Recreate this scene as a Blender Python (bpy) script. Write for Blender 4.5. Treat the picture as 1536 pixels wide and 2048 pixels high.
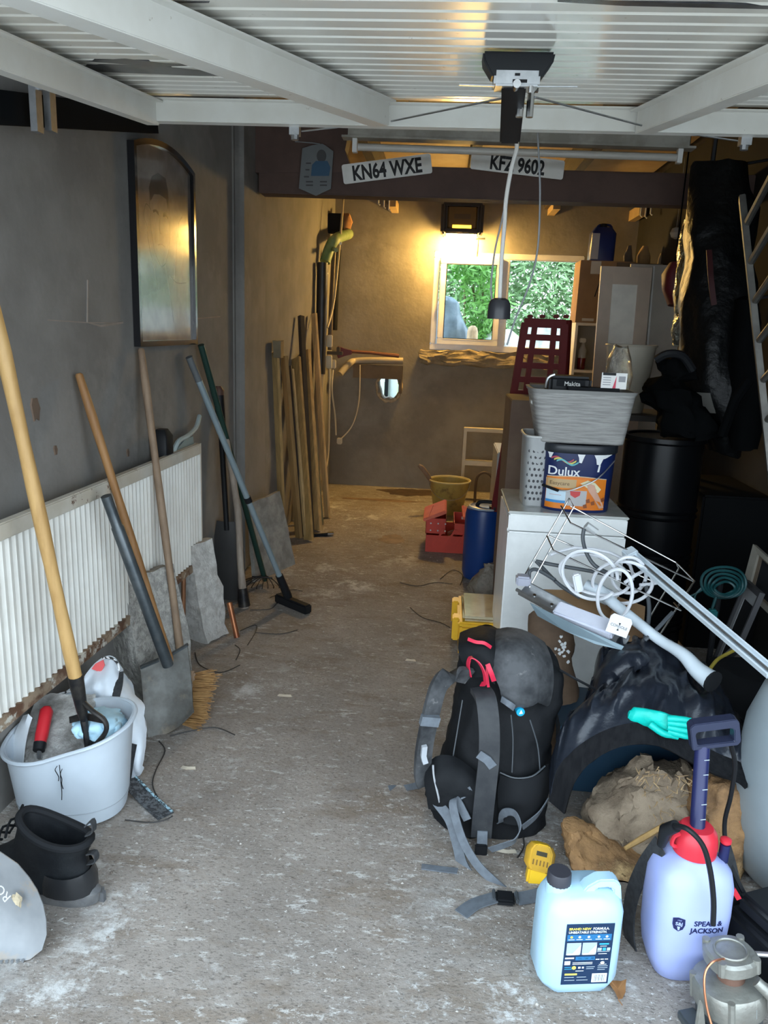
import bpy, bmesh, random
from math import *
from mathutils import Vector as V, Matrix, Euler, noise
from mathutils.geometry import tessellate_polygon
random.seed(7)
for o in list(bpy.data.objects): bpy.data.objects.remove(o)
scene = bpy.context.scene
COL = scene.collection

# ---------------------------------------------------------------- camera
F = 1540.0; H = 1.5
YAW, PIT, ROL = radians(4.0), radians(13.5), radians(2.3)
fw = V((-sin(YAW)*cos(PIT), cos(YAW)*cos(PIT), -sin(PIT)))
r0 = V((cos(YAW), sin(YAW), 0)); u0 = r0.cross(fw)
RT = r0*cos(ROL) + u0*sin(ROL); UP = u0*cos(ROL) - r0*sin(ROL)
CAM = V((0, 0, H))
cd = bpy.data.cameras.new('camera'); cam = bpy.data.objects.new('camera', cd); COL.objects.link(cam)
m3 = Matrix((RT, UP, -fw)).transposed(); cam.matrix_world = Matrix.Translation(CAM) @ m3.to_4x4()
cd.sensor_fit = 'VERTICAL'; cd.sensor_height = 24; cd.lens = F/2048*24; cd.clip_start = .02
scene.camera = cam

# ---------------------------------------------------------------- sky, exposure
w = bpy.data.worlds.new('overcast_sky'); scene.world = w; w.use_nodes = True
nt = w.node_tree; nt.nodes.clear()
out = nt.nodes.new('ShaderNodeOutputWorld'); bg = nt.nodes.new('ShaderNodeBackground')
tc = nt.nodes.new('ShaderNodeTexCoord'); sx = nt.nodes.new('ShaderNodeSeparateXYZ'); rp = nt.nodes.new('ShaderNodeValToRGB')
nt.links.new(tc.outputs['Generated'], sx.inputs[0]); nt.links.new(sx.outputs['Z'], rp.inputs[0])
rp.color_ramp.elements[0].position = 0.0; rp.color_ramp.elements[0].color = (.80, .91, 1.0, 1)
rp.color_ramp.elements[1].position = 1.0; rp.color_ramp.elements[1].color = (.66, .84, 1.0, 1)
nt.links.new(rp.outputs[0], bg.inputs[0]); nt.links.new(bg.outputs[0], out.inputs[0])
bg.inputs[1].default_value = 2.6
scene.view_settings.view_transform = 'Standard'; scene.view_settings.look = 'None'
scene.view_settings.gamma = 1; scene.view_settings.use_curve_mapping = False
scene.view_settings.exposure = 1.05

# ---------------------------------------------------------------- a pixel of the photograph to a point at a real distance
def ray(x, y): return fw + RT*((x-768)/F) - UP*((y-1024)/F)
def G(x, y, z=0.0):
    d = ray(x, y); return CAM + d*((z-H)/d.z)
def D(x, y, Y):
    d = ray(x, y); return CAM + d*(Y/d.y)
def PL(x, y, p, n):
    d = ray(x, y); n = V(n); return CAM + d*((V(p)-CAM).dot(n)/d.dot(n))
WALLP, WALLN = V((-1.055, 7.28, 0)), V((1, -.0436, 0))
def W(x, y, off=0.0): return PL(x, y, WALLP+V((off, 0, 0)), WALLN)
def wallx(Y): return -1.055-(7.28-Y)*.0436
DOORN = V((0, -.12, 1)); DOORP = V((0, 2.49, 2.1))
def DP(x, y, off=0.0): return PL(x, y, DOORP+V((0, 0, off)), DOORN)
def sc(Y): return Y*1.02/F

# ---------------------------------------------------------------- materials
MATS = {}
def M(name, c, rough=.6, metal=0.0, c2=None, scale=8.0, detail=4.0, bump=0.0, lo=.4, hi=.6, trans=0.0, ior=1.45,
      coat=0.0, emit=None, estr=0.0, stretch=None, bscale=None, alpha=1.0, sub=0.0, c3=None, s3=3.0, lo3=.55, hi3=.7, dist=.02, spec=.5):
    if name in MATS: return MATS[name]
    m = bpy.data.materials.new(name); m.use_nodes = True; MATS[name] = m
    n = m.node_tree; b = n.nodes['Principled BSDF']
    b.inputs['Base Color'].default_value = (*c, 1); b.inputs['Roughness'].default_value = rough; b.inputs['Metallic'].default_value = metal
    b.inputs['Transmission Weight'].default_value = trans; b.inputs['IOR'].default_value = ior; b.inputs['Coat Weight'].default_value = coat
    b.inputs['Alpha'].default_value = alpha; b.inputs['Specular IOR Level'].default_value = spec
    if coat: b.inputs['Coat Roughness'].default_value = .08
    if sub: b.inputs['Subsurface Weight'].default_value = sub; b.inputs['Subsurface Radius'].default_value = (.02, .02, .02)
    if emit: b.inputs['Emission Color'].default_value = (*emit, 1); b.inputs['Emission Strength'].default_value = estr
    if c2 is None: c2 = tuple(min(1, k*.82) for k in c)
    t = n.nodes.new('ShaderNodeTexCoord'); src = t.outputs['Object']
    if stretch:
        mp = n.nodes.new('ShaderNodeMapping'); mp.inputs['Scale'].default_value = stretch; n.links.new(src, mp.inputs[0]); src = mp.outputs[0]
    nz = n.nodes.new('ShaderNodeTexNoise'); nz.inputs['Scale'].default_value = scale; nz.inputs['Detail'].default_value = detail
    nz.inputs['Roughness'].default_value = .62
    n.links.new(src, nz.inputs['Vector'])
    cr = n.nodes.new('ShaderNodeValToRGB'); e = cr.color_ramp.elements
    e[0].position = lo; e[0].color = (*c, 1); e[1].position = hi; e[1].color = (*c2, 1)
    n.links.new(nz.outputs['Fac'], cr.inputs[0]); col = cr.outputs[0]
    if c3:
        n3 = n.nodes.new('ShaderNodeTexNoise'); n3.inputs['Scale'].default_value = s3; n3.inputs['Detail'].default_value = 6; n3.inputs['Roughness'].default_value = .7
        n.links.new(src, n3.inputs['Vector'])
        r3 = n.nodes.new('ShaderNodeMapRange'); r3.inputs[1].default_value = lo3; r3.inputs[2].default_value = hi3; n.links.new(n3.outputs['Fac'], r3.inputs[0])
        mx = n.nodes.new('ShaderNodeMix'); mx.data_type = 'RGBA'; n.links.new(r3.outputs[0], mx.inputs[0]); n.links.new(col, mx.inputs[6])
        mx.inputs[7].default_value = (*c3, 1); col = mx.outputs[2]
    n.links.new(col, b.inputs['Base Color'])
    if bump:
        bn = n.nodes.new('ShaderNodeBump'); bn.inputs['Strength'].default_value = min(1, bump); bn.inputs['Distance'].default_value = dist
        nb = nz
        if bscale:
            nb = n.nodes.new('ShaderNodeTexNoise'); nb.inputs['Scale'].default_value = bscale; nb.inputs['Detail'].default_value = 6
            n.links.new(src, nb.inputs['Vector'])
        n.links.new(nb.outputs['Fac'], bn.inputs['Height']); n.links.new(bn.outputs[0], b.inputs['Normal'])
    return m

def plain(name, c, rough=.5, **k):
    k.setdefault('c2', tuple(min(1, x*.92) for x in c)); return M(name, c, rough, **k)

# ---------------------------------------------------------------- mesh builder
def wloc(o):
    p = V((0, 0, 0))
    while o: p += o.location; o = o.parent
    return p
def T(loc=(0, 0, 0), rz=0, rx=0, ry=0, s=1):
    return Matrix.Translation(V(loc)) @ Euler((radians(rx), radians(ry), radians(rz)), 'XYZ').to_matrix().to_4x4() @ Matrix.Scale(s, 4)
def frame(o, x, z):
    """matrix with origin o, x axis along x and z axis near z"""
    x = V(x).normalized(); z = V(z); y = z.cross(x).normalized(); z = x.cross(y)
    m = Matrix((x, y, z)).transposed().to_4x4(); m.translation = V(o); return m
def CR(pts, n=6, closed=False):
    pts = [V(p) for p in pts]; N = len(pts); o = []
    for i in range(N if closed else N-1):
        g = (lambda k: pts[k % N]) if closed else (lambda k: pts[max(0, min(N-1, k))])
        a, b, c, d = g(i-1), g(i), g(i+1), g(i+2)
        for j in range(n):
            t = j/n; o.append(.5*((2*b)+(c-a)*t+(2*a-5*b+4*c-d)*t*t+(3*b-a-3*c+d)*t**3))
    if not closed: o.append(pts[-1])
    return o
def ellring(c, rx, ry, p=2.0, n=24, rz=0):
    c = V(c); o = []
    for i in range(n):
        a = 2*pi*i/n; ca, sa = cos(a), sin(a)
        x = rx*copysign(abs(ca)**(2/p), ca); y = ry*copysign(abs(sa)**(2/p), sa)
        o.append(V((c.x+x*cos(rz)-y*sin(rz), c.y+x*sin(rz)+y*cos(rz), c.z)))
    return o
class MB:
    def __init__(s, M=None): s.v = []; s.f = []; s.M = M
    def add(s, vs, fs):
        k = len(s.v)
        for p in vs: s.v.append((s.M @ V(p)) if s.M is not None else V(p))
        s.f += [tuple(i+k for i in f) for f in fs]; return s
    def box(s, c, d, R=None):
        c = V(c); x, y, z = (k/2 for k in d)
        vs = [V((i*x, j*y, k*z)) for k in (-1, 1) for j in (-1, 1) for i in (-1, 1)]
        if R is not None: vs = [R @ p for p in vs]
        return s.add([p+c for p in vs], [(0, 2, 3, 1), (4, 5, 7, 6), (0, 1, 5, 4), (2, 6, 7, 3), (0, 4, 6, 2), (1, 3, 7, 5)])
    def bx(s, a, b):
        a, b = V(a), V(b); return s.box((a+b)/2, [abs(k) for k in (b-a)])
    def loft(s, rings, cap=True, closed=False, closering=True):
        n = len(rings[0]); vs = [p for r in rings for p in r]; fs = []; R = len(rings)
        for i in range(R if closed else R-1):
            for j in range(n if closering else n-1):
                a = i*n+j; b = i*n+(j+1) % n; c = ((i+1) % R)*n+(j+1) % n; d = ((i+1) % R)*n+j; fs.append((a, b, c, d))
        if cap and not closed:
            fs.append(tuple(range(n-1, -1, -1))); fs.append(tuple((R-1)*n+j for j in range(n)))
        return s.add(vs, fs)
    def tube(s, pts, r, n=8, cap=True, closed=False):
        pts = [V(p) for p in pts]; N = len(pts); rs = r if isinstance(r, (list, tuple)) else [r]*N
        if len(rs) != N: rs = [rs[min(len(rs)-1, int(i*(len(rs)-1)/(N-1)+.5))] for i in range(N)]
        rings = []; prev = None
        for i, p in enumerate(pts):
            t = ((pts[(i+1) % N]-pts[i-1]) if closed else (pts[min(N-1, i+1)]-pts[max(0, i-1)])).normalized()
            if prev is None: a = t.orthogonal().normalized()
            else:
                a = prev-t*prev.dot(t); a = a.normalized() if a.length > 1e-6 else t.orthogonal().normalized()
            prev = a; b = t.cross(a)
            rings.append([p+(a*cos(2*pi*k/n)+b*sin(2*pi*k/n))*rs[i] for k in range(n)])
        return s.loft(rings, cap, closed)
    def lathe(s, prof, n=24, c=(0, 0, 0), p=2, cap=True, sy=1.0):
        return s.loft([ellring((c[0], c[1], c[2]+z), r, r*sy, p, n) for r, z in prof], cap)
    def prism(s, poly, z0, z1):
        n = len(poly); vs = [V((x, y, z0)) for x, y in poly]+[V((x, y, z1)) for x, y in poly]
        fs = [(i, (i+1) % n, n+(i+1) % n, n+i) for i in range(n)]
        for t in tessellate_polygon([[V((x, y, 0)) for x, y in poly]]): fs.append(tuple(t)); fs.append(tuple(n+k for k in reversed(t)))
        return s.add(vs, fs)
    def slab(s, poly, holes, o, u, v, nrm, th):
        """polygon with holes on the plane o,u,v, thickness th along nrm"""
        loops = [poly]+holes; flat = [p for l in loops for p in l]; n = len(flat); o, u, v, nrm = V(o), V(u), V(v), V(nrm)
        vs = [o+u*a+v*b for a, b in flat]+[o+u*a+v*b+nrm*th for a, b in flat]; fs = []
        for t in tessellate_polygon([[V((a, b, 0)) for a, b in l] for l in loops]): fs.append(tuple(t)); fs.append(tuple(n+k for k in reversed(t)))
        k = 0
        for l in loops:
            L = len(l)
            for i in range(L): fs.append((k+i, k+(i+1) % L, n+k+(i+1) % L, n+k+i))
            k += L
        return s.add(vs, fs)
    def ribbon(s, pts, side, w, th=.003, sm=0):
        pts = CR(pts, sm) if sm else [V(p) for p in pts]; N = len(pts); rings = []
        sides = side if isinstance(side, list) else [side]*N
        if len(sides) != N: sides = [V(sides[int(i*(len(sides)-1)/(N-1)+.5)]) for i in range(N)]
        for i, p in enumerate(pts):
            t = (pts[min(N-1, i+1)]-pts[max(0, i-1)]).normalized(); sd = V(sides[i]); sd = (sd-t*sd.dot(t)).normalized(); nn = t.cross(sd)
            a = sd*(w/2); b = nn*(th/2); rings.append([p-a-b, p+a-b, p+a+b, p-a+b])
        return s.loft(rings)
    def grid(s, rows, th=0.0, nrm=None):
        """rows of equal-length points; th thickens along the average normal"""
        R, n = len(rows), len(rows[0]); vs = [V(p) for r in rows for p in r]
        fs = [(i*n+j, i*n+j+1, (i+1)*n+j+1, (i+1)*n+j) for i in range(R-1) for j in range(n-1)]
        if not th: return s.add(vs, fs)
        ns = []
        for i in range(R):
            for j in range(n):
                a = rows[min(R-1, i+1)][j]-rows[max(0, i-1)][j]; b = rows[i][min(n-1, j+1)]-rows[i][max(0, j-1)]
                ns.append(b.cross(a).normalized())
        k = len(vs); vs2 = vs+[p-q*th for p, q in zip(vs, ns)]
        fs2 = fs+[tuple(k+q for q in reversed(f)) for f in fs]
        edge = [j for j in range(n)]+[i*n+n-1 for i in range(1, R)]+[(R-1)*n+j for j in range(n-2, -1, -1)]+[i*n for i in range(R-2, 0, -1)]
        for a, b in zip(edge, edge[1:]+edge[:1]): fs2.append((b, a, k+a, k+b))
        return s.add(vs2, fs2)
    def jit(s, amp, scale=6.0, seed=0, oct=1):
        o = V((seed*13.7, seed*7.1, seed*3.3)); q = []
        for p in s.v:
            d = noise.noise_vector(p*scale+o)
            if oct > 1: d = d+.5*noise.noise_vector(p*scale*2.3+o)
            q.append(p+d*amp)
        s.v = q; return s
    def sub(s, n=1):
        bm = s._bm(); bmesh.ops.subdivide_edges(bm, edges=bm.edges[:], cuts=n, use_grid_fill=True); bm.verts.index_update()
        s.v = [v.co.copy() for v in bm.verts]; s.f = [tuple(v.index for v in f.verts) for f in bm.faces]; bm.free(); return s
    def _bm(s):
        me = bpy.data.meshes.new('t'); me.from_pydata([tuple(p) for p in s.v], [], s.f); bm = bmesh.new(); bm.from_mesh(me); bpy.data.meshes.remove(me)
        return bm
    def obj(s, name, mat, parent=None, smooth=True, ang=38, bevel=0.0, seg=2, kind=None, label=None, cat=None, group=None, subsurf=0):
        bm = s._bm(); bmesh.ops.recalc_face_normals(bm, faces=bm.faces[:])
        if bevel:
            es = [e for e in bm.edges if len(e.link_faces) == 2 and e.calc_face_angle(0) > radians(28)]
            bmesh.ops.bevel(bm, geom=es, offset=bevel, segments=seg, affect='EDGES', clamp_overlap=True)
        cs = [v.co for v in bm.verts]
        lo = V([min(c[i] for c in cs) for i in range(3)]); hi = V([max(c[i] for c in cs) for i in range(3)])
        c = V(((lo.x+hi.x)/2, (lo.y+hi.y)/2, lo.z))
        bmesh.ops.translate(bm, vec=-c, verts=bm.verts[:])
        me = bpy.data.meshes.new(name); bm.to_mesh(me); bm.free()
        if smooth:
            for p in me.polygons: p.use_smooth = True
            me.set_sharp_from_angle(angle=radians(ang))
        me.materials.append(mat)
        o = bpy.data.objects.new(name, me); COL.objects.link(o)
        if parent is not None: o.parent = parent; o.location = c-wloc(parent)
        else: o.location = c
        if subsurf:
            md = o.modifiers.new('smooth', 'SUBSURF'); md.levels = subsurf; md.render_levels = subsurf
        if kind: o['kind'] = kind
        if label: o['label'] = label
        if cat: o['category'] = cat
        if group: o['group'] = group
        return o
def thing(name, label, cat, loc, group=None):
    o = bpy.data.objects.new(name, None); o.empty_display_size = .05; COL.objects.link(o); o.location = V(loc); o['label'] = label; o['category'] = cat
    if group: o['group'] = group
    return o
def struct(name, loc=(0, 0, 0)):
    o = bpy.data.objects.new(name, None); COL.objects.link(o); o.location = V(loc); o['kind'] = 'structure'; return o
def twin(src, parent, loc):
    o = src.copy(); COL.objects.link(o); o.parent = parent; o.location = loc; return o
def textmesh(txt, size=1.0, bold=.0, align='CENTER', sx=1.0, shear=0.0):
    c = bpy.data.curves.new('t', 'FONT'); c.body = txt; c.size = size; c.align_x = align; c.offset = bold; c.resolution_u = 3; c.shear = shear
    o = bpy.data.objects.new('t', c); COL.objects.link(o)
    me = bpy.data.meshes.new_from_object(o); vs = [V((v.co.x*sx, v.co.y, 0)) for v in me.vertices]; fs = [tuple(p.vertices) for p in me.polygons]
    bpy.data.objects.remove(o); bpy.data.curves.remove(c); bpy.data.meshes.remove(me); return vs, fs
def lettering(txt, size, fn, mat, parent, name='lettering', **k):
    """fn maps flat (x, y) to a point on the surface"""
    vs, fs = textmesh(txt, size, **k); b = MB(); b.add([fn(p.x, p.y) for p in vs], fs); return b.obj(name, mat, parent, smooth=False)
def pxloft(rows, n=24, p=2.3):
    """rows (y, xl, xr, Yc, ry): horizontal oval sections seen between two pixels of one row, centre at depth Yc"""
    rings = []
    for y, xl, xr, Y, ry in rows:
        a, b = D(xl, y, Y), D(xr, y, Y); c = (a+b)/2; rings.append(ellring(c, (b-a).length/2, ry, p, n))
    return rings
def patch(fn, poly, nu=1):
    """flat polygon mapped on a surface through fn"""
    vs = []; n = len(poly)
    for i in range(n):
        a, b = poly[i], poly[(i+1) % n]
        for k in range(nu): t = k/nu; vs.append((a[0]+(b[0]-a[0])*t, a[1]+(b[1]-a[1])*t))
    return [fn(*q) for q in vs], [tuple(range(len(vs)))]
def rgrid(fn, x0, x1, y0, y1, nx=6, ny=2):
    return [[fn(x0+(x1-x0)*i/nx, y0+(y1-y0)*j/ny) for i in range(nx+1)] for j in range(ny+1)]
# ================================================================ the room
def floor_mat():
    m = bpy.data.materials.new('worn_concrete'); m.use_nodes = True; n = m.node_tree; L = n.links.new; b = n.nodes['Principled BSDF']
    t = n.nodes.new('ShaderNodeTexCoord').outputs['Object']
    def nz(s, d=6, r=.65, vec=t):
        q = n.nodes.new('ShaderNodeTexNoise'); q.inputs['Scale'].default_value = s; q.inputs['Detail'].default_value = d; q.inputs['Roughness'].default_value = r; L(vec, q.inputs['Vector']); return q.outputs['Fac']
    def rng(f, a, c):
        q = n.nodes.new('ShaderNodeMapRange'); q.inputs[1].default_value = a; q.inputs[2].default_value = c; L(f, q.inputs[0]); return q.outputs[0]
    def mix(f, a, c):
        q = n.nodes.new('ShaderNodeMix'); q.data_type = 'RGBA'; L(f, q.inputs[0])
        L(a, q.inputs[6]) if not isinstance(a, tuple) else setattr(q.inputs[6], 'default_value', (*a, 1))
        q.inputs[7].default_value = (*c, 1); return q.outputs[2]
    def mul(f, k):
        q = n.nodes.new('ShaderNodeMath'); q.operation = 'MULTIPLY'; L(f, q.inputs[0])
        if isinstance(k, float): q.inputs[1].default_value = k
        else: L(k, q.inputs[1])
        return q.outputs[0]
    mp = n.nodes.new('ShaderNodeMapping'); mp.inputs['Scale'].default_value = (.75, 1.9, 1); L(t, mp.inputs[0]); st = mp.outputs[0]
    c = mix(rng(nz(2.2), .35, .65), (.345, .305, .27), (.225, .198, .175))
    c = mix(mul(rng(nz(4.0, 8, .72, st), .5, .64), .7), c, (.19, .145, .105))          # brown stains
    c = mix(mul(rng(nz(60, 5, .75, st), .58, .66), .7), c, (.13, .105, .09))                   # dark pits
    c = mix(mul(rng(nz(22, 6, .75, st), .57, .64), .8), c, (.56, .545, .52))             # pale scuffs
    c = mix(mul(rng(nz(110, 4, .7, st), .56, .62), .75), c, (.10, .085, .075)); c = mix(mul(rng(nz(75, 4, .75), .60, .645), rng(nz(1.7), .42, .58)), c, (.68, .67, .65))
    c = mix(mul(rng(nz(3.1, 9, .78), .545, .62), rng(nz(1.3), .45, .6)), c, (.60, .60, .59))  # lime / paint film
    L(c, b.inputs['Base Color']); b.inputs['Roughness'].default_value = .8
    bn = n.nodes.new('ShaderNodeBump'); bn.inputs['Strength'].default_value = .6; bn.inputs['Distance'].default_value = .01; L(nz(28, 8, .7), bn.inputs['Height']); L(bn.outputs[0], b.inputs['Normal'])
    return m
mF = floor_mat()
mWall = M('grey_cement_render', (.24, .228, .213), .9, c2=(.185, .175, .163), scale=2.6, detail=8, bump=.25, bscale=30, c3=(.30, .285, .262), s3=1.4, lo3=.56, hi3=.74, dist=.006)
mRear = M('lamp_tinted_render', (.29, .265, .22), .9, c2=(.22, .20, .165), scale=2.2, detail=8, bump=.3, bscale=24, c3=(.34, .31, .26), s3=1.6, lo3=.55, hi3=.75, dist=.008)  # same grey render, with the work light's warm tint put into its colour
mDrive = M('driveway', (.33, .32, .30), .9, c2=(.26, .25, .24), scale=6)
mGrass = M('garden_ground', (.20, .26, .10), .95, c2=(.12, .17, .06), scale=9)
mBoard = M('tan_roof_board', (.50, .37, .20), .7, c2=(.42, .30, .16), scale=3, detail=6)
mJoist = M('dark_joist_timber', (.06, .05, .042), .8, c2=(.09, .07, .055), scale=6, stretch=(8, 1, 8))
mBeam = M('brown_painted_steel', (.080, .046, .036), .7, c2=(.10, .058, .045), scale=5, bump=.1)
mWhite = plain('white_paint', (.78, .77, .73), .35)
mBlack = plain('black_plastic', (.010, .011, .013), .5, spec=.3)
mDark = plain('dark_soft', (.014, .015, .017), .8, spec=.15)
mChrome = plain('bright_steel', (.62, .62, .62), .22, metal=1.0)
mSteel = M('galvanised_steel', (.52, .53, .54), .38, metal=.9, c2=(.42, .43, .44), scale=20)
mAlu = M('dull_aluminium', (.42, .41, .38), .42, metal=.8, c2=(.33, .32, .30), scale=12)

fl = MB().bx((-1.6, .6, -.12), (1.9, 7.5, 0)).obj('floor', mF, smooth=False, kind='structure')
MB().bx((-9, -12, -.13), (9, .6, -.01)).obj('ground_drive', mDrive, smooth=False, kind='structure')
MB().bx((-9, 7.5, -.13), (9, 22, -.01)).obj('ground_garden', mGrass, smooth=False, kind='structure')

# left wall (slightly out of square) with its pier
b = MB(); a0, a1 = 1.0, 7.5
b.add([V((wallx(a0)-.2, a0, 0)), V((wallx(a0), a0, 0)), V((wallx(a1), a1, 0)), V((wallx(a1)-.2, a1, 0)),
       V((wallx(a0)-.2, a0, 2.9)), V((wallx(a0), a0, 2.9)), V((wallx(a1), a1, 2.9)), V((wallx(a1)-.2, a1, 2.9))],
      [(0, 1, 2, 3), (4, 7, 6, 5), (0, 4, 5, 1), (1, 5, 6, 2), (2, 6, 7, 3), (3, 7, 4, 0)])
wl = b.obj('wall_left', mWall, smooth=False, kind='structure')
PX = -1.13
MB().bx((wallx(4.3)-.05, 4.32, 0), (PX, 4.92, 2.9)).obj('pier', mWall, wl, ang=60, bevel=.045, seg=5)
# old plaster scars on the left wall
b = MB()
for (x, y, r) in ((70, 818, .028), (255, 905, .012), (110, 900, .012)):
    p = W(x, y, .0); b.loft([[p+V((k, r*(1-.1*k/.006)*cos(2*pi*i/12)*(1+.25*sin(i*5.1)), r*1.3*sin(2*pi*i/12)*(1+.2*sin(i*3.3)))) for i in range(12)] for k in (-.002, .004)])
b.obj('plaster_scar', M('brown_plaster_scar', (.16, .11, .08), .9), wl, smooth=False)
b = MB(); b.ribbon([W(95, 640), W(170, 645), W(235, 646)], (0, 0, 1), .004, .004); b.ribbon([W(175, 560), W(174, 645), W(200, 652), W(245, 645)], (0, .3, 1), .008, .006)
b.ribbon([W(385, 638), W(440, 633)], (0, 0, 1), .006, .004)
b.obj('crack', M('pale_crack', (.33, .28, .24), .9), wl, smooth=False)
# dark rail along the top of the left wall (door track) with its bracket
b = MB(); p0, p1 = W(-60, 222, .05), W(303, 254, .05); 
p0, p1 = W(-40, 212, .02), W(303, 243, .02); b.ribbon([p0, p1], (0, 0, 1), .085, .05); rail = b.obj('track_rail', plain('dark_track_paint', (.010, .011, .012), .95, spec=.05), wl, smooth=False)
b = MB()
for x in (72, 100):
    q = W(x, 215, .085); b.box(q, (.02, .035, .13)); b.box(q+V((.012, 0, .05)), (.03, .012, .012))
b.obj('track_bracket', mSteel, wl, smooth=False)

for x, y, rx_, ry_, m_ in ((825, 985, .30, .16, (.055, .035, .022)), (785, 1078, .09, .13, (.16, .11, .07)), (760, 1000, .35, .05, (.15, .10, .065))):
    q = G(x, y); b = MB(); r_ = [V((q.x+rx_*cos(2*pi*i/36)*(1+.45*noise.noise(V((cos(2*pi*i/36)*2, sin(2*pi*i/36)*2, x)))), q.y+ry_*sin(2*pi*i/36)*(1+.5*noise.noise(V((cos(2*pi*i/36)*3, sin(2*pi*i/36)*3, y)))), .0)) for i in range(36)]; b.loft([r_, [p+V((0, 0, .0012)) for p in r_]]); b.obj('oil_stain', M('oil_stain_%d' % x, m_, .6, c2=tuple(k*1.6 for k in m_), scale=9, detail=7), fl, smooth=False)
# right wall, rear wall with window opening and knocked-through hole
MB().bx((1.62, 1.0, 0), (1.82, 7.5, 2.9)).obj('wall_right', M('gloom_render', (.020, .018, .016), .95, c2=(.014, .013, .012), scale=3, bump=.2), smooth=False, kind='structure')  # right wall colour darkened to carry the gloom of this side
YR = 7.28; wx0, wx1, wz0, wz1 = -.149, 1.184, 1.315, 2.18
hc = D(778, 773, YR); hole = []
for i in range(16):
    a = 2*pi*i/16; hole.append((hc.x+.098*cos(a)*(1+.12*sin(i*4.7)), hc.z+.118*sin(a)*(1+.12*cos(i*3.9))))
b = MB(); b.slab([(-1.25, 0), (1.7, 0), (1.7, 2.9), (-1.25, 2.9)], [[(wx0, wz0), (wx1, wz0), (wx1, wz1), (wx0, wz1)], hole], (0, YR, 0), (1, 0, 0), (0, 0, 1), (0, 1, 0), .2)
wr = b.obj('wall_rear', mRear, smooth=False, kind='structure')
b = MB(); rr = []
for i in range(28):
    a = 2*pi*i/28; k = 1.1+.12*noise.noise(V((i*.9, 0, 0))); rr.append(V((hc.x+.105*k*cos(a), YR-.004, hc.z+.125*k*sin(a))))
b.tube(rr, [.014+.006*sin(i*2.3) for i in range(28)], 6, closed=True); b.jit(.01, 30)
b.obj('broken_edge', M('broken_plaster', (.55, .45, .30), .95, c2=(.40, .31, .2), scale=20, bump=.4), wr)
MB().bx((-1.6, .98, 2.28), (1.9, 1.12, 2.9)).obj('wall_front', mWall, smooth=False, kind='structure')
b = MB()                                       # chiselled mortar band below the window
b.bx((wx0-.08, YR-.05, 1.185), (wx1+.05, YR, wz0-.01)); b.sub(22); b.jit(.024, 9, 3, 2); b.jit(.012, 34, 5, 2)
b.obj('window_sill', M('rough_mortar', (.34, .28, .19), .95, c2=(.24, .2, .13), scale=14, bump=.5), wr, smooth=True, ang=30)

# roof: boards between joists, main beam
ce = struct('ceiling', (.2, 4, 2.74))
jx = [-1.2, -.56, .12, .82, 1.5]
for k in range(4):
    for y0, y1 in ((1.1, 3.1), (3.1, 5.1), (5.1, 7.45)):
        MB().bx((jx[k]-.02, y0+.004, 2.74), (jx[k+1]+.02, y1-.004, 2.76)).obj('roof_board', mBoard if y0 > 3 else mJoist, ce, smooth=False)  # front boards take the dark joist colour to paint in the roof's darkness
for x in jx[1:4]: MB().bx((x-.03, 1.1, 2.56), (x+.03, 7.28, 2.738)).obj('joist', mJoist if x != .9 else mBoard, ce, smooth=False)
MB().bx((-1.7, .9, 2.76), (2.0, 7.6, 2.86)).obj('roof_deck', mJoist, ce, smooth=False)
bx0 = D(545, 330, 4.62).x
b = MB(); b.bx((bx0-.08, 4.62, 2.215), (1.64, 4.76, D(900, 334, 4.62).z)); bm_ = b.obj('trim_1', mBeam, smooth=False, bevel=.006, kind='structure')
q = [D(x, y, 4.615) for x, y in ((470, 240), (700, 250), (690, 300), (705, 345), (500, 345))]; b = MB(); b.loft([[p for p in q], [p+V((0, .13, 0)) for p in q]]); b.obj('beam_packer', mBeam, bm_, smooth=False)
# hooks and joist hangers under the roof by the rear wall
for x, y in ((788, 408), (1108, 413), (1275, 425)):
    p = D(x, y, 7.1); MB().bx((p.x-.03, 6.9, p.z-.05), (p.x+.03, YR, 2.565)).obj('joist_end', mBoard, ce, smooth=False)
for x, y, L in ((757, 398, .07), (768, 402, .09), (778, 405, .11), (1282, 420, .08), (1292, 420, .1), (1302, 418, .07)):
    p = D(x, y, 6.6); MB().tube([V((p.x, p.y, 2.75)), V((p.x, p.y, p.z-L*.5)), V((p.x+.015, p.y, p.z-L*.5-.01))], .006, 5).obj('hanging_rod', mWhite, ce)

# ================================================================ window
mFrame = plain('white_upvc', (.84, .82, .76), .3, coat=.2)
mGlass = M('window_glass', (.95, .98, .97), .02, trans=1.0, ior=1.08)
win = struct('window_1', (wx0, YR, wz0))
yf = YR+.03
def bar(x0, x1, z0, z1, y0=yf, d=.06, name='frame_bar', par=win): return MB().bx((x0, y0-d/2, z0), (x1, y0+d/2, z1)).obj(name, mFrame, par, smooth=False, bevel=.006)
t_ = .055; mid = D(1008, 600, YR).x
bar(wx0, wx1, wz0, wz0+t_); bar(wx0, wx1, wz1-t_, wz1); bar(wx0, wx0+t_, wz0+t_, wz1-t_); bar(wx1-t_, wx1, wz0+t_, wz1-t_); bar(mid-.035, mid+.035, wz0+t_, wz1-t_)
sx0, sx1, sz0, sz1 = wx0+.062, mid-.03, wz0+.05, wz1-.05; s_ = .058; ys = yf-.035
for a in ((sx0, sx1, sz0, sz0+s_), (sx0, sx1, sz1-s_, sz1), (sx0, sx0+s_, sz0+s_, sz1-s_), (sx1-s_, sx1, sz0+s_, sz1-s_)): bar(*a, y0=ys, d=.06, name='sash_bar')
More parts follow.
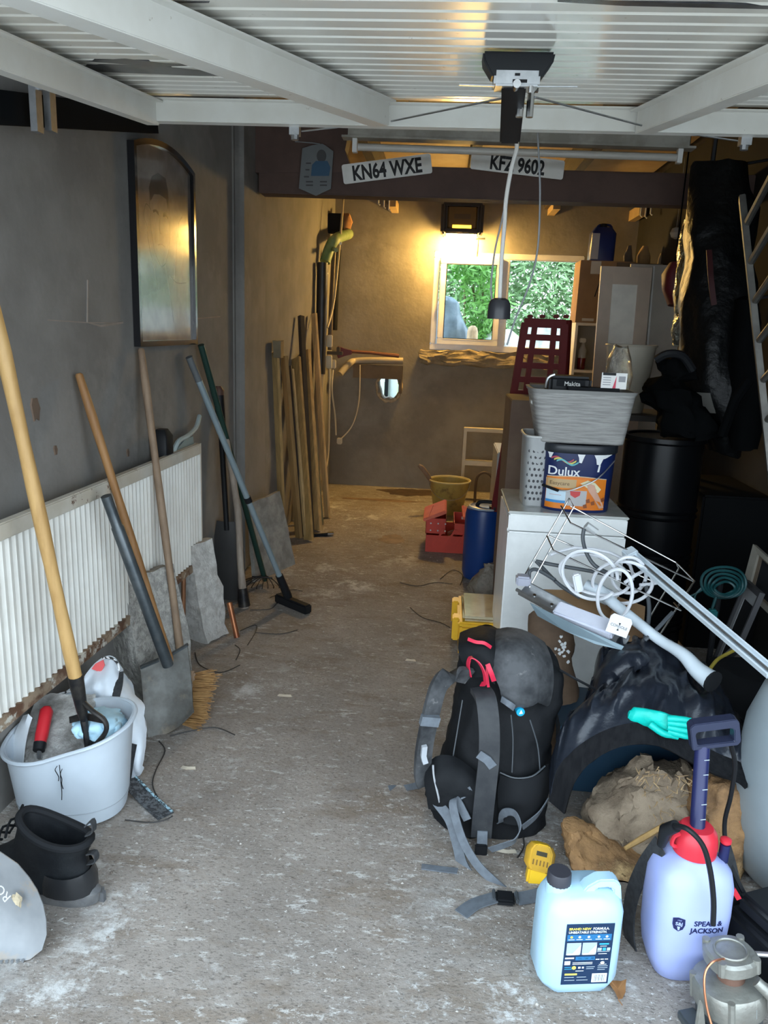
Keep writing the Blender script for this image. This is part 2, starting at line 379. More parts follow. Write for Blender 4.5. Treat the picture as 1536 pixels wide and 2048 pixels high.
MB().bx((sx0+s_-.01, ys-.004, sz0+s_-.01), (sx1-s_+.01, ys+.004, sz1-s_+.01)).obj('pane', mGlass, win, smooth=False)
MB().bx((mid+.03, yf-.004, wz0+t_-.005), (wx1-t_+.005, yf+.004, wz1-t_+.005)).obj('pane', mGlass, win, smooth=False)
g = MB()
for x0, x1, z0, z1 in ((sx0+s_, sx1-s_, sz0+s_, sz1-s_),):
    for c, d in ((((x0+x1)/2, ys-.031, z0), (x1-x0, .004, .006)), (((x0+x1)/2, ys-.031, z1), (x1-x0, .004, .006)), ((x0, ys-.031, (z0+z1)/2), (.006, .004, z1-z0)), ((x1, ys-.031, (z0+z1)/2), (.006, .004, z1-z0))): g.box(c, d)
g.obj('gasket', mBlack, win, smooth=False)
MB().bx((sx0-.012, ys-.03, sz0+.3), (sx0-.002, ys+.01, sz0+.36)).obj('hinge', mSteel, win, smooth=False)

# ================================================================ garden beyond the window
def leafy(name, label, pts, n, size, mat, stemmat, base, droop=.5):
    t = thing(name, label, 'shrub', base, 'garden plants beyond the window'); b = MB(); rnd = random.Random(len(label)*n)
    for _ in range(n):
        c, r = rnd.choice(pts); u = V((rnd.gauss(0, 1), rnd.gauss(0, 1), rnd.gauss(0, 1))).normalized(); p = V(c)+u*r*rnd.random()**.4
        d = V((rnd.gauss(0, 1), rnd.gauss(0, 1), rnd.gauss(-droop, .7))).normalized(); s = d.orthogonal().normalized(); L = size*rnd.uniform(.6, 1.3)
        b.add([p, p+d*L*.5+s*L*.14, p+d*L, p+d*L*.5-s*L*.14], [(0, 1, 2, 3)])
    b.obj('foliage', mat, t, smooth=False, kind='stuff')
    for i in range(4):
        x = base[0]+(i-1.5)*.1; MB().tube([V((x, base[1], -.01)), V((x+.03, base[1], 1.0)), V((x-.04, base[1]+.05, 2.0))], [.02, .012], 6).obj('stem', stemmat, t)
mLeaf = M('bright_leaf', (.14, .38, .06), .5, c2=(.24, .5, .14), scale=3, lo=.3, hi=.7)
mHedge = M('pale_hedge_leaf', (.19, .34, .14), .6, c2=(.30, .46, .24), scale=2.2, lo=.3, hi=.7)
mStem = M('stem_bark', (.2, .15, .08), .8)
leafy('bamboo_shrub', 'bright green bamboo shrub seen through the left window pane', [((.33, 8.9, 2.15), .32), ((.42, 8.9, 1.75), .26), ((.36, 8.9, 1.45), .2), ((.25, 8.9, 2.3), .3)], 2200, .11, mLeaf, mStem, (.36, 8.9, -.01))
leafy('tall_hedge', 'tall pale green hedge filling the right window pane', [((x, 11.2+.2*sin(x*3), z), .45) for x in (-.2, .3, .8, 1.3, 1.8, 2.3, 2.8) for z in (1.3, 1.8, 2.3, 2.7)], 15000, .14, mHedge, mStem, (1.4, 11.3, -.01))
b = MB(); b.loft([ellring((.02, 8.5, z), .22*k, .16*k, 2.2, 20) for z, k in ((0, 1.1), (.5, 1.1), (1.0, 1.15), (1.35, 1.05), (1.6, .8), (1.75, .5), (1.82, .2))]); b.sub(1); b.jit(.05, 6, 2, 2)
b.obj('garden_cover', M('slate_blue_tarp', (.20, .27, .33), .35, c2=(.14, .19, .24), scale=4), label='slate blue tarpaulin bundle outside the left window pane', cat='tarpaulin')
b = MB(); b.lathe([(.06, 0), (.06, 1.38), (.055, 1.5), (.045, 1.54), (.02, 1.56)], 16, (.27, 8.3, -.01)); b.obj('wooden_post', M('pale_post_wood', (.62, .44, .28), .7, stretch=(6, 6, 1)), label='pale wooden post outside the left window pane', cat='post')
b = MB(); b.lathe([(.3, 0), (.36, .6), (.34, 1.2), (.26, 1.42), (.1, 1.52)], 20, (.62, 8.9, -.01)); b.jit(.04, 5, 5); b.obj('white_sack', plain('white_sack_cloth', (.78, .8, .8), .6), label='white sack outside at the foot of the bamboo', cat='sack')
b = MB(); b.bx((.75, 9.6, -.01), (2.5, 10.2, 1.2)); b.bx((.95, 9.65, 1.2), (2.2, 10.15, 1.62)); b.sub(3); b.jit(.05, 4, 8)
b.obj('rubble_heap', M('grey_rubble', (.42, .43, .42), .9, c2=(.62, .62, .6), scale=9, bump=.5), label='pale grey rubble heap outside below the hedge', cat='rubble')
t = thing('garden_fence', 'pale board fence seen through the knocked hole', 'fence', (-.6, 8.6, -.01))
for i in range(9):
    MB().bx((-1.2+i*.14, 8.6, -.01), (-1.2+i*.14+.125, 8.62, 1.25)).obj('board', plain('pale_blue_board', (.80, .88, .92), .6), t, smooth=False)
for i in range(3): MB().bx((-1.15+i*.5, 8.57, -.01), (-1.11+i*.5, 8.6, 1.28)).obj('post', mDark, t, smooth=False)
b = MB(); b.bx((-1.1, 8.3, -.01), (-.2, 8.45, .66)); b.sub(3); b.jit(.05, 5); b.obj('green_sheeting', M('green_sheet', (.25, .60, .42), .5), label='green sheeting seen at the bottom of the knocked hole', cat='sheet')
# ================================================================ up-and-over garage door, open overhead
mDoor = M('white_door_enamel', (.86, .84, .77), .24, c2=(.80, .77, .69), scale=4, detail=6, coat=.25, c3=(.55, .5, .42), s3=26, lo3=.66, hi3=.7)
mDoorF = M('white_frame_enamel', (.80, .79, .74), .35, c2=(.74, .72, .66), scale=5, c3=(.42, .36, .28), s3=30, lo3=.67, hi3=.71)
dx0, dx1, dy0, dy1 = -.93, 1.19, .75, 2.47
def dz(Y): return 2.1-.12*(2.49-Y)
door = struct('door_1', ((dx0+dx1)/2, dy1, dz(dy1)))
pitch = .066; rows = []; yy = dy0
while yy < dy1:
    for f_, h in ((0, 0), (.70, 0), (.78, .010), (.92, .010)):
        Y = yy+f_*pitch
        if Y < dy1: rows.append([V((dx0, Y, dz(Y)+.05+h)), V((dx1, Y, dz(Y)+.05+h))])
    yy += pitch
b = MB(); b.grid(rows, .004); b.obj('ribbed_panel', mDoor, door, ang=20)
def beam(name, p, q, w, h, up=(0, 0, 1), mat=mDoorF):
    b = MB(frame((V(p)+V(q))/2, V(q)-V(p), up)); L = (V(q)-V(p)).length
    b.box((0, -w/2, 0), (L, .004, h)); b.box((0, w/2, 0), (L, .004, h)); b.box((0, 0, -h/2), (L, w, .004)); b.box((0, -w/2-.012, h/2), (L, .024, .004)); b.box((0, w/2+.012, h/2), (L, .024, .004))
    return b.obj(name, mat, door, smooth=False)
beam('end_rail', (dx0, dy1, dz(dy1)+.005), (dx1, dy1, dz(dy1)+.005), .035, .055)
beam('side_rail', (dx0+.01, dy0, dz(dy0)+.0), (dx0+.01, dy1, dz(dy1)+.0), .035, .06)
beam('side_rail', (dx1-.01, dy0, dz(dy0)+.0), (dx1-.01, dy1, dz(dy1)+.0), .035, .06)
def dpt(x, y, off=0): p = DP(x, y, off); return p
A0, A1 = dpt(160, 0), dpt(760, 228); Bm = A0+(A0-A1)*.55
beam('diagonal_brace', Bm, A1, .05, .06)
C0, C1 = dpt(1560, 135), dpt(1290, 245); beam('diagonal_brace', C0+(C0-C1)*1.4, C1, .045, .055)
# hole punched in the left brace
p = D(514, 128, dpt(514, 128).y-.03)
b = MB(frame(dpt(512, 130)+V((0, -.034, .004)), A1-A0, (0, 0, 1))); b.loft([[V((.011*cos(2*pi*i/14), k, .017*sin(2*pi*i/14))) for i in range(14)] for k in (-.0012, .0012)])
b.obj('punched_hole', mDark, door, smooth=False)
# bare dark patches where the skin is torn
mTorn = M('torn_dark_patch', (.05, .05, .055), .25, c2=(.11, .11, .12), scale=18, metal=.3)
for pts in ([(125, 137), (200, 128), (300, 130), (420, 142), (478, 152), (400, 152), (300, 148), (180, 143)], [(165, 122), (250, 117), (320, 125), (425, 131), (330, 133), (240, 128)],
            [(-30, 0), (60, 1), (420, 2), (418, 6), (200, 7), (-30, 6)], [(1115, -4), (1250, 2), (1560, 12), (1560, 19), (1250, 12), (1115, 4)]):
    q = [dpt(x, y, .046) for x, y in pts]; n = len(q); b = MB(); b.add(q+[k+V((0, 0, .003)) for k in q], [tuple(range(n)), tuple(range(2*n-1, n-1, -1))]+[(i, (i+1) % n, n+(i+1) % n, n+i) for i in range(n)])
    b.obj('torn_patch', mTorn, door, smooth=False)
# latch gear at the middle of the door
c = dpt(1035, 128, .02); R_ = Euler((radians(6.8), 0, 0)).to_matrix().to_4x4(); Mx = Matrix.Translation(c) @ R_ @ Matrix.Scale(.58, 4)
b = MB(Mx); b.loft([[V((-.125, -.05, .03)), V((.125, -.05, .03)), V((.125, .10, .03)), V((-.125, .10, .03))], [V((-.12, -.05, 0)), V((.12, -.05, 0)), V((.12, .10, 0)), V((-.12, .10, 0))], [V((-.085, -.04, -.05)), V((.085, -.04, -.05)), V((.085, .08, -.05)), V((-.085, .08, -.05))]])
lb = b.obj('latch_cover', mBlack, door, bevel=.004)
b = MB(Mx); b.bx((-.08, -.045, -.075), (.08, .10, -.02)); lp = b.obj('latch_plate', mSteel, door, smooth=False, bevel=.004)
b = MB(Mx); b.box((0, -.047, -.04), (.018, .003, .008)); b.box((.01, -.047, -.06), (.05, .003, .01)); b.obj('slot', mBlack, lp, smooth=False)
b = MB(Mx); b.tube([(0, -.06, -.07), (0, .02, -.07)], .014, 10); b.tube([(.05, -.05, -.075), (.05, -.05, -.095)], .008, 8); b.obj('spindle', mChrome, lp)
for s, a in ((-1, .2), (1, .215)):
    b = MB(Mx); b.ribbon([(s*.075, 0, -.07), (s*a, .0, -.068)], (0, 1, 0), .014, .004); b.obj('lock_bar', mSteel, lp, smooth=False)
pa, pb = D(1028, 172, c.y+.02), D(1020, 278, c.y+.36)
b = MB(frame(pa, pb-pa, (0, 0, 1))); b.bx((-.02, -.025, -.012), ((pb-pa).length, .025, .012)); b.obj('cable_channel', mBlack, door, smooth=False, bevel=.004)
k = D(1052, 200, c.y+.12); b = MB()
for dx in (0, .022): b.tube([k+V((dx-.012, 0, .02)), k+V((dx-.012, 0, -.035))], .008, 8)
b.bx(k+V((-.06, -.006, .016)), k+V((.025, .006, .024))); b.obj('cable_clamp', mChrome, door)
for s, q in ((0, D(590, 262, 2.5)), (1, D(1490, 282, 2.5))):
    b = MB(); b.tube([D(1008, 196, c.y+.1) if not s else D(1070, 194, c.y+.12), D(780, 243, 2.46) if not s else D(1310, 258, 2.46), q+V((.02 if not s else -.02, 0, 0))], .0025, 5); b.obj('lock_cable', mSteel, door)
    b = MB(); b.box(q+V((0, 0, .012)), (.03, .03, .05)); b.tube([q+V((0, 0, .0)), q+V((0, 0, -.025))], .012, 8); b.box(q+V((0, 0, .035)), (.07, .02, .006)); b.obj('roller_catch', mSteel, door)

# ---------------------------------------------------------------- pull cords with bell-shaped grip
t = thing('pull_cord', 'white and grey pull cords ending in a charcoal bell grip', 'pull cord', D(997, 640, 2.55))
mCord = plain('white_cord', (.72, .70, .66), .5); mGrey = plain('grey_cord', (.25, .26, .27), .5); mBell = plain('charcoal_plastic', (.035, .036, .042), .35)
Yb = 2.55
MB().tube(CR([D(1022, 268, Yb), D(1034, 290, Yb), D(1022, 340, Yb), D(1012, 400, Yb), D(1009, 450, Yb), D(1003, 520, Yb), D(999, 606, Yb)], 5), .0065, 8).obj('cord', mCord, t)
MB().tube(CR([D(1046, 225, Yb), D(1036, 280, Yb), D(1020, 350, Yb), D(1006, 430, Yb), D(990, 500, Yb), D(982, 570, Yb), D(985, 608, Yb)], 5), .003, 6).obj('thin_cord', mGrey, t)
MB().tube(CR([D(1073, 228, Yb), D(1078, 320, Yb), D(1080, 400, Yb), D(1075, 500, Yb), D(1058, 570, Yb), D(1030, 640, Yb), D(1014, 690, Yb)], 5), .003, 6).obj('thin_cord', mGrey, t)
p = D(997, 638, Yb); b = MB(); b.lathe([(.018, .064), (.029, .058), (.0345, .045), (.036, .025), (.0365, 0), (.033, 0), (.031, .03), (.02, .05)], 24, tuple(p)); b.obj('bell_grip', mBell, t)
# ================================================================ on the beam and the rear wall
mPlateM = plain('plate_white', (.84, .83, .78), .4); mInk = plain('black_ink', (.008, .008, .009), .5)
def plate(txt, corners, Y, label):
    a, b_, c = [D(x, y, Y) for x, y in corners]; u = (b_-a); L = u.length; u = u.normalized(); v = (a-c).normalized(); Hh = (a-c).length; n = u.cross(v)
    t = thing('number_plate', label, 'number plate', c, 'number plates on the beam'); m_ = MB(); o = c
    pts = []
    r = .012
    for cx, cy, a0 in ((L-r, r, -90), (L-r, Hh-r, 0), (r, Hh-r, 90), (r, r, 180)):
        for k in range(4): an = radians(a0+30*k); pts.append((cx+r*cos(an), cy+r*sin(an)))
    m_.slab(pts, [], o, u, v, n, -.006) if n.y > 0 else m_.slab(pts, [], o, u, v, n, .006)
    m_.obj('plate', mPlateM, t, smooth=False); nn = -n if n.y > 0 else n
    fn = lambda x, y: o+u*(L/2+x)+v*(Hh*.135+y)+nn*.0072
    lettering(txt, Hh*1.04, fn, mInk, t, sx=.735, bold=.0035)
plate('KN64 WXE', ((683, 330), (861, 307), (688, 369)), 4.6, 'white number plate KN64 WXE tilted up on the beam')
plate('KFZ 9602', ((944, 300), (1130, 322), (940, 338)), 4.58, 'white number plate KFZ 9602 beside the pull cord')
# shield-shaped plaque
Y = 4.59; o = D(632, 392, Y); t = thing('shield_plaque', 'grey shield-shaped plaque with a blue figure on the beam', 'plaque', o)
sh = [D(x, y, Y) for x, y in ((605, 297), (625, 291), (645, 288), (652, 292), (667, 303), (662, 378), (632, 392), (598, 377))]
def flat(name, pts, mat, par, th=.004):
    n = len(pts); b = MB(); b.add(pts+[p+V((0, -th, 0)) for p in pts], [tuple(range(n)), tuple(range(2*n-1, n-1, -1))]+[(i, (i+1) % n, n+(i+1) % n, n+i) for i in range(n)]); return b.obj(name, mat, par, smooth=False)
flat('plaque', sh, plain('dull_grey_print', (.16, .17, .17), .4), t, .006)
flat('blue_print', [D(x, y, Y-.007) for x, y in ((624, 330), (632, 322), (655, 322), (661, 335), (658, 352), (622, 352))], plain('dull_blue_print', (.03, .09, .16), .4), t, .002)
b = MB(); q = D(643, 312, Y-.007); b.loft([[q+V((.027*cos(a*pi/8), -k, .033*sin(a*pi/8))) for a in range(16)] for k in (0, .002)]); b.obj('round_print', plain('dull_dark_print', (.06, .06, .06), .4), t, smooth=False)
for x, y, w_ in ((612, 325, 10), (611, 338, 8), (608, 352, 10), (612, 362, 14), (640, 362, 14), (612, 369, 14), (640, 369, 14)):
    flat('print_line', [D(x, y, Y-.007), D(x+w_, y, Y-.007), D(x+w_, y+3, Y-.007), D(x, y+3, Y-.007)], MATS['dull_dark_print'], t, .001)
b = MB(); b.tube([D(590, 283, 4.6), D(625, 286, 4.6), D(640, 288, 4.6)], .003, 5); b.obj('hanging_wire', mGrey, t)

# fluorescent batten
Y = 4.2; p0, p1 = D(697, 275, Y), D(1375, 297, Y); t = thing('tube_light', 'long fluorescent tube batten hanging below the garage door', 'light fitting', (p0+p1)/2)
b = MB(frame(p0, p1-p0, (0, 0, 1))); L = (p1-p0).length; b.bx((0, -.03, 0), (L, .03, .05)); b.bx((-.03, -.04, -.006), (L+.03, .04, .004)); b.obj('batten', M('dusty_batten', (.36, .34, .29), .5, c2=(.25, .23, .19), scale=7), t, smooth=False)
b = MB(frame(p0, p1-p0, (0, 0, 1))); b.tube([(.05, -.01, -.045), (L-.05, -.01, -.045)], .018, 12); b.obj('tube', plain('dusty_tube', (.55, .52, .46), .25), t)
for x in (.035, L-.035):
    b = MB(frame(p0, p1-p0, (0, 0, 1))); b.bx((x-.012, -.02, -.07), (x+.012, .015, 0)); b.obj('lamp_holder', mWhite, t, smooth=False)
MB().tube([p0+V((.3, 0, .05)), V((p0.x+.3, p0.y, 2.735))], .003, 5).obj('hanger', mSteel, t); MB().tube([p1+V((-.3, 0, .05)), V((p1.x-.3, p1.y, 2.735))], .003, 5).obj('hanger', mSteel, t)

# work light
Y = 7.11; c = D(924, 443, Y); s = sc(Y)
t = thing('work_light', 'yellow portable work light glowing above the window', 'work light', c-V((0, 0, .2)))
mYel = plain('worklight_yellow', (.16, .10, .03), .6); mGuard = plain('worklight_guard', (.045, .043, .045), .6)
b = MB(); b.bx(c+V((-.135, -.125, -.085)), c+V((.135, .13, .12))); b.obj('housing', mYel, t, bevel=.02, seg=3)
gd = []
for s_ in (-1, 1):
    b = MB(); b.bx(c+V((s_*.155-.027, -.14, -.12)), c+V((s_*.155+.027, .13, .14))); b.obj('side_guard', mGuard, t, bevel=.02, seg=3)
b = MB(); b.bx(c+V((-.165, -.14, .105)), c+V((.165, .13, .145))); b.obj('top_guard', mGuard, t, bevel=.015)
b = MB(); b.bx(c+V((-.145, -.14, -.115)), c+V((.145, .13, -.075))); b.obj('collar', mGuard, t, bevel=.01)
b = MB(); b.bx(c+V((-.07, -.1275, .005)), c+V((.07, -.125, .045))); b.obj('rating_plate', plain('dull_label', (.10, .07, .03), .5), t, smooth=False)
b = MB(); b.bx(c+V((-.08, -.1285, -.07)), c+V((.08, -.124, -.045))); b.obj('indicator', M('amber_indicator', (1, .6, .05), .4, emit=(1, .55, .03), estr=3.0), t, smooth=False)
b = MB(); b.lathe([(.004, -.155), (.05, -.147), (.09, -.12), (.117, -.075), (.127, -.03), (.127, -.012)], 28, (c.x, c.y, c.z-.105)); b.obj('lamp_dome', M('glowing_dome', (1, .9, .7), .3, emit=(1.0, .60, .16), estr=105.0), t)
MB().tube([c+V((.13, 0, -.14)), c+V((.21, 0, -.135))], .008, 6).obj('hook', mGuard, t)
MB().tube([c+V((.0, .03, .14)), c+V((0, .06, .2)), c+V((0, .1, .25))], .012, 6).obj('hanging_bracket', plain('pale_bracket', (.5, .42, .3), .6), t)
MB().tube([c+V((.15, .06, -.14)), c+V((.152, .08, -.28))], .008, 6).obj('lead', mGuard, t)

# pipes, cables and odd fittings in the rear left corner
def wp(x, y, off=.06): return W(x, y, off)
t = thing('waste_pipe', 'black waste pipe with a green elbow rising up the rear corner', 'pipe', wp(640, 760))
MB().tube([wp(645, 525), wp(643, 640), wp(640, 748)], .045, 14).obj('black_pipe', plain('black_abs', (.03, .028, .026), .4), t)
MB().tube([wp(645, 545), wp(645, 548)], .047, 14).obj('pipe_ring', mWhite, t)
mGreenP = M('green_painted_pipe', (.17, .27, .10), .5, c2=(.28, .34, .16), scale=6)
MB().tube(CR([wp(650, 524), wp(660, 495, .09), wp(672, 478, .13), wp(697, 468, .16)], 6), .045, 14).obj('green_elbow', mGreenP, t)
MB().tube([wp(664, 497, .10), wp(672, 500, .17)], .018, 8).obj('spigot', mGreenP, t); MB().tube([wp(680, 480, .13), wp(681, 487, .17)], .012, 8).obj('spigot', mWhite, t)
MB().tube([wp(640, 748), wp(637, 800), wp(634, 960)], .038, 12).obj('lower_pipe', plain('buff_pipe', (.36, .31, .22), .5), t)
for i, (xs, off, r, m_, nm, lb) in enumerate((([(668, 500), (662, 620), (660, 700)], .10, .02, plain('brown_conduit', (.12, .09, .06), .6), 'conduit', 'brown vertical conduit beside the black waste pipe'),
        ([(676, 500), (672, 560), (668, 660)], .04, .03, mDark, 'dark_pipe', 'dark vertical pipe in the rear left corner'),
        ([(687, 392), (681, 470), (668, 600), (655, 655)], .16, .009, plain('buff_cable', (.50, .42, .28), .5), 'hanging_cable', 'buff cable hanging in front of the corner pipes'))):
    MB().tube(CR([wp(x, y, off) for x, y in xs], 5), r, 10).obj(nm, m_, label=lb, cat='pipe' if i < 2 else 'cable')
t = thing('socket_box', 'cream sockets with hanging flexes on the rear left wall', 'socket', wp(660, 740))
mCream = plain('cream_plastic', (.66, .58, .42), .45)
for x, y, w_, h in ((659, 682, .035, .075), (658, 724, .04, .08), (666, 728, .03, .055)):
    q = wp(x, y, .10); b = MB(); b.box(q, (.05, w_, h*1.35)); b.obj('box', mCream, t, bevel=.006)
for pts in ([(660, 738), (659, 800), (657, 900), (650, 950)], [(666, 740), (664, 780), (670, 830), (672, 870)]):
    MB().tube(CR([wp(x, y, .11) for x, y in pts], 5), .008, 6).obj('flex', mCream, t)
q = wp(668, 706, .06); b = MB(); b.box(q, (.16, .05, .03)); b.box(q+V((.04, 0, .03)), (.03, .05, .05)); b.obj('pipe_clamp', plain('dark_bracket', (.09, .07, .05), .6), t, bevel=.004)
p = D(690, 446, 7.1); b = MB(); b.loft([ellring(p+V((0, 0, z)), r, r*.8, 2.5, 12) for z, r in ((-.07, .03), (-.04, .06), (0, .065), (.05, .05), (.075, .03))]); b.jit(.02, 20); b.obj('terracotta_lump', M('terracotta', (.36, .17, .07), .8, c2=(.5, .25, .1)), label='terracotta coloured lump in the top rear corner above the green elbow', cat='fitting')
p = D(672, 445, 7.0); b = MB(); b.bx(p+V((-.09, -.05, -.09)), p+V((.06, .06, .07))); b.obj('junction_box', mDark, label='dark junction box beside the terracotta lump', cat='box', bevel=.01)
# boxed pipe along the rear wall with the red hatchet resting on it
pa, pb = D(712, 722, 7.24), D(806, 722, 7.24)
t = thing('heating_pipe', 'buff pipe bending along the rear wall over the hole', 'pipe', pa)
MB().tube(CR([D(680, 748, 7.08), D(698, 728, 7.16), pa, D(760, 721, 7.22), pb], 5), .03, 12).obj('pipe', plain('buff_pipe2', (.42, .36, .26), .5), t)
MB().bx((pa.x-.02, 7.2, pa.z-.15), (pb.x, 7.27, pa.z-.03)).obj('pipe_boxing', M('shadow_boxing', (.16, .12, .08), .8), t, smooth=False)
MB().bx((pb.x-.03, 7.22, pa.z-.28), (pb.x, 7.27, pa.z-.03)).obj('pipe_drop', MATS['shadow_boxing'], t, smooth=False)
MB().tube(CR([D(720, 730, 7.1), D(718, 800, 7.12), D(705, 850, 7.12), D(680, 880, 7.1)], 6), .006, 6).obj('loop_flex', mCream, t)
q = D(679, 882, 7.1); b = MB(); b.box(q, (.05, .03, .06)); b.obj('flex_plug', mCream, t, bevel=.008)
a, b2 = D(686, 702, 7.12), D(798, 712, 7.14); t = thing('hatchet', 'dark red hatchet resting on the pipe along the rear wall', 'hatchet', a)
mRedD = plain('dark_red_paint', (.16, .025, .02), .5)
MB().tube([a, a.lerp(b2, .5)+V((0, 0, .006)), b2], [.016, .014, .018], 8).obj('handle', M('red_brown_handle', (.20, .08, .05), .6, stretch=(1, 8, 8)), t)
b = MB(); n = V((0, 1, 0)); hp = [D(x, y, 7.1) for x, y in ((676, 692), (688, 697), (704, 701), (703, 709), (690, 712), (676, 717), (672, 705))]; b.add([p for p in hp]+[p+V((0, .03, 0)) for p in hp], [tuple(range(7)), tuple(range(13, 6, -1))]+[(i, (i+1) % 7, 7+(i+1) % 7, 7+i) for i in range(7)]); b.obj('head', mRedD, t, smooth=False, bevel=.003)
# ================================================================ left side
mWood = M('worn_handle_wood', (.34, .175, .065), .55, c2=(.26, .125, .045), scale=5, stretch=(6, 6, 1), detail=6, c3=(.22, .12, .06), s3=7, lo3=.6, hi3=.72)
mWoodPale = M('pale_handle_wood', (.50, .31, .12), .45, c2=(.40, .235, .085), scale=4, stretch=(6, 6, 1.2), c3=(.34, .19, .08), s3=9, lo3=.62, hi3=.7)
mWoodDark = M('dark_handle_wood', (.22, .15, .10), .65, c2=(.29, .2, .13), scale=5, stretch=(6, 6, 1))
mWoodGrey = M('grey_handle_wood', (.33, .28, .23), .75, c2=(.25, .2, .16), scale=6, stretch=(6, 6, 1))
mConc = M('rough_concrete_lump', (.58, .565, .53), .95, c2=(.42, .40, .37), scale=26, bump=.8, detail=7, c3=(.5, .49, .47), s3=5, dist=.015)

# radiator
ra, rb = 1.55, 3.52
def rx(Y): return -1.135-(3.5-Y)*.0436
zt, zb = .935, .345
rad = thing('radiator', 'long cream ribbed panel radiator with rust along its edges', 'radiator', (rx(2.5), 2.5, zb))
mRad = M('radiator_enamel', (.70, .69, .645), .35, c2=(.64, .62, .57), scale=5, coat=.15)
mRadE = M('chipped_radiator_edge', (.60, .57, .50), .55, c2=(.52, .48, .4), scale=6, c3=(.10, .045, .025), s3=17, lo3=.62, hi3=.655)
mRust = M('rusty_edge', (.30, .22, .15), .8, c2=(.12, .06, .035), scale=12, lo=.45, hi=.58, c3=(.55, .52, .45), s3=18, lo3=.55, hi3=.62)
n = 60; up_, dn = [], []; rows = [[], []]
for i in range(n):
    Y0 = ra+(rb-ra)*i/n; w_ = (rb-ra)/n
    for f_, d in ((0, 0), (.55, 0), (.70, .010), (.85, .010)):
        Y = Y0+f_*w_; rows[0].append(V((rx(Y)+d-.004, Y, zb+.03))); rows[1].append(V((rx(Y)+d-.004, Y, zt-.05)))
b = MB(); b.grid(rows, .004); b.obj('ribbed_panel', mRad, rad, ang=25)
b = MB(); b.ribbon([V((rx(ra), ra, zt-.025)), V((rx(rb), rb, zt-.025))], (0, 0, 1), .05, .03); b.sub(2); b.obj('top_rail', mRadE, rad, bevel=.004)
b = MB(); b.ribbon([V((rx(ra), ra, zb+.015)), V((rx(rb), rb, zb+.015))], (0, 0, 1), .035, .026); b.sub(3); b.jit(.004, 30); b.obj('bottom_rail', mRust, rad)
b = MB(); b.bx((rx(rb)-.018, rb-.012, zb), (rx(rb)+.012, rb+.004, zt)); b.obj('end_plate', mRad, rad, smooth=False)
for Y in (1.9, 3.2): MB().bx((wallx(Y)+.002, Y-.02, zb+.1), (rx(Y)-.012, Y+.02, zt-.1)).obj('wall_bracket', mRust, rad, smooth=False)
MB().tube([V((rx(3.3), 3.3, zb)), V((rx(3.3)-.01, 3.3, .02))], .011, 8).obj('feed_pipe', M('dull_copper', (.35, .17, .09), .5, metal=.6), rad)

# framed drawing
fp = [W(x, y, .0) for x, y in ((255, 290), (290, 695), (390, 680), (367, 330))]
Yl, Yr = 3.05, 3.69; zbm, ztp = 1.385, 2.20
t = thing('framed_drawing', 'arched black-framed pencil portrait hanging on the left wall', 'picture', (wallx(3.4), 3.4, zbm))
Wm = frame((wallx(Yl)+.002, Yl, zbm), (.0436, 1, 0), (0, 0, 1))           # x along the wall, z up, y into the wall
wd, ht = Yr-Yl, ztp-zbm
def arch(k, ins=0.0):
    pts = [(ins, ins), (wd-ins, ins)]
    for i in range(13):
        f_ = i/12; x = wd-ins-(wd-2*ins)*f_; pts.append((x, ht-ins-.055*(2*(x/wd)-1)**2))
    return pts
def wallpt(x, z, d): return Wm @ V((x, -d, z))
outer, inner = arch(0), arch(0, .022)
b = MB(); no = len(outer)
rr = [[wallpt(x, z, d) for x, z in l] for l, d in ((outer, 0), (outer, .028), (inner, .028), (inner, .008))]; b.loft(rr, cap=False)
fr = b.obj('frame', plain('black_lacquer_frame', (.012, .012, .014), .15, coat=.6), t, ang=25)
mPaper = M('drawing_paper', (.44, .38, .34), .9, c2=(.40, .35, .31), scale=3)
b = MB(); b.add([wallpt(x, z, .010) for x, z in inner], [tuple(range(no))]); b.obj('paper', mPaper, t, smooth=False)
def sketch(name, pts, mat, d=.0106): b = MB(); b.add([wallpt(x*wd, z*ht, d) for x, z in pts], [tuple(range(len(pts)))]); return b.obj(name, mat, t, smooth=False)
mPen = plain('soft_pencil', (.09, .075, .07), .9); mPen2 = plain('light_pencil', (.19, .16, .14), .9); mWash = M('pale_wash', (.50, .45, .38), .9, c2=(.46, .41, .35), scale=4)
sketch('hair', [(.27, .70), (.25, .76), (.30, .82), (.40, .85), (.52, .84), (.56, .78), (.55, .69), (.52, .74), (.42, .75), (.33, .74)], mPen)
sketch('shirt', [(.06, .05), (.90, .05), (.88, .34), (.70, .37), (.55, .36), (.45, .30), (.30, .27), (.12, .24)], mWash)
def stroke(pts, w_=.004, m_=mPen2): b = MB(); b.ribbon(CR([wallpt(x*wd, z*ht, .0108) for x, z in pts], 4), (0, 0, 1) if abs(pts[-1][0]-pts[0][0]) > abs(pts[-1][1]-pts[0][1]) else (0, 1, 0), w_, .0006); return b.obj('pencil_line', m_, t, smooth=False)
for s_ in ([(.26, .74), (.25, .62), (.30, .48), (.40, .40), (.48, .42)], [(.56, .76), (.57, .62), (.54, .50), (.48, .42)], [(.30, .66), (.35, .67), (.39, .66)], [(.46, .66), (.50, .67), (.54, .655)], [(.41, .65), (.40, .57), (.44, .56)], [(.36, .50), (.42, .51), (.48, .50)],
           [(.22, .56), (.16, .62), (.20, .68), (.27, .66)], [(.20, .56), (.24, .46), (.30, .38), (.34, .28)], [(.48, .41), (.52, .33), (.60, .12)], [(.62, .30), (.72, .62), (.80, .68)], [(.56, .36), (.68, .33), (.85, .34)]): stroke(s_)
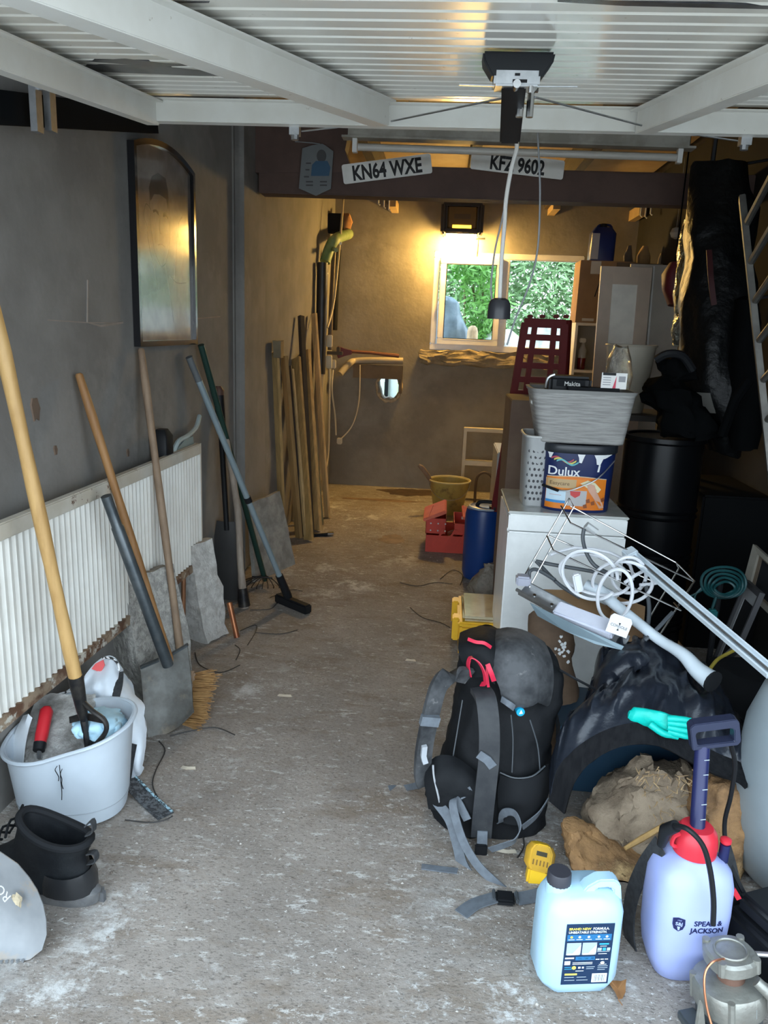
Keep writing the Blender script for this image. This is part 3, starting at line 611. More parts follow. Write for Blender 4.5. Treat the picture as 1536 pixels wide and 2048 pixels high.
for s_ in ([(.30, .655), (.345, .665), (.39, .65)], [(.46, .65), (.50, .66), (.54, .645)]): stroke(s_, .010, mPen)
b = MB(); b.loft([[wallpt(x, z, d) for x, z in inner] for d in (.012, .0145)]); b.obj('glazing', M('picture_glass', (1, 1, 1), .09, trans=1.0, ior=1.5), t, smooth=False)

def handle(par, a, c, r, mat, name='handle', n=12, r2=None):
    a, c = V(a), V(c); k = 9; pts = [a.lerp(c, i/k) for i in range(k+1)]; rs = [r*(.93+.07*sin(i*1.7)) if r2 is None else r+(r2-r)*i/k for i in range(k+1)]
    rs[0] = r*.8; pts[0] = a; return MB().tube([a+(a-c).normalized()*.006]+pts, [r*.5]+rs, n).obj(name, mat, par)

# Dutch hoe standing in the bucket
a, c = D(-14, 610, 1.90), D(152, 1360, 2.00)
t = thing('dutch_hoe', 'pale wooden handled hoe standing in the grey bucket', 'hoe', D(176, 1500, 2.03)); handle(t, a, c, .0205, mWoodPale)
e = D(168, 1440, 2.02); mIron = M('black_iron', (.02, .02, .022), .4, metal=.5, c2=(.05, .045, .04), scale=20)
MB().tube([c-(e-c)*.1, c, c.lerp(e, .7), e], [.0215, .0225, .017, .012], 12).obj('socket', mIron, t)
MB().tube(CR([D(162, 1400, 2.01), D(185, 1422, 1.99), D(208, 1440, 1.985), D(212, 1462, 1.985), D(190, 1490, 1.99), D(174, 1497, 2.0)], 5), .0075, 8).obj('arm', mIron, t)
MB().tube([e, D(172, 1470, 2.015), D(175, 1498, 2.01)], [.012, .009, .008], 8).obj('arm', mIron, t)
b = MB(); b.ribbon([D(140, 1440, 2.06), D(168, 1432, 2.05), D(208, 1440, 2.0)], (0, .4, 1), .02, .006); b.obj('blade', mIron, t, smooth=False)

# steel spade
a, c = W(212, 992, .17), D(336, 1330, 2.58); tip = G(305, 1478)
t = thing('steel_spade', 'steel-shafted digging spade with a muddy blade leaning on the radiator', 'spade', tip)
mShaft = M('blue_grey_shaft', (.07, .085, .095), .35, metal=.6, c2=(.11, .125, .135), scale=10)
MB().tube([a, a.lerp(c, .16), a.lerp(c, .17), a.lerp(c, .9), c], [.018, .018, .0215, .0215, .021], 14).obj('shaft', mShaft, t)
bl = [[D(x, y, Y) for x, y in row] for row, Y in (([(281, 1335), (312, 1326), (335, 1318), (365, 1302)], 2.62), ([(284, 1370), (315, 1368), (342, 1360), (370, 1342)], 2.585), ([(287, 1410), (320, 1412), (350, 1402), (374, 1385)], 2.55), ([(291, 1450), (322, 1455), (352, 1445), (376, 1425)], 2.515), ([(295, 1476), (322, 1479), (350, 1466), (378, 1440)], 2.49))]
for r in bl: r[1] += V((0, .03, 0)); r[2] += V((0, .045, 0)); r[3] += V((0, .06, 0))
rows = [CR(r, 3) for r in bl]
b = MB(); b.grid(rows, .006); b.obj('blade', M('muddy_steel_blade', (.16, .16, .15), .55, metal=.35, c2=(.10, .095, .085), scale=9, c3=(.24, .2, .15), s3=5, bump=.3), t)
b = MB(); b.ribbon([bl[0][0], bl[0][1]], (0, 1, .2), .022, .006); b.ribbon([bl[0][2], bl[0][3]], (0, 1, .2), .022, .006); b.obj('tread', mShaft, t, smooth=False)

# broom behind the spade
a = W(158, 750, .03); ha, he = D(380, 1348, 2.74), D(352, 1462, 2.60); c = (ha+he)/2; t = thing('yard_broom', 'wooden yard broom with tan bristles behind the muddy spade', 'broom', G(400, 1400))
handle(t, a, a.lerp(c, .97), .0165, mWood)
hm = frame(c, he-ha, (-.95, .25, .25)); b = MB(hm); b.bx((-.12, -.03, -.03), (.12, .03, .02)); b.obj('head', mWoodDark, t, bevel=.008)
b = MB(hm); rnd = random.Random(3)
for i in range(420):
    x, y = rnd.uniform(-.115, .115), rnd.uniform(-.025, .025); q = V((x, y, -.028)); e = V((x*1.12+rnd.gauss(0, .006), y*1.7+.015+rnd.gauss(0, .006), -.105+rnd.gauss(0, .006)))
    b.add([q-V((.0022, 0, 0)), q+V((.0022, 0, 0)), e+V((.001, 0, 0)), e-V((.001, 0, 0))], [(0, 1, 2, 3)])
b.obj('bristles', M('tan_bristle', (.42, .24, .09), .7, c2=(.30, .16, .06), scale=20), t, smooth=False, kind='stuff')

# third wooden handle (garden rake) standing behind the concrete
a = W(282, 700, .03); m_ = PL(346, 1205, (-1.045, 0, 0), (1, 0, 0)); c = a+(m_-a)*((a.z-.02)/(a.z-m_.z))
t = thing('garden_rake', 'dark wooden rake handle standing between the two concrete lumps', 'rake', c); handle(t, a, c+V((0, 0, .05)), .0165, mWoodDark)
b = MB(); b.tube([c+V((-.02, -.10, .03)), c+V((.02, .10, .03))], .009, 6)
for k in range(8): q = c+V((-.02, -.10, .03)).lerp(V((.02, .10, .03)), k/7); b.tube([q, q+V((.02, 0, -.028))], .004, 5)
b.obj('rake_head', mIron, t)

# broken concrete
def block(name, label, M_, d, seed, amp=.012, mat=mConc):
    b = MB(M_); b.box((0, 0, d[2]/2), d); b.sub(7); b.jit(amp, 16, seed, 2); b.jit(amp*1.3, 5, seed+3); lo = min(p.z for p in b.v)
    b.v = [V((p.x, p.y, max(p.z, .0))) for p in b.v]
    return b.obj(name, mat, label=label, cat='concrete lump', ang=28, group='broken concrete by the radiator')
pA = G(318, 1420); block('concrete_block', 'dark pitted concrete lump behind the muddy spade', T((pA.x-.055, pA.y+.13, -.01), rz=-32, rx=0, ry=-14), (.20, .24, .52), 2, .010, M('pitted_concrete', (.40, .385, .35), .95, c2=(.26, .25, .23), scale=40, bump=.9, dist=.015))
pB = G(412, 1290); block('concrete_block', 'pale tall concrete lump leaning by the end of the radiator', T((pB.x-.02, pB.y+.1, -.01), rz=-28, ry=-14), (.15, .16, .47), 5)
# copper offcut
a, c = G(474, 1275, .012), G(452, 1225, .10); c = a+V((-.045, .03, .165)); b = MB(); b.tube([c, a], .0135, 12, cap=False); b.tube([c, a], .0115, 12, cap=False)
b.obj('copper_pipe', M('tarnished_copper', (.40, .16, .07), .4, metal=.7, c2=(.28, .1, .05), scale=9), label='short copper pipe offcut leaning on the pale concrete lump', cat='pipe')
# stone slab
q = [G(505, 1168), G(578, 1142), D(588, 984, 4.60), D(500, 1010, 4.35)]
q = [G(512, 1165), G(590, 1128), D(560, 982, 4.62), D(500, 1008, 4.30)]
b = MB(); nn = (q[1]-q[0]).cross(q[3]-q[0]).normalized(); rows = [[q[0].lerp(q[1], i/8).lerp(q[3].lerp(q[2], i/8), j/8) for i in range(9)] for j in range(9)]
b.grid(rows, .025 if nn.x < 0 else .025); b.jit(.006, 9, 4)
b.v = [V((p.x, p.y, max(0, p.z))) for p in b.v]
b.obj('stone_slab', M('veined_stone', (.36, .345, .31), .8, c2=(.23, .22, .2), scale=11, detail=8, bump=.3, c3=(.33, .31, .28), s3=4), label='thin veined grey stone slab leaning against the pier', cat='slab', ang=30)

# long-handled tools against the pier
a, c = W(378, 714, .10), G(580, 1203, .02); t = thing('floor_squeegee', 'floor squeegee with a long pale blue metal handle by the pier', 'squeegee', c)
mBlueM = plain('pale_blue_metal', (.26, .33, .36), .35, metal=.3)
d = (a-c).normalized(); L = (a-c).length
MB().tube([a, a-d*L*.08], .0165, 10).obj('grip', plain('grey_grip', (.10, .11, .115), .6), t)
MB().tube([a-d*L*.08, a-d*L*.50, c+d*.18], .0155, 10).obj('handle', mBlueM, t); MB().tube([a-d*L*.52, a-d*L*.54], .019, 10).obj('joint_collar', mBlack, t)
MB().tube([c+d*.19, c+d*.05, c+d*.0], [.021, .024, .02], 10).obj('socket', mBlack, t)
b = MB(frame(c+V((.0, -.02, .01)), (.75, -.6, 0), (0, 0, 1))); b.bx((-.10, -.025, -.03), (.16, .025, .02)); b.obj('head', mBlack, t, bevel=.008)
a, c = W(402, 690, .05), G(530, 1160, .02); t = thing('green_shaft_hoe', 'dark green shafted garden rake with wire tines by the pier', 'rake', c)
mDG = plain('dark_green_paint', (.015, .045, .035), .35); MB().tube([a, a.lerp(c, .5), c], .016, 10).obj('shaft', mDG, t)
b = MB()
for k in range(9):
    e = c+V((-.13+.03*k, -.16+.01*abs(k-4), .01-.012)); b.tube(CR([c+V((0, 0, .03)), c.lerp(e, .6)+V((0, 0, .03)), e+V((0, 0, .012)), e+V((.0, -.01, .003))], 4), .0028, 5)
b.obj('wire_tines', mIron, t); MB().tube([c+V((-.06, -.07, .04)), c+V((.06, -.07, .04))], .005, 5).obj('tine_brace', mIron, t)
a, c = W(452, 875, .10), G(489, 1215, .0); t = thing('pick_handle', 'worn pale pick handle with a curved shaft in front of the black spade', 'handle', c)
pts = [a, a.lerp(c, .2)+V((.012, 0, 0)), a.lerp(c, .45)+V((.02, 0, 0)), a.lerp(c, .7)+V((.005, 0, 0)), a.lerp(c, .9), c]
MB().tube(CR(pts, 5), [.016, .017, .018, .018, .021, .026], 10).obj('shaft', mWoodGrey, t); MB().tube([c+(a-c)*.12, c+(a-c)*.01], [.026, .033], 10).obj('iron_socket', mIron, t)
a, c = D(437, 772, 3.98), G(462, 1200, .0); t = thing('black_spade', 'narrow black spade with a brown grip standing at the corner of the pier', 'spade', c)
MB().tube([a, a.lerp(c, .02), a.lerp(c, .04)], [.014, .028, .026], 10).obj('grip', plain('brown_grip', (.10, .05, .035), .6), t)
MB().tube([a.lerp(c, .03), a.lerp(c, .17), a.lerp(c, .2), a.lerp(c, .66)], [.026, .026, .015, .015], 10).obj('shaft', mBlack, t)
e = a.lerp(c, .62); rows = [[e.lerp(c, j/8)+V((wx*(.055+.03*min(1, j*.4))*(1 if j < 7 else .8), .012*abs(wx)+.0, 0)) for wx in (-1, -.5, 0, .5, 1)] for j in range(9)]
b = MB(); b.grid(rows, .006); b.obj('blade', plain('dull_dark_blade', (.055, .055, .055), .5, metal=.3), t)
# thing behind the radiator
c = W(325, 900, .05); t = thing('plant_sprayer_head', 'black nozzle and pale hose tucked behind the radiator', 'hose fitting', c)
b = MB(); b.loft([ellring(c+V((0, 0, z)), r*.8, r, 7, 16) for z, r in ((-.10, .035), (-.03, .045), (.06, .045), (.09, .025))]); b.obj('nozzle', mBlack, t)
MB().tube([c+V((0, -.04, .0)), c+V((0, .09, .02))], .012, 8).obj('nozzle_tip', mBlack, t)
MB().tube(CR([W(340, 925, .06), W(355, 885, .07), W(375, 872, .07), W(392, 855, .06), W(399, 832, .05)], 5), .011, 8).obj('pale_hose', plain('pale_aqua_hose', (.42, .50, .50), .3), t)
b = MB(); b.grid([[W(x, y, .055) for x, y in r] for r in ([(330, 925), (345, 905), (365, 880), (382, 872)], [(332, 935), (350, 925), (368, 915), (386, 905)])], .01); b.obj('hose_flap', plain('dull_aqua', (.25, .33, .34), .5), t)

# ---------------------------------------------------------------- timber leaning on the rear part of the left wall
mT = [M('timber_%d' % i, c, .7, c2=tuple(k*.72 for k in c), scale=4, stretch=(9, 9, .8), detail=6) for i, c in enumerate(((.56, .37, .15), (.47, .30, .11), (.62, .43, .20), (.40, .25, .10)))]
mTD = M('timber_dark', (.045, .035, .028), .8); mTG = M('timber_green', (.13, .14, .09), .8, c2=(.2, .17, .1), scale=5, stretch=(9, 9, 1))
TB = [  # top px, foot px, width px, thickness m, material, words
 (549, 706, 563, 1068, 22, .022, mT[0], 'leftmost timber board of the leaning row, half hidden by the slab'),
 (568, 712, 598, 1076, 15, .03, mT[3], 'narrow brown timber second from the left in the leaning row'),
 (574, 732, 601, 1074, 9, .045, mTD, 'thin near-black batten third from the left in the leaning row'),
 (584, 738, 612, 1080, 8, .02, mT[2], 'thin pale batten in the middle of the leaning row'),
 (592, 716, 618, 1082, 24, .022, mT[1], 'wide ochre board in the middle of the leaning row'),
 (602, 632, 622, 1075, 9, .04, mTD, 'tall dark batten behind the leaning boards'),
 (611, 702, 634, 1062, 24, .03, mT[0], 'wide golden board right of the middle in the leaning row'),
 (620, 760, 642, 1050, 9, .03, mTG, 'greenish batten second from the right in the leaning row'),
 (628, 627, 655, 1036, 13, .022, mT[2], 'tallest pale timber at the right end of the leaning row')]
for i, (xt, yt, xb, yb, wpx, th, m_, lb) in enumerate(TB):
    foot = G(xb, yb); top = W(xt, yt, .02+.012*i*.3); 
    d = top-foot; side = V((.75, -.66, 0)); Y = foot.y; wd_ = wpx*sc(Y)*1.05
    b = MB(frame(foot, d, side)); L = d.length; b.bx((.0, -th/2, -wd_/2), (L, th/2, wd_/2)); 
    b.v = [V((p.x, p.y, max(0, p.z))) for p in b.v]
    b.obj('timber_board', m_, label=lb, cat='timber', smooth=False, bevel=.002, group='timber leaning on the left wall')
p = W(557, 698, .05); b = MB(); b.box(p, (.05, .11, .11)); b.sub(2); b.jit(.008, 14); b.obj('brick_stub', M('dull_masonry', (.20, .16, .10), .9), label='rough masonry stub above the leftmost leaning board', cat='masonry', ang=30)
c = G(640, 1070, .012); t = thing('pipe_fitting', 'small chrome and dark pipe fitting at the foot of the timber', 'fitting', c)
MB().tube([c+V((-.08, -.03, 0)), c+V((.06, .03, .0))], .012, 8).obj('body', mDark, t); MB().tube([c+V((.05, .025, .005)), c+V((.09, .04, .005))], .017, 10).obj('nut', mChrome, t)
# ================================================================ mop bucket and what stands in and around it
bc = V((-1.080, 2.06, 0)); BH = .275; BK = 1.065
mBkt = M('grey_bucket_plastic', (.50, .56, .62), .35, c2=(.46, .515, .57), scale=4, c3=(.32, .30, .28), s3=16, lo3=.68, hi3=.75)
t = thing('mop_bucket', 'pale grey oval mop bucket holding the hoe and trowel', 'bucket', bc)
def bring(rx_, ry_, z, wob=0.0, n=48):
    o = []
    for p in ellring((bc.x, bc.y, 0), rx_*BK, ry_*BK, 2.35, n, radians(8)):
        a = atan2(p.y-bc.y, p.x-bc.x); q = p-V((bc.x, bc.y, 0))
        pin = 1-.10*max(0, cos((a-radians(-75))*1.0))**10*(wob > 0) ; o.append(V((bc.x+q.x*pin, bc.y+q.y*pin, z+wob*(.035*cos(a-radians(20))-.02*max(0, cos(a-radians(-110)))))))
    return o
b = MB(); b.loft([bring(.135, .105, 0), bring(.147, .117, .01), bring(.155, .123, .06), bring(.17, .133, BH-.05, .7), bring(.178, .139, BH, 1), bring(.171, .133, BH, 1), bring(.160, .125, BH-.05, .7), bring(.148, .115, .06), bring(.13, .10, .015)]); b.obj('bucket_body', mBkt, t)
b = MB(); b.tube(bring(.180, .141, BH-.002, 1), .0065, 8, closed=True); b.obj('rim', mBkt, t)
b = MB(); b.tube(bring(.1535, .1225, .055), .002, 5, closed=True); b.obj('base_line', plain('bucket_shadow_line', (.3, .33, .36), .5), t)
b = MB(); rnd = random.Random(5)
for x0, y0, ln in ((118, 1530, 70), (112, 1532, 30), (122, 1538, 40)):
    pts = [D(x0+rnd.uniform(-3, 3)+i*1.0, y0+ln*i/4, bc.y-.148+.003*i) for i in range(5)]; b.tube(CR(pts, 3), .0012, 4)
b.obj('hair_strand', mDark, t)
b = MB(); b.loft([bring(.150, .116, .12), bring(.150, .116, .13)]); b.sub(1); b.jit(.01, 20); b.obj('dried_plaster', M('dried_plaster', (.42, .41, .39), .9, c2=(.3, .29, .28), scale=18, bump=.6), t)

# plastering trowel with red grip
c = D(115, 1462, 2.075); ex = (D(190, 1400, 2.17)-D(70, 1400, 2.13)).normalized(); ez = (D(125, 1392, 2.19)-D(100, 1525, 2.02)).normalized(); ny = ex.cross(ez).normalized()
mm = Matrix((ex, ny, ez)).transposed().to_4x4(); mm.translation = D(105, 1462, 2.10)
t = thing('plaster_trowel', 'plaster-caked steel float with a red grip in the bucket', 'trowel', mm @ V((0, 0, -.12)))
b = MB(mm); b.box((.02, 0, -.01), (.185, .003, .27)); b.sub(14); b.jit(.006, 22, 3, 2); b.jit(.003, 60, 3, 2); b.obj('blade', M('caked_plaster_steel', (.40, .39, .37), .4, c2=(.20, .19, .175), scale=14, detail=8, bump=.7, metal=.25, c3=(.55, .54, .52), s3=9), t)
b = MB(mm); b.loft([ellring((-.02, .036, z), r*1.0, r, 2.6, 14) for z, r in ((-.055, .017), (-.03, .019), (.02, .019), (.05, .020), (.062, .012))]); b.obj('grip', plain('red_rubber', (.55, .02, .03), .4), t)
b = MB(mm); b.loft([ellring((-.02, .036, z), r, r, 2.6, 14) for z, r in ((-.078, .017), (-.054, .0185))]); b.obj('grip_end', mBlack, t)
b = MB(mm); b.tube([V((-.02, .036, .055)), V((-.02, .012, .075)), V((-.02, 0, .07))], .007, 8); b.obj('tang', mSteel, t); b = MB(mm); b.tube([V((-.02, .036, -.07)), V((-.02, .012, -.09)), V((-.02, 0, -.085))], .007, 8); b.obj('tang', mSteel, t)
# clear plastic offcut at the left of the bucket
rows = [CR([D(x, y, Y) for x, y, Y in r], 4) for r in ([(20, 1520, 2.02), (30, 1470, 2.06), (48, 1432, 2.1)], [(35, 1530, 2.0), (42, 1480, 2.04), (58, 1428, 2.08)], [(47, 1530, 1.99), (52, 1485, 2.03), (64, 1436, 2.08)])]
b = MB(); b.grid(rows, .003); b.obj('float_edge', plain('white_float_plastic', (.62, .66, .70), .35), label='pale plastic float edge at the left of the bucket', cat='float')
# blue rag
def rag(name, label, cat, rows, mat, amp, seed, th=.006, sub=5, sc_=18, **k):
    R = [CR([D(*q) for q in r], sub) for r in rows]; n = len(R[0]); cols = [CR([R[i][j] for i in range(len(R))], sub) for j in range(n)]
    b = MB(); b.grid([[cols[j][i] for j in range(n)] for i in range(len(cols[0]))]); 
    o = V((seed*3.1, seed, 0)); b.v = [p+V((0, -1, .3)).normalized()*amp*(noise.noise(p*sc_+o)+.6*noise.noise(p*sc_*2.2+o)) for p in b.v]
    n2 = len(cols[0]); rows2 = [[b.v[i*n+j] for j in range(n)] for i in range(n2)]; b2 = MB(); b2.grid(rows2, th)
    return b2.obj(name, mat, label=label, cat=cat, ang=80, **k)
mRag = M('light_blue_cloth', (.38, .60, .74), .8, c2=(.46, .68, .80), scale=12, bump=.2)
rg_ = rag('cloth_rag', 'crumpled light blue rag in the bucket beside the hoe', 'cloth', [[(142, 1452, 2.04), (165, 1436, 2.1), (200, 1428, 2.12), (232, 1432, 2.12), (243, 1442, 2.10)], [(146, 1468, 2.0), (170, 1458, 2.01), (205, 1455, 2.0), (235, 1455, 2.03), (247, 1462, 2.07)], [(158, 1485, 2.0), (178, 1492, 1.99), (210, 1494, 1.985), (235, 1490, 2.0), (246, 1484, 2.05)]], mRag, .030, 2, sc_=34, sub=8)
rg_.location.y += .03; rg_.location.x -= .012
# white sack with black webbing behind the bucket
mBag = M('white_woven_bag', (.74, .80, .86), .6, c2=(.66, .72, .79), scale=6, bump=.15)
mWeb = M('black_webbing', (.02, .022, .025), .7, c2=(.035, .037, .04), scale=60)
t = thing('tote_bag', 'white woven tote bag with black straps behind the bucket', 'bag', G(270, 1540))
def cloth(par, name, rows, mat, amp, seed, th=.004, sub=4, sc_=14, dr=(0, -1, .2)):
    R = [CR([D(*q) for q in r], sub) for r in rows]; n = len(R[0]); cols = [CR([R[i][j] for i in range(len(R))], sub) for j in range(n)]; o = V((seed*3.1, seed, 0)); dr = V(dr).normalized()
    rr = [[cols[j][i]+dr*amp*(noise.noise(cols[j][i]*sc_+o)+.5*noise.noise(cols[j][i]*sc_*2.2+o)) for j in range(n)] for i in range(len(cols[0]))]
    b = MB(); b.grid(rr, th); return b.obj(name, mat, par, ang=80)
cloth(t, 'bag_body', [[(174, 1352, 2.31), (188, 1330, 2.33), (206, 1317, 2.345), (226, 1318, 2.35), (241, 1340, 2.36), (254, 1364, 2.39)], [(168, 1385, 2.26), (186, 1366, 2.265), (206, 1362, 2.265), (230, 1362, 2.275), (250, 1372, 2.31), (272, 1387, 2.37)], [(166, 1415, 2.25), (188, 1402, 2.25), (208, 1402, 2.23), (236, 1402, 2.235), (260, 1404, 2.27), (284, 1407, 2.34)], [(168, 1440, 2.25), (195, 1436, 2.24), (217, 1434, 2.23), (243, 1436, 2.23), (265, 1436, 2.25), (289, 1432, 2.31)], [(200, 1490, 2.25), (232, 1498, 2.24), (250, 1500, 2.22), (266, 1500, 2.22), (280, 1500, 2.23), (292, 1490, 2.28)], [(210, 1560, 2.26), (236, 1568, 2.25), (254, 1566, 2.23), (268, 1558, 2.23), (279, 1548, 2.24), (288, 1530, 2.27)]], mBag, .026, 4, sc_=18)
cloth(t, 'bag_side', [[(110, 1400, 2.26), (140, 1378, 2.3), (165, 1362, 2.33), (185, 1345, 2.36)], [(112, 1412, 2.24), (142, 1400, 2.27), (168, 1392, 2.28), (190, 1380, 2.31)], [(116, 1430, 2.22), (145, 1425, 2.24), (170, 1425, 2.25), (195, 1425, 2.26)]], mBag, .014, 7)
b = MB(); b.ribbon([D(180, 1352, 2.32), D(166, 1372, 2.29), D(150, 1385, 2.27)], (0, .3, 1), .032, .003); b.obj('strap', mWeb, t)
b = MB(); b.ribbon([D(238, 1345, 2.325), D(236, 1372, 2.255), D(228, 1402, 2.215), D(218, 1434, 2.195)], (1, 0, .1), .030, .003, 4); b.obj('strap', mWeb, t)
b = MB(); b.ribbon([D(268, 1488, 2.2), D(262, 1520, 2.19), D(256, 1560, 2.17)], (1, 0, .1), .02, .003, 3); b.obj('strap', mWeb, t)
b = MB(); pts = CR([D(105, 1392, 2.25), D(130, 1385, 2.27), D(150, 1380, 2.29)], 5)+CR([D(205, 1316, 2.335), D(222, 1316, 2.335), D(236, 1328, 2.335), D(239, 1350, 2.325)], 5)
mRp = M('black_white_rope', (.7, .7, .7), .7, c2=(.02, .02, .02), scale=60, lo=.49, hi=.51); MB().tube(pts[:11], .004, 6).obj('rope_edge', mRp, t); MB().tube(pts[11:], .004, 6).obj('rope_edge', mRp, t)
for px_ in ([(183, 1338), (190, 1328), (206, 1320), (209, 1331), (201, 1346), (191, 1341)],):
    q = [D(x, y, 2.30) for x, y in px_]; n_ = len(q); b = MB(); b.loft([q, [p+V((0, .004, 0)) for p in q]]); b.obj('red_print', plain('coral_red', (.75, .12, .12), .6), t, smooth=False)
# strap tail on the floor
a, c = G(258, 1560, .03), G(332, 1632, .004); t = thing('floor_strap', 'black patterned strap with pale blue edging on the floor by the bucket', 'strap', c)
d = (c-a).normalized(); s_ = d.cross(V((0, 0, 1))); b = MB(); b.ribbon([a, a.lerp(c, .5)+V((0, 0, -.006)), c], s_, .055, .004, 3); b.obj('webbing', M('carbon_weave', (.03, .033, .038), .5, c2=(.10, .11, .12), scale=90, lo=.47, hi=.53), t)
b = MB(); b.ribbon([a-s_*.024+V((0, 0, .003)), a.lerp(c, .5)-s_*.024+V((0, 0, -.003)), c-s_*.024+V((0, 0, .003))], s_, .007, .003, 3); b.obj('edging', M('pale_blue_stitch', (.35, .55, .65), .6, c2=(.05, .07, .08), scale=120, lo=.48, hi=.52), t)

# ---------------------------------------------------------------- black work boot, toe to the left
hl = G(175, 1795); t = thing('work_boot', 'black lace-up work boot standing in front of the mop bucket', 'boot', hl)
Bm_ = frame(hl+V((.0, -.01, 0)), (-.97, .12, 0), (0, 0, 1)) @ Matrix.Scale(1.17, 4)      # x heel to toe, z up; y to the far side
mBoot = M('black_boot_leather', (.009, .010, .012), .5, c2=(.014, .016, .018), scale=14, bump=.2, spec=.25)
mSole = M('dark_grey_sole', (.09, .092, .098), .8, c2=(.13, .13, .13), scale=18, bump=.3)
def bsec(x, z0, z1, hw, p=2.4, n=20, cut=0): 
    zc, rz_ = (z0+z1)/2, (z1-z0)/2; o = []
    for i in range(n):
        a = 2*pi*i/n; o.append(V((x, hw*copysign(abs(cos(a))**(2/p), cos(a)), zc+rz_*copysign(abs(sin(a))**(2/p), sin(a)))))
    return o
b = MB(Bm_); b.loft([ellring((.105-.0, 0, z), .0, .0, 2, 4) for z in (0, 0)]) if False else None
def solering(z, k=1.0):
    o = []
    for i in range(40):
        a = 2*pi*i/40; x = .135+.158*k*cos(a); hw = (.043+.012*cos(a)*.5 - .008*max(0, cos(a*2+pi))*1.0)*k; o.append(V((x, hw*copysign(abs(sin(a))**.75, sin(a)), z+.012*max(0, cos(a))**3)))
    return o
b = MB(Bm_); b.loft([solering(0, 1.0), solering(.006, 1.06), solering(.032, 1.09), solering(.042, 1.0)]); so = b.obj('sole', mSole, t)
b = MB(Bm_)
for i in range(13):
    a = 2*pi*(i+.5)/26+pi; x = .135+.172*cos(a); hw = (.043+.006*cos(a))*1.10; b.box((x, hw*copysign(abs(sin(a))**.75, sin(a)), .012), (.014, .010, .024))
b.obj('tread_lug', mSole, so, smooth=False)
up = []
for z, x0, x1, hw in ((.034, -.018, .285, .047), (.055, -.018, .275, .048), (.08, -.012, .245, .046), (.105, -.008, .20, .044), (.13, -.010, .165, .043), (.155, -.014, .15, .044), (.175, -.02, .15, .046)):
    up.append([V(((x0+x1)/2+(x1-x0)/2*cos(2*pi*i/32), hw*copysign(abs(sin(2*pi*i/32))**.8, sin(2*pi*i/32)), z+(.022*cos(2*pi*i/32)*(1 if z > .15 else 0) - .014*(z > .16)*abs(sin(2*pi*i/32))**2))) for i in range(32)])
inn = [[V((p.x*.86+.01, p.y*.78, p.z-.004)) for p in up[-1]], [V((p.x*.80+.012, p.y*.72, p.z-.05)) for p in up[-1]], [V((p.x*.8+.012, p.y*.7, .06)) for p in up[-1]]]
b = MB(Bm_); b.loft(up+inn); b.obj('upper', mBoot, t, ang=60)
b = MB(Bm_); b.tube([V((p.x*.95+.003, p.y*.92, p.z+.002)) for p in up[-1]], .009, 8, closed=True); b.obj('padded_collar', mDark, t)
b = MB(Bm_); b.loft([ellring((-.0+.04, 0, z), rx_, ry_, 2.2, 20) for z, rx_, ry_ in ((.034, .066, .051), (.06, .065, .052), (.085, .055, .049))], cap=False); b.obj('heel_counter', plain('glossy_black_rubber', (.02, .021, .023), .25), t)
b = MB(Bm_); b.ribbon([V((-.012, 0, .172)), V((-.03, 0, .185)), V((-.028, 0, .21)), V((-.012, 0, .195))], (0, 1, 0), .016, .003, 3); b.obj('heel_loop', mWeb, t)
b = MB(Bm_); b.ribbon([V((-.012, 0, .10)), V((-.032, 0, .11)), V((-.03, 0, .13)), V((-.012, 0, .125))], (0, 1, 0), .016, .003, 3); b.obj('heel_loop', mWeb, t)
b = MB(Bm_); b.loft([[V((.10, -.05, .10)), V((.175, -.035, .115)), V((.155, -.03, .17)), V((.12, -.045, .165))], [V((.10, -.053, .10)), V((.175, -.04, .115)), V((.155, -.036, .17)), V((.12, -.05, .165))]]); b.obj('eyelet_panel', mBoot, t, bevel=.001)
for k in range(4): MB(Bm_).tube(CR([V((.165+.022*k, -.035, .155-.022*k)), V((.175+.022*k, 0, .175-.022*k)), V((.165+.022*k, .035, .155-.022*k))], 3), .003, 5).obj('lace', mDark, t)
b = MB(Bm_); b.tube(CR([V((.16, 0, .18)), V((.19, -.06, .17)), V((.22, -.09, .12)), V((.24, -.07, .08))], 4), .0028, 5); b.obj('loose_lace', mDark, t)
b = MB(Bm_); b.loft([[V((.055, -.0535, .055)), V((.10, -.054, .05)), V((.11, -.0535, .066)), V((.06, -.0530, .070))], [V((.055, -.0555, .055)), V((.10, -.056, .05)), V((.11, -.0555, .066)), V((.06, -.055, .07))]]); b.obj('side_tag', plain('dark_tag', (.04, .045, .05), .3), t, smooth=False)
for k in range(5): MB(Bm_).box((.068+.007*k, -.0566, .0605), (.0048, .0008, .005)).obj('tag_mark', plain('pale_print', (.55, .6, .62), .5), t, smooth=False)

# ---------------------------------------------------------------- round shovel blade in the left foreground
c = G(30, 1926); t = thing('shovel', 'grey steel shovel blade standing on its serrated edge in the left foreground', 'shovel', c)
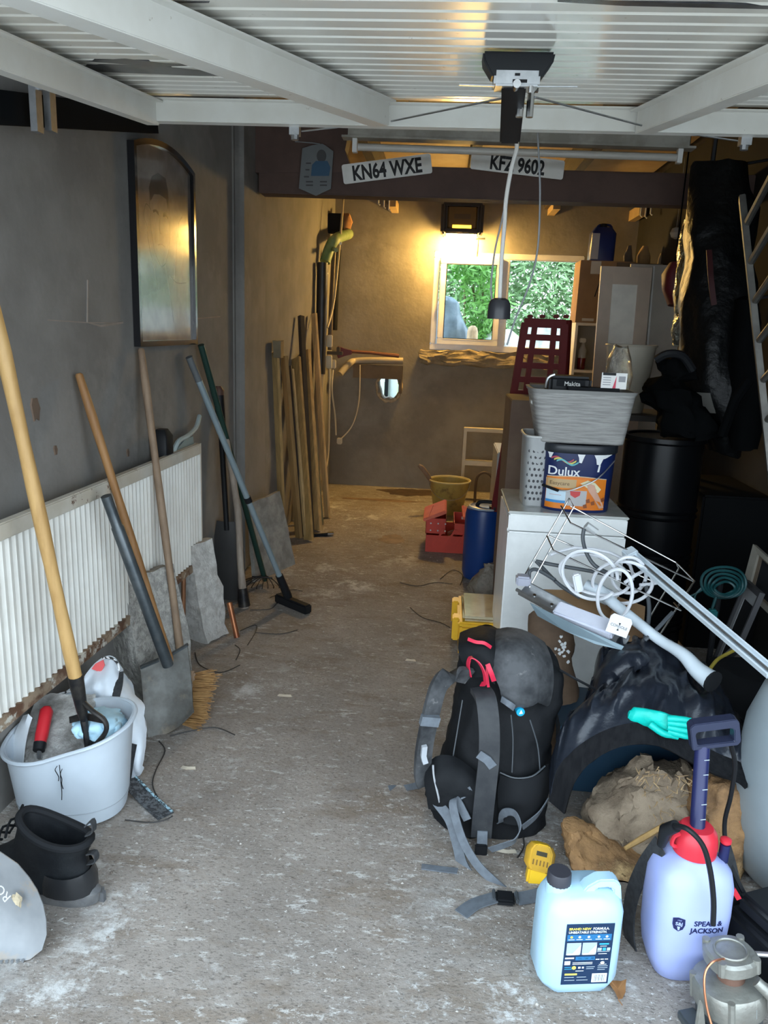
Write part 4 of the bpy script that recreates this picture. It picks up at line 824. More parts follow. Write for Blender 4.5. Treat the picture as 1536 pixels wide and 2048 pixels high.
# blade plane: foot on the floor, top leaning back to the left
o = G(45, 1925); ex = V((1, .12, 0)).normalized(); ez = V((-.32, .22, .92)).normalized()
def bp(x, y):
    p = PL(x, y, o, ex.cross(ez)); return p
edge = [(-90, 1910), (-60, 1925), (-30, 1930), (0, 1932), (30, 1927), (60, 1919), (84, 1900), (93, 1870), (92, 1840), (86, 1810), (74, 1780), (58, 1755), (35, 1728), (0, 1704), (-40, 1690), (-90, 1688)]
cen = bp(-20, 1820); nrm = ex.cross(ez).normalized(); nrm = nrm if nrm.y > 0 else -nrm
rings = []
for k in (1, .8, .55, .3, .05):
    rings.append([cen.lerp(bp(x, y), k)+nrm*.03*(1-k*k) for x, y in edge])
b = MB(); b.loft(rings, cap=False); b.v += []
b2 = MB(); fr_ = b.v[:]; n = len(edge)
b2.add(fr_, b.f); b2.add([p+nrm*.003 for p in fr_], [tuple(reversed(f)) for f in b.f]); b2.f += [(i, (i+1) % n, len(fr_)+(i+1) % n, len(fr_)+i) for i in range(n)]
b2.v = [V((p.x, p.y, max(.001, p.z))) for p in b2.v]
b2.obj('blade', M('worn_shovel_steel', (.27, .28, .29), .5, metal=.3, c2=(.21, .22, .23), scale=6, c3=(.34, .26, .18), s3=4, lo3=.52, hi3=.66, bump=.1), t, ang=60)
b = MB()
for k in range(14): p = bp(-90+k*10.5, [1910, 1917, 1923, 1927, 1929, 1930, 1931, 1932, 1931, 1930, 1929, 1927, 1924, 1921][k]); p.z = max(p.z, .004); b.tube([p+V((0, -.002, .004)), p+V((0, -.002, -.003))], [.004, .002], 5)
b.obj('serration', MATS['worn_shovel_steel'], t)
MB().tube([bp(-48, 1722)+nrm*.022, bp(-75, 1660)+nrm*.03, bp(-190, 1420)+nrm*.05], [.012, .019, .018], 10).obj('shaft', mWood, t)
e1 = (bp(8, 1738)-bp(46, 1782)).normalized(); e2 = -(bp(40, 1750)-bp(20, 1770)).normalized(); o2 = bp(-4, 1757)
lettering('ROUGH', .030, lambda x, y: o2+e1*x+e2*y-nrm*.006+nrm*.0, plain('faint_lettering', (.48, .49, .50), .5), t)
b = MB(); q = bp(35, 1800); b.loft([[q-nrm*(.004+k)+ (ex*cos(a)*.011*(1+.3*sin(a*3))+ez*sin(a)*.017*(1+.2*cos(a*5)))*(1-.3*(k > 0)) for a in [2*pi*i/14 for i in range(14)]] for k in (-.004, .002)]); b.obj('mud_cake', M('dried_mud', (.46, .38, .26), .9, c2=(.3, .25, .17), scale=40), t)
# ================================================================ back of the floor, right of centre
# yellow bucket with brush
c = G(896, 1016); c.y = 6.35; c = V((D(896, 1016, 6.35).x, 6.35, 0)); t = thing('builders_bucket', 'yellow builder\'s bucket stained with mortar by the rear wall', 'bucket', c)
mYB = M('mortar_stained_yellow', (.42, .34, .10), .55, c2=(.34, .26, .08), scale=5, c3=(.16, .12, .05), s3=9, lo3=.55, hi3=.68)
b = MB(); b.lathe([(.115, 0), (.12, .01), (.165, .27), (.172, .28), (.16, .275), (.113, .02)], 32, tuple(c)); b.obj('bucket_body', mYB, t)
b = MB(); b.tube(ellring(c+V((0, 0, .28)), .173, .173, 2, 32), .007, 8, closed=True); b.obj('rim', plain('pale_yellow_rim', (.62, .54, .26), .5), t)
b = MB(); b.tube([c+V((.172*cos(a), -.172*abs(sin(a))*.9-.01, .27-.13*abs(sin(a)))) for a in [pi*k/12 for k in range(13)]], .003, 6); b.obj('bail_handle', mSteel, t)
p = D(852, 950, 6.3); t = thing('dusting_brush', 'wooden brush handle sticking out of the yellow bucket', 'brush', c+V((-.1, -.02, .05)))
MB().tube(CR([D(837, 930, 6.3), D(850, 943, 6.3), c+V((-.09, -.02, .16)), c+V((-.03, 0, .06))], 4), [.014, .02, .013, .012], 10).obj('handle', mWoodDark, t)
b = MB(); b.bx(c+V((-.06, -.02, .03)), c+V((.01, .02, .08))); b.obj('bristle_block', mWoodDark, t, bevel=.005)
# oil stain and floor rubbish near the rear wall
# cantilever toolbox
f0, f1 = G(850, 1103), G(935, 1106); Wd = .30; c = V((f0.x+Wd/2, f0.y+.10, 0)); t = thing('cantilever_toolbox', 'red metal cantilever toolbox standing open before the yellow bucket', 'toolbox', c)
mTR = M('toolbox_red', (.60, .06, .035), .4, c2=(.52, .05, .03), scale=8, c3=(.2, .1, .07), s3=30, lo3=.68, hi3=.72); mTRl = M('toolbox_lid_red', (.72, .17, .09), .4, c2=(.64, .13, .07), scale=8)
def tray(name, a, bb, th=.003, mat=mTR, par=t):
    (x0, y0, z0), (x1, y1, z1) = a, bb; b = MB()
    b.bx((x0, y0, z0), (x1, y1, z0+th)); b.bx((x0, y0, z0), (x1, y0+th, z1)); b.bx((x0, y1-th, z0), (x1, y1, z1)); b.bx((x0, y0, z0), (x0+th, y1, z1)); b.bx((x1-th, y0, z0), (x1, y1, z1)); return b.obj(name, mat, par, smooth=False)
x0 = f0.x; y0 = f0.y
tray('body', (x0, y0, 0), (x0+.31, y0+.40, .12))
tray('tray', (x0-.005, y0+.02, .125), (x0+.135, y0+.38, .235)); tray('tray', (x0+.19, y0+.02, .125), (x0+.33, y0+.38, .205))
b = MB(frame((x0+.06, y0+.2, .24), (0, 1, 0), (-.45, 0, 1))); b.box((0, 0, .012), (.37, .17, .024)); b.obj('lid', mTRl, t, bevel=.006)
b = MB(frame((x0+.30, y0+.2, .215), (0, 1, 0), (.5, 0, 1))); b.box((0, 0, .01), (.37, .13, .02)); b.obj('lid', mTRl, t, bevel=.006)
for x in (x0+.0, ): 
    b = MB(); b.ribbon([(x+.01, y0+.01, .235), (x+.04, y0+.01, .33)], (0, 1, 0), .014, .004); b.obj('lid_stay', mTRl, t, smooth=False)
for k in range(6):
    p = V((x0+.03+.05*(k % 3), y0-.002, .205-.05*(k//3))); b = MB(); b.tube([p, p+V((0, -.004, 0))], .0055, 8); b.obj('rivet', mSteel, t)
for k in range(3): MB().ribbon([(x0+.06+.08*k, y0-.003, .05), (x0+.12+.08*k, y0-.003, .17)], (1, 0, 0), .014, .003).obj('link_arm', mTR, t, smooth=False)
for k in range(4):
    a = V((x0+.15, y0+.1+.06*k, .07)); MB().tube([a, a+V((.12, .02, .05))], .008, 7).obj('spanner', mChrome, t)
p = V((x0+.24, y0+.12, .215)); b = MB(); b.prism([(0, 0), (.11, 0), (.08, .09)], 0, .02); b.v = [p+q for q in b.v]; b.obj('wedge_block', plain('cream_offcut', (.62, .5, .4), .7), t, smooth=False)
# grey tray and bits behind the toolbox
b = MB(); b.bx((x0+.36, y0+.05, 0), (x0+.56, y0+.5, .05)); b.obj('grey_tray', plain('slate_grey_plastic', (.18, .21, .24), .5), label='low slate grey tray between the toolbox and blue drum', cat='tray', bevel=.012)
p = D(975, 998, 5.9); b = MB(); b.tube([V((p.x-.16, 5.9, .022)), V((p.x+.1, 6.0, .022))], .02, 8); b.obj('red_lever', mTR, label='red lever lying behind the open toolbox', cat='lever')
b = MB(); q = [V((D(950, 1000, 6.6).x, 6.6, .012)), D(952, 965, 6.6), D(958, 950, 6.6), D(970, 945, 6.6), D(982, 952, 6.6), D(988, 970, 6.6), V((D(988, 1000, 6.6).x, 6.6, .012))]; b.tube(CR(q, 4), .012, 8); b.obj('bent_hoop', plain('brown_iron_hoop', (.12, .08, .05), .6), label='brown iron hoop standing in front of the cream frame', cat='hoop')
b = MB(); a, c = V((D(955, 1003, 6.1).x, 6.1, .02)), V((D(1008, 978, 6.1).x, 6.25, .02)); b.tube([a, c], .018, 8); b.obj('wood_dowel', mWoodPale, label='short pale dowel lying above the blue drum', cat='dowel')
# cream step frame
Y = 6.95; t = thing('step_frame', 'cream metal step frame standing at the rear wall', 'step ladder', V((D(965, 990, Y).x, Y, 0)))
mCrm = plain('cream_enamel', (.72, .64, .46), .4)
tl, tr = D(931, 860, Y), D(1020, 866, Y); zz = tl.z
for x in (tl.x, tr.x+.08): MB().bx((x-.014, Y-.014, 0), (x+.014, Y+.014, zz)).obj('upright', mCrm, t, smooth=False, bevel=.003)
MB().bx((tl.x-.014, Y-.03, zz-.01), (tr.x+.1, Y+.03, zz+.025)).obj('top_step', mCrm, t, smooth=False, bevel=.003)
z2 = D(930, 925, Y).z; MB().bx((tl.x, Y-.03, z2-.02), (tr.x+.09, Y+.03, z2+.025)).obj('step', mCrm, t, smooth=False, bevel=.003)
# blue drum
c = G(962, 1168); c.y += .12; t = thing('blue_drum', 'tall dark blue plastic drum beside the white freezer', 'drum', c)
mBl = plain('drum_blue', (.008, .045, .20), .35); r = .118; hz = D(960, 1012, c.y).z
b = MB(); b.lathe([(.085, 0), (.108, .012), (r, .05), (r, hz-.05), (r*.93, hz-.012), (r*.72, hz), (.02, hz+.002)], 32, tuple(c)); b.obj('drum_body', mBl, t)
b = MB(); b.tube(ellring(c+V((0, 0, hz-.004)), r*.80, r*.80, 2, 28), .008, 8, closed=True); b.obj('rim', plain('pale_drum_rim', (.42, .46, .5), .4), t)
b = MB(); b.tube(CR([c+V((-.05, 0, hz)), c+V((-.03, -.01, hz+.03)), c+V((.05, -.02, hz+.03)), c+V((.075, -.02, hz))], 4), .012, 8); b.obj('carry_handle', mBlack, t)
b = MB(); b.lathe([(.03, 0), (.03, .02), (.02, .025)], 14, (c.x+.05, c.y-.06, hz-.004)); b.obj('cap', mBlack, t)
# grey filing cabinet behind the drum
x0 = D(996, 905, 5.2).x; zt_ = D(996, 906, 5.2).z
t = thing('filing_cabinet', 'light grey filing cabinet standing behind the blue drum', 'cabinet', V((x0+.2, 5.4, 0))); mFC = plain('filing_grey', (.42, .43, .41), .45)
MB().bx((x0, 5.22, 0), (x0+.4, 5.7, zt_)).obj('carcass', mFC, t, smooth=False, bevel=.006)
for k in range(3): MB().bx((x0+.01, 5.205, .03+k*(zt_-.03)/3), (x0+.39, 5.22, (k+1)*(zt_-.03)/3)).obj('drawer_front', mFC, t, smooth=False, bevel=.003)
# clear plastic bag
c = G(978, 1208); b = MB(); b.loft([ellring(c+V((.0, .1, z)), rx_, ry_, 2.2, 22) for z, rx_, ry_ in ((0, .11, .08), (.05, .115, .09), (.11, .10, .08), (.16, .065, .05), (.19, .03, .03), (.21, .045, .03))]); b.sub(1); b.jit(.02, 16, 3, 2)
b.obj('plastic_bag', M('clear_crinkled_plastic', (.55, .50, .42), .12, c2=(.42, .38, .32), scale=12, trans=.55, bump=.8, bscale=26, dist=.03), label='crinkled clear plastic bag on the floor beside the freezer', cat='plastic bag', ang=30)
# yellow organiser with clear lid
c = G(903, 1312); t = thing('organiser_case', 'yellow organiser case with a clear lid behind the backpack', 'organiser case', c+V((.15, .15, 0)))
mYC = plain('organiser_yellow', (.78, .45, .03), .35); x0, y0 = c.x, c.y; hz = .19
MB().bx((x0+.03, y0+.0, 0), (x0+.40, y0+.36, hz*.82)).obj('case_body', mYC, t, bevel=.012)
for s_ in (0, 1): MB().bx((x0-.005, y0+.03+.0*s_, hz*.35), (x0+.03, y0+.10, hz*.95)).obj('side_latch', mYC, t, bevel=.006) if s_ == 0 else MB().bx((x0-.005, y0+.26, hz*.35), (x0+.03, y0+.33, hz*.95)).obj('side_latch', mYC, t, bevel=.006)
MB().bx((x0+.02, y0-.008, hz*.80), (x0+.41, y0+.37, hz*.92)).obj('lid_frame', mYC, t, bevel=.008)
MB().bx((x0+.04, y0+.005, hz*.92), (x0+.39, y0+.355, hz*1.05)).obj('clear_lid', M('clear_yellowed_lid', (.75, .66, .45), .15, c2=(.6, .52, .35), scale=7, trans=.35), t, bevel=.015)
# ================================================================ freezer and the stack on it
Yf = 3.05; a, c2_ = D(1019, 1020, Yf), D(1257, 1037, Yf); fx0, fx1, fz = a.x, c2_.x, (a.z+c2_.z)/2; fd = .46
t = thing('under_counter_freezer', 'white under-counter freezer carrying the paint tub', 'freezer', V(((fx0+fx1)/2, Yf+fd/2, 0)))
mFz = plain('freezer_white', (.88, .90, .89), .3, coat=.2)
MB().bx((fx0, Yf+.03, .02), (fx1, Yf+fd, fz-.03)).obj('carcass', mFz, t, bevel=.006)
MB().bx((fx0, Yf, .05), (fx1, Yf+.045, fz-.085)).obj('door', mFz, t, bevel=.006)
MB().bx((fx0, Yf, fz-.08), (fx1, Yf+.045, fz-.012)).obj('control_panel', mFz, t, bevel=.005)
MB().bx((fx0-.004, Yf-.004, fz-.012), (fx1+.004, Yf+fd, fz)).obj('top_plate', M('glossy_grey_top', (.50, .52, .50), .12, coat=.5), t, bevel=.004)
for x in (fx0+.03, fx1-.03):
    for y in (Yf+.06, Yf+fd-.06): MB().bx((x-.02, y-.02, 0), (x+.02, y+.02, .022)).obj('foot', mBlack, t, smooth=False)
# paint tub
al, ar = D(1076, 1000, Yf+.11), D(1222, 1010, Yf+.11); tc_ = V(((al.x+ar.x)/2, Yf+.155, fz)); trx = (ar.x-al.x)/2; try_ = .125; TH = D(1080, 882, Yf+.1).z-fz
t = thing('paint_tub', 'large blue and orange Dulux paint tub on the freezer', 'paint tub', tc_)
mNavy = plain('tub_navy', (.008, .018, .085), .35); mOr = M('tub_orange', (.72, .22, .02), .4, c2=(.66, .17, .015), scale=5); mWh = plain('print_white', (.75, .77, .78), .45)
def tk(z): return .94+.06*z/TH
b = MB(); b.loft([ellring(tc_+V((0, 0, z)), trx*k, try_*k, 3.0, 40) for z, k in ((0, .92), (.006, .94), (TH*.85, .99), (TH, 1.0))]); b.obj('tub_body', mNavy, t)
b = MB(); b.loft([ellring(tc_+V((0, 0, z)), trx*k, try_*k, 3.0, 40) for z, k in ((TH-.035, 1.01), (TH-.03, 1.035), (TH-.006, 1.035), (TH, 1.01))]); lid = b.obj('lid', plain('tub_lid_black', (.02, .024, .03), .35), t)
def tub(x, z, off=.0012):
    k = tk(z); rx_, ry_ = trx*k, try_*k; q = max(0, 1-abs(x/rx_)**3)**(1/3); return tc_+V((x, -ry_*q-off, z))
def tubgrid(name, x0, x1, z0, z1, mat, off, nx=14): b = MB(); b.grid(rgrid(lambda x, z: tub(x, z, off), x0, x1, z0, z1, nx, 3)); return b.obj(name, mat, t)
lx0, lx1 = -trx*.96, trx*.72
tubgrid('orange_band', lx0, lx1, .012, TH*.50, mOr, .0012); b = MB()
b.grid([[tub(lx0+(lx1-lx0)*i/14, TH*(.50+(.035*sin(pi*i/14))+.012*j), .0016) for i in range(15)] for j in (0, 1)]); b.obj('pale_stripe', plain('print_sand', (.58, .50, .36), .45), t)
b = MB(); b.grid([[tub(lx0+(lx1-lx0)*i/14, TH*(.50*(1-j)+j*(.50+.035*sin(pi*i/14))), .0014) for i in range(15)] for j in (0, 1)]); b.obj('orange_crest', mOr, t)
tubgrid('sand_band', lx0, lx0+.13, TH*.36, TH*.49, plain('print_tan', (.52, .36, .18), .45), .0016, 8)
tubgrid('grey_panel', lx0+.09, lx0+.175, TH*.10, TH*.33, plain('print_grey', (.45, .44, .44), .45), .0018, 6)
tubgrid('colour_card', lx0+.018, lx0+.092, TH*.13, TH*.33, plain('print_pale_blue', (.55, .70, .80), .45), .0022, 5); tubgrid('card_stripe', lx0+.018, lx0+.092, TH*.13, TH*.17, plain('print_blue', (.05, .25, .55), .45), .0026, 5)
tubgrid('card_line', lx0+.03, lx0+.075, TH*.245, TH*.252, plain('print_red_grey', (.5, .3, .3), .45), .0026, 3)
def tubpoly(name, pts, mat, off=.0024): vs, fs = patch(lambda x, z: tub(x, z, off), pts, 2); b = MB(); b.add(vs, fs); return b.obj(name, mat, t, smooth=False)
mSkin = plain('print_skin', (.62, .36, .26), .5)
tubpoly('red_shield', [(lx0+.108, TH*.32), (lx0+.150, TH*.32), (lx0+.148, TH*.26), (lx0+.130, TH*.22), (lx0+.111, TH*.26)], plain('print_red', (.55, .06, .06), .45), .0026)
tubpoly('printed_cloth', [(.002, TH*.44), (.03, TH*.49), (.06, TH*.46), (.088, TH*.36), (.078, TH*.31), (.05, TH*.32), (.03, TH*.38)], plain('print_cream', (.72, .68, .45), .5), .0026)
tubpoly('printed_hand', [(.03, TH*.42), (.045, TH*.44), (.060, TH*.42), (.068, TH*.34), (.10, TH*.15), (.108, TH*.08), (.088, TH*.07), (.062, TH*.22), (.040, TH*.32), (.032, TH*.37)], mSkin, .0030)
for x, z in ((.03, .20), (.05, .17), (.02, .12), (.09, .22)): tubpoly('print_mark', [(x, TH*z), (x+.014, TH*(z+.02)), (x+.018, TH*(z-.04)), (x+.004, TH*(z-.05))], plain('print_brown', (.25, .07, .02), .5), .0034)
lettering('Dulux', .050, lambda x, y: tub(-.066+x, TH*.545+y, .0026), mWh, t, bold=.0007)
for k, (c_, dz_) in enumerate((((.42, .07, .10), 0), ((.62, .55, .12), -.006), ((.12, .42, .45), -.012))):
    b = MB(); b.grid([[tub(-.118+.010*k+.0085*i, TH*.765+.010*sin(i*.62+.3)+dz_*.8+j*.007, .003+.0003*k) for i in range(11)] for j in (0, 1)]); b.obj('brand_swoosh', plain('swoosh_%d' % k, c_, .5), t)
lettering('Easycare', .022, lambda x, y: tub(-.078+x, TH*.40+y, .0030), plain('print_dark_tan', (.16, .10, .05), .5), t)
for x0, w_, h_ in ((-.132, .020, .022), (-.02, .03, .035), (.045, .045, .04)): tubpoly('paint_drip', [(x0, TH-.036), (x0+w_, TH-.036), (x0+w_*.8, TH-.036-h_*.5), (x0+w_*.62, TH-.036-h_), (x0+w_*.3, TH-.036-h_*.95), (x0+w_*.2, TH-.036-h_*.4)], mWh, .005)
tubpoly('paint_drip', [(.05, TH-.036), (.12, TH-.034), (.09, TH-.05), (.06, TH-.055)], mWh, .0052); tubpoly('paint_drip', [(.064, TH*.62), (.072, TH*.62), (.075, TH*.72), (.068, TH*.73)], mWh, .003)
b = MB(); b.tube(CR([tub(-trx*.93, TH*.355, .012), tub(-.06, TH*.33, .02), tub(.01, TH*.42, .02), tub(.07, TH*.55, .018), tub(trx*.92, TH*.78, .01)], 5), .0028, 6); b.obj('bail_handle', mSteel, t)
b = MB(); b.tube([tub(-trx*.93, TH*.355, .014), tub(-.085, TH*.325, .02)], .006, 8); b.obj('handle_grip', mBlack, t)
# perforated grey basket left of the tub
bl_, br_ = D(1042, 980, Yf+.12), D(1076, 985, Yf+.12); bh = D(1040, 870, Yf+.12).z-fz; cb = V((bl_.x+.055, Yf+.20, fz))
t = thing('mesh_basket', 'tall grey perforated plastic basket wedged left of the paint tub', 'basket', cb); mGB = plain('basket_grey', (.36, .37, .37), .5)
b = MB(); b.loft([ellring(cb+V((0, 0, z)), .055*k, .12*k, 4, 32) for z, k in ((0, .8), (.005, .84), (bh*.5, .93), (bh, 1.0), (bh, .94), (.008, .78))]); b.obj('basket_body', mGB, t)
b = MB(); b.tube(ellring(cb+V((0, 0, bh)), .057, .122, 4, 32), .005, 8, closed=True); b.obj('rim', plain('basket_rim', (.55, .56, .55), .4), t)
b = MB()
for j in range(9):
    for i in range(5):
        z = bh*(.12+.085*j); k = .86+.13*z/bh; x = -.036+.017*i+.0085*(j % 2); p = cb+V((x, -.12*k*(1-abs(x/(.055*k))**4)**.25-.0006, z)); b.add([p+V((.0055*cos(a), 0, .0065*sin(a))) for a in [pi*q/4 for q in range(8)]], [tuple(range(8))])
b.obj('perforations', plain('perforation_dark', (.05, .05, .055), .7), t, smooth=False, kind='stuff')
# grey storage box on the tub
zb_ = tc_.z+TH; sl, sr = D(1078, 878, Yf+.08), D(1250, 885, Yf+.08); ul, ur = D(1064, 772, Yf+.06), D(1276, 790, Yf+.06)
cbx = V(((sl.x+sr.x)/2, Yf+.17, zb_)); hw0, hw1 = (sr.x-sl.x)/2, (ur.x-ul.x)/2; hb = (ul.z+ur.z)/2-zb_; shx = (ul.x+ur.x)/2-cbx.x
t = thing('storage_box', 'grey woven-look storage box balanced on the paint tub', 'storage box', cbx)
mSB = M('grey_woven', (.36, .355, .34), .6, c2=(.24, .235, .225), scale=14, stretch=(.6, .6, 9), detail=5, bump=.7, dist=.004)
def sring(f_, dd=0.0): 
    hw = hw0+(hw1-hw0)*f_-dd; hy = .105+.03*f_-dd; return ellring(cbx+V((shx*f_, 0, hb*f_)), hw, hy, 7, 40)
b = MB(); b.loft([sring(0, .004), sring(.02), sring(.5), sring(.96), [p+V((0, 0, 0)) for p in sring(.96, .006)], [p for p in sring(.1, .006)]]); b.obj('box_body', mSB, t)
b = MB(); b.loft([[p for p in sring(.94, -.004)], [p for p in sring(1.0, -.006)], [p for p in sring(1.0, .008)], [p for p in sring(.94, .008)]], cap=False, closed=True); b.obj('rim', plain('box_rim', (.26, .26, .25), .5), t)
for s_ in (-1, 1): b = MB(); p = cbx+V((s_*(hw0+.6*(hw1-hw0))+shx*.6, -.02, hb*.72)); b.box(p, (.02, .05, .02)); b.obj('clip', plain('clip_pale', (.5, .5, .48), .4), t, bevel=.004)
# tool case and card pack in the storage box
zc = cbx.z+hb; pc = D(1140, 752, Yf+.17)
t = thing('tool_case', 'black Makita power tool case lying in the storage box', 'tool case', pc)
MB().bx((pc.x-.09, Yf+.10, zc-.09), (pc.x+.08, Yf+.24, zc+.05)).obj('case_shell', mBlack, t, bevel=.014, seg=3)
MB().bx((pc.x-.06, Yf+.095, zc+.01), (pc.x+.05, Yf+.10, zc+.035)).obj('recess', mDark, t, smooth=False)
lettering('Makita', .024, lambda x, y: V((pc.x+.0+x, Yf+.0935, zc+.013+y)), plain('case_print', (.55, .55, .53), .5), t, bold=.0004)
MB().tube(CR([V((pc.x-.10, Yf+.12, zc-.0)), V((pc.x-.095, Yf+.11, zc+.04)), V((pc.x-.07, Yf+.11, zc+.055))], 3), .006, 6).obj('latch', mSteel, t)
b = MB(); b.bx((pc.x-.02, Yf+.055, zc-.05), (pc.x+.18, Yf+.095, zc+.012)); b.sub(2); b.jit(.006, 18); b.obj('black_cloth', mDark, label='black cloth crammed in front of the tool case', cat='cloth')
pk = D(1228, 762, Yf+.065); t = thing('blade_pack', 'white and red carded pack at the right of the storage box', 'pack', pk-V((0, 0, .03)))
b = MB(); b.box(pk, (.098, .004, .062)); b.obj('card', plain('card_white', (.78, .77, .75), .4), t, smooth=False)
b = MB(); q = pk+V((.0, -.003, 0)); b.add([q+V((-.005, 0, -.03)), q+V((.008, 0, -.03)), q+V((.008, 0, .02))], [(0, 1, 2)]); b.obj('red_flash', plain('pack_red', (.60, .03, .08), .4), t, smooth=False)
b = MB(); b.box(pk+V((-.02, -.003, .026)), (.05, .002, .010)); b.obj('hang_slot', mBlack, t, smooth=False)
for k in range(4): MB().box(pk+V((-.028, -.003, .012-.009*k)), (.03, .001, .003)).obj('print_line', plain('pack_grey', (.3, .3, .32), .5), t, smooth=False)
b = MB(); b.box(pk+V((.03, -.003, .008)), (.026, .001, .022)); b.obj('print_block', MATS['pack_grey'], t, smooth=False)
# brown box and lattice standing behind the freezer
p = D(1045, 870, 3.95); x0 = D(1018, 870, 3.9).x; z1 = D(1030, 800, 3.9).z
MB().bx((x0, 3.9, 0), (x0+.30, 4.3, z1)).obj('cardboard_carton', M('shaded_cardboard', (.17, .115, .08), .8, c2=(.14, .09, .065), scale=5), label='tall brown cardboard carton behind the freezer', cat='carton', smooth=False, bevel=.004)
Y = 4.55; t = thing('plastic_step_stool', 'dark maroon slatted plastic folding step behind the brown carton', 'folding step', V((D(1085, 800, Y).x, Y, 0)))
mMar = plain('maroon_plastic', (.13, .010, .010), .5, spec=.2)
def stepl(xa, xb, ya, yb, Y_, nr, nm):
    TLx, TRx = D(xa[0], ya, Y_), D(xb[0], ya, Y_); z1_ = TLx.z; BLx, BRx = D(xa[1], yb, Y_), D(xb[1], yb, Y_); z0_ = BLx.z
    def at(u, z): f_ = (z1_-z)/(z1_-z0_); return V((TLx.x+(BLx.x-TLx.x)*f_+u*((TRx.x+(BRx.x-TRx.x)*f_)-(TLx.x+(BLx.x-TLx.x)*f_)), Y_+.10*f_*0, z))
    w_ = .028
    for u, nn in ((0.03, 'stile'), (.97, 'stile'), (.27, 'rib'), (.73, 'rib')): 
        b = MB(); b.ribbon([at(u, 0.0), at(u, z1_)], (1, 0, 0), w_*(1.5 if nn == 'stile' else 1.1), .035); b.obj(nn, mMar, t, smooth=False, bevel=.004)
    for k in range(nr+1):
        z = z1_-(z1_-.05)*k/nr; b = MB(); b.ribbon([at(0, z), at(1, z)], (0, 0, 1), .034 if k else .05, .033); b.obj(nm, mMar, t, smooth=False, bevel=.004)
stepl((1048, 1022), (1132, 1122), 645, 800, Y, 19, 'slat')
b = MB(); q0, q1 = D(1138, 640, Y+.02), D(1145, 800, Y+.02); b.ribbon([V((q1.x, Y+.05, 0)), q0+V((0, .02, 0))], (.5, 1, 0), .05, .03); b.obj('rear_leg', mMar, t, bevel=.004)
for x in (1060, 1085, 1112, 1132): p = D(x, 633, Y); b = MB(); b.box(p, (.03, .035, .02)); b.obj('top_lug', mMar, t, bevel=.004)
# ================================================================ far right: shelf unit, cartons, panels
mCard = M('kraft_cardboard', (.33, .20, .10), .8, c2=(.28, .165, .085), scale=5)
Y = 6.2
def bxpx(name, xa, ya, xb, yb, Y, d, mat, label, cat, bevel=.004, **k):
    a, c = D(xa, ya, Y), D(xb, yb, Y); return MB().bx((a.x, Y, min(a.z, c.z)), (c.x, Y+d, max(a.z, c.z))).obj(name, mat, label=label, cat=cat, smooth=False, bevel=bevel, **k)
# white open shelf unit standing right of the window
a, c = D(1152, 645, 6.3), D(1205, 645, 6.3); zs = a.z; x0, x1 = a.x, a.x+.46
t = thing('shelf_unit', 'white open shelf unit standing at the right of the window', 'shelf unit', V(((x0+x1)/2, 6.5, 0))); mSh = plain('shelf_white', (.8, .75, .64), .45)
for x in (x0, x1-.02): MB().bx((x, 6.3, 0), (x+.02, 6.62, zs)).obj('side_panel', mSh, t, smooth=False)
for z in (.1, .55, D(1160, 745, 6.3).z, zs-.02): MB().bx((x0+.02, 6.3, z), (x1-.02, 6.62, z+.02)).obj('shelf', mSh, t, smooth=False)
MB().bx((x0+.02, 6.605, .1), (x1-.02, 6.62, zs)).obj('back_panel', plain('shelf_back', (.3, .29, .26), .6), t, smooth=False)
zs2 = D(1160, 745, 6.3).z+.02
p = V((x0+.09, 6.42, zs2)); t = thing('spray_bottle', 'clear spray bottle with red liquid on the white shelf unit', 'bottle', p)
MB().lathe([(.03, 0), (.032, .01), (.032, .09), (.03, .1)], 14, tuple(p)).obj('liquid', plain('dark_red_liquid', (.14, .015, .015), .2), t)
MB().lathe([(.0325, .09), (.032, .15), (.015, .19), (.012, .21)], 14, tuple(p)).obj('bottle_body', plain('cloudy_plastic', (.40, .40, .38), .3), t)
b = MB(); b.bx(p+V((-.03, -.012, .21)), p+V((.02, .012, .245))); b.obj('trigger_head', plain('pale_trigger', (.6, .58, .52), .4), t, bevel=.005)
# carton on the shelf unit and blue can on it
a, c = D(1162, 520, 6.32), D(1205, 637, 6.32); t = thing('parcel_carton', 'brown parcel carton with a white label on the shelf unit', 'carton', V((a.x+.2, 6.45, zs)))
MB().bx((a.x, 6.32, zs), (a.x+.42, 6.6, a.z)).obj('carton', mCard, t, smooth=False, bevel=.003)
MB().bx((a.x+.08, 6.312, a.z-.10), (a.x+.155, 6.319, a.z-.005)).obj('label', plain('label_white', (.60, .56, .48), .5), t, smooth=False); MB().bx((a.x+.05, 6.312, zs+.015), (a.x+.14, 6.319, zs+.035)).obj('tape_label', MATS['label_white'], t, smooth=False)
MB().ribbon([V((a.x+.13, 6.317, zs+.2)), V((a.x+.17, 6.317, zs+.36))], (1, 0, 0), .008, .002).obj('ink_mark', mBlack, t, smooth=False)
p = D(1201, 515, 6.4); p.z = a.z; hc_ = D(1200, 452, 6.4).z-p.z; t = thing('blue_can', 'dark blue chemical can with a pale label on the parcel carton', 'can', p)
b = MB(); w_ = .095
b.loft([ellring(p+V((0, 0, z)), w_*k, .08*k, 6, 24) for z, k in ((0, .97), (.008, 1), (hc_*.78, 1), (hc_*.92, .72), (hc_*.95, .68))]); b.obj('can_body', plain('can_blue', (.012, .025, .13), .35), t)
MB().lathe([(.028, 0), (.028, .025), (.02, .03)], 14, (p.x, p.y, p.z+hc_*.95)).obj('cap', mBlack, t); MB().bx(p+V((-.09, -.083, .01)), p+V((-.035, -.0805, hc_*.76))).obj('label', plain('can_label', (.42, .40, .40), .5), t, smooth=False)
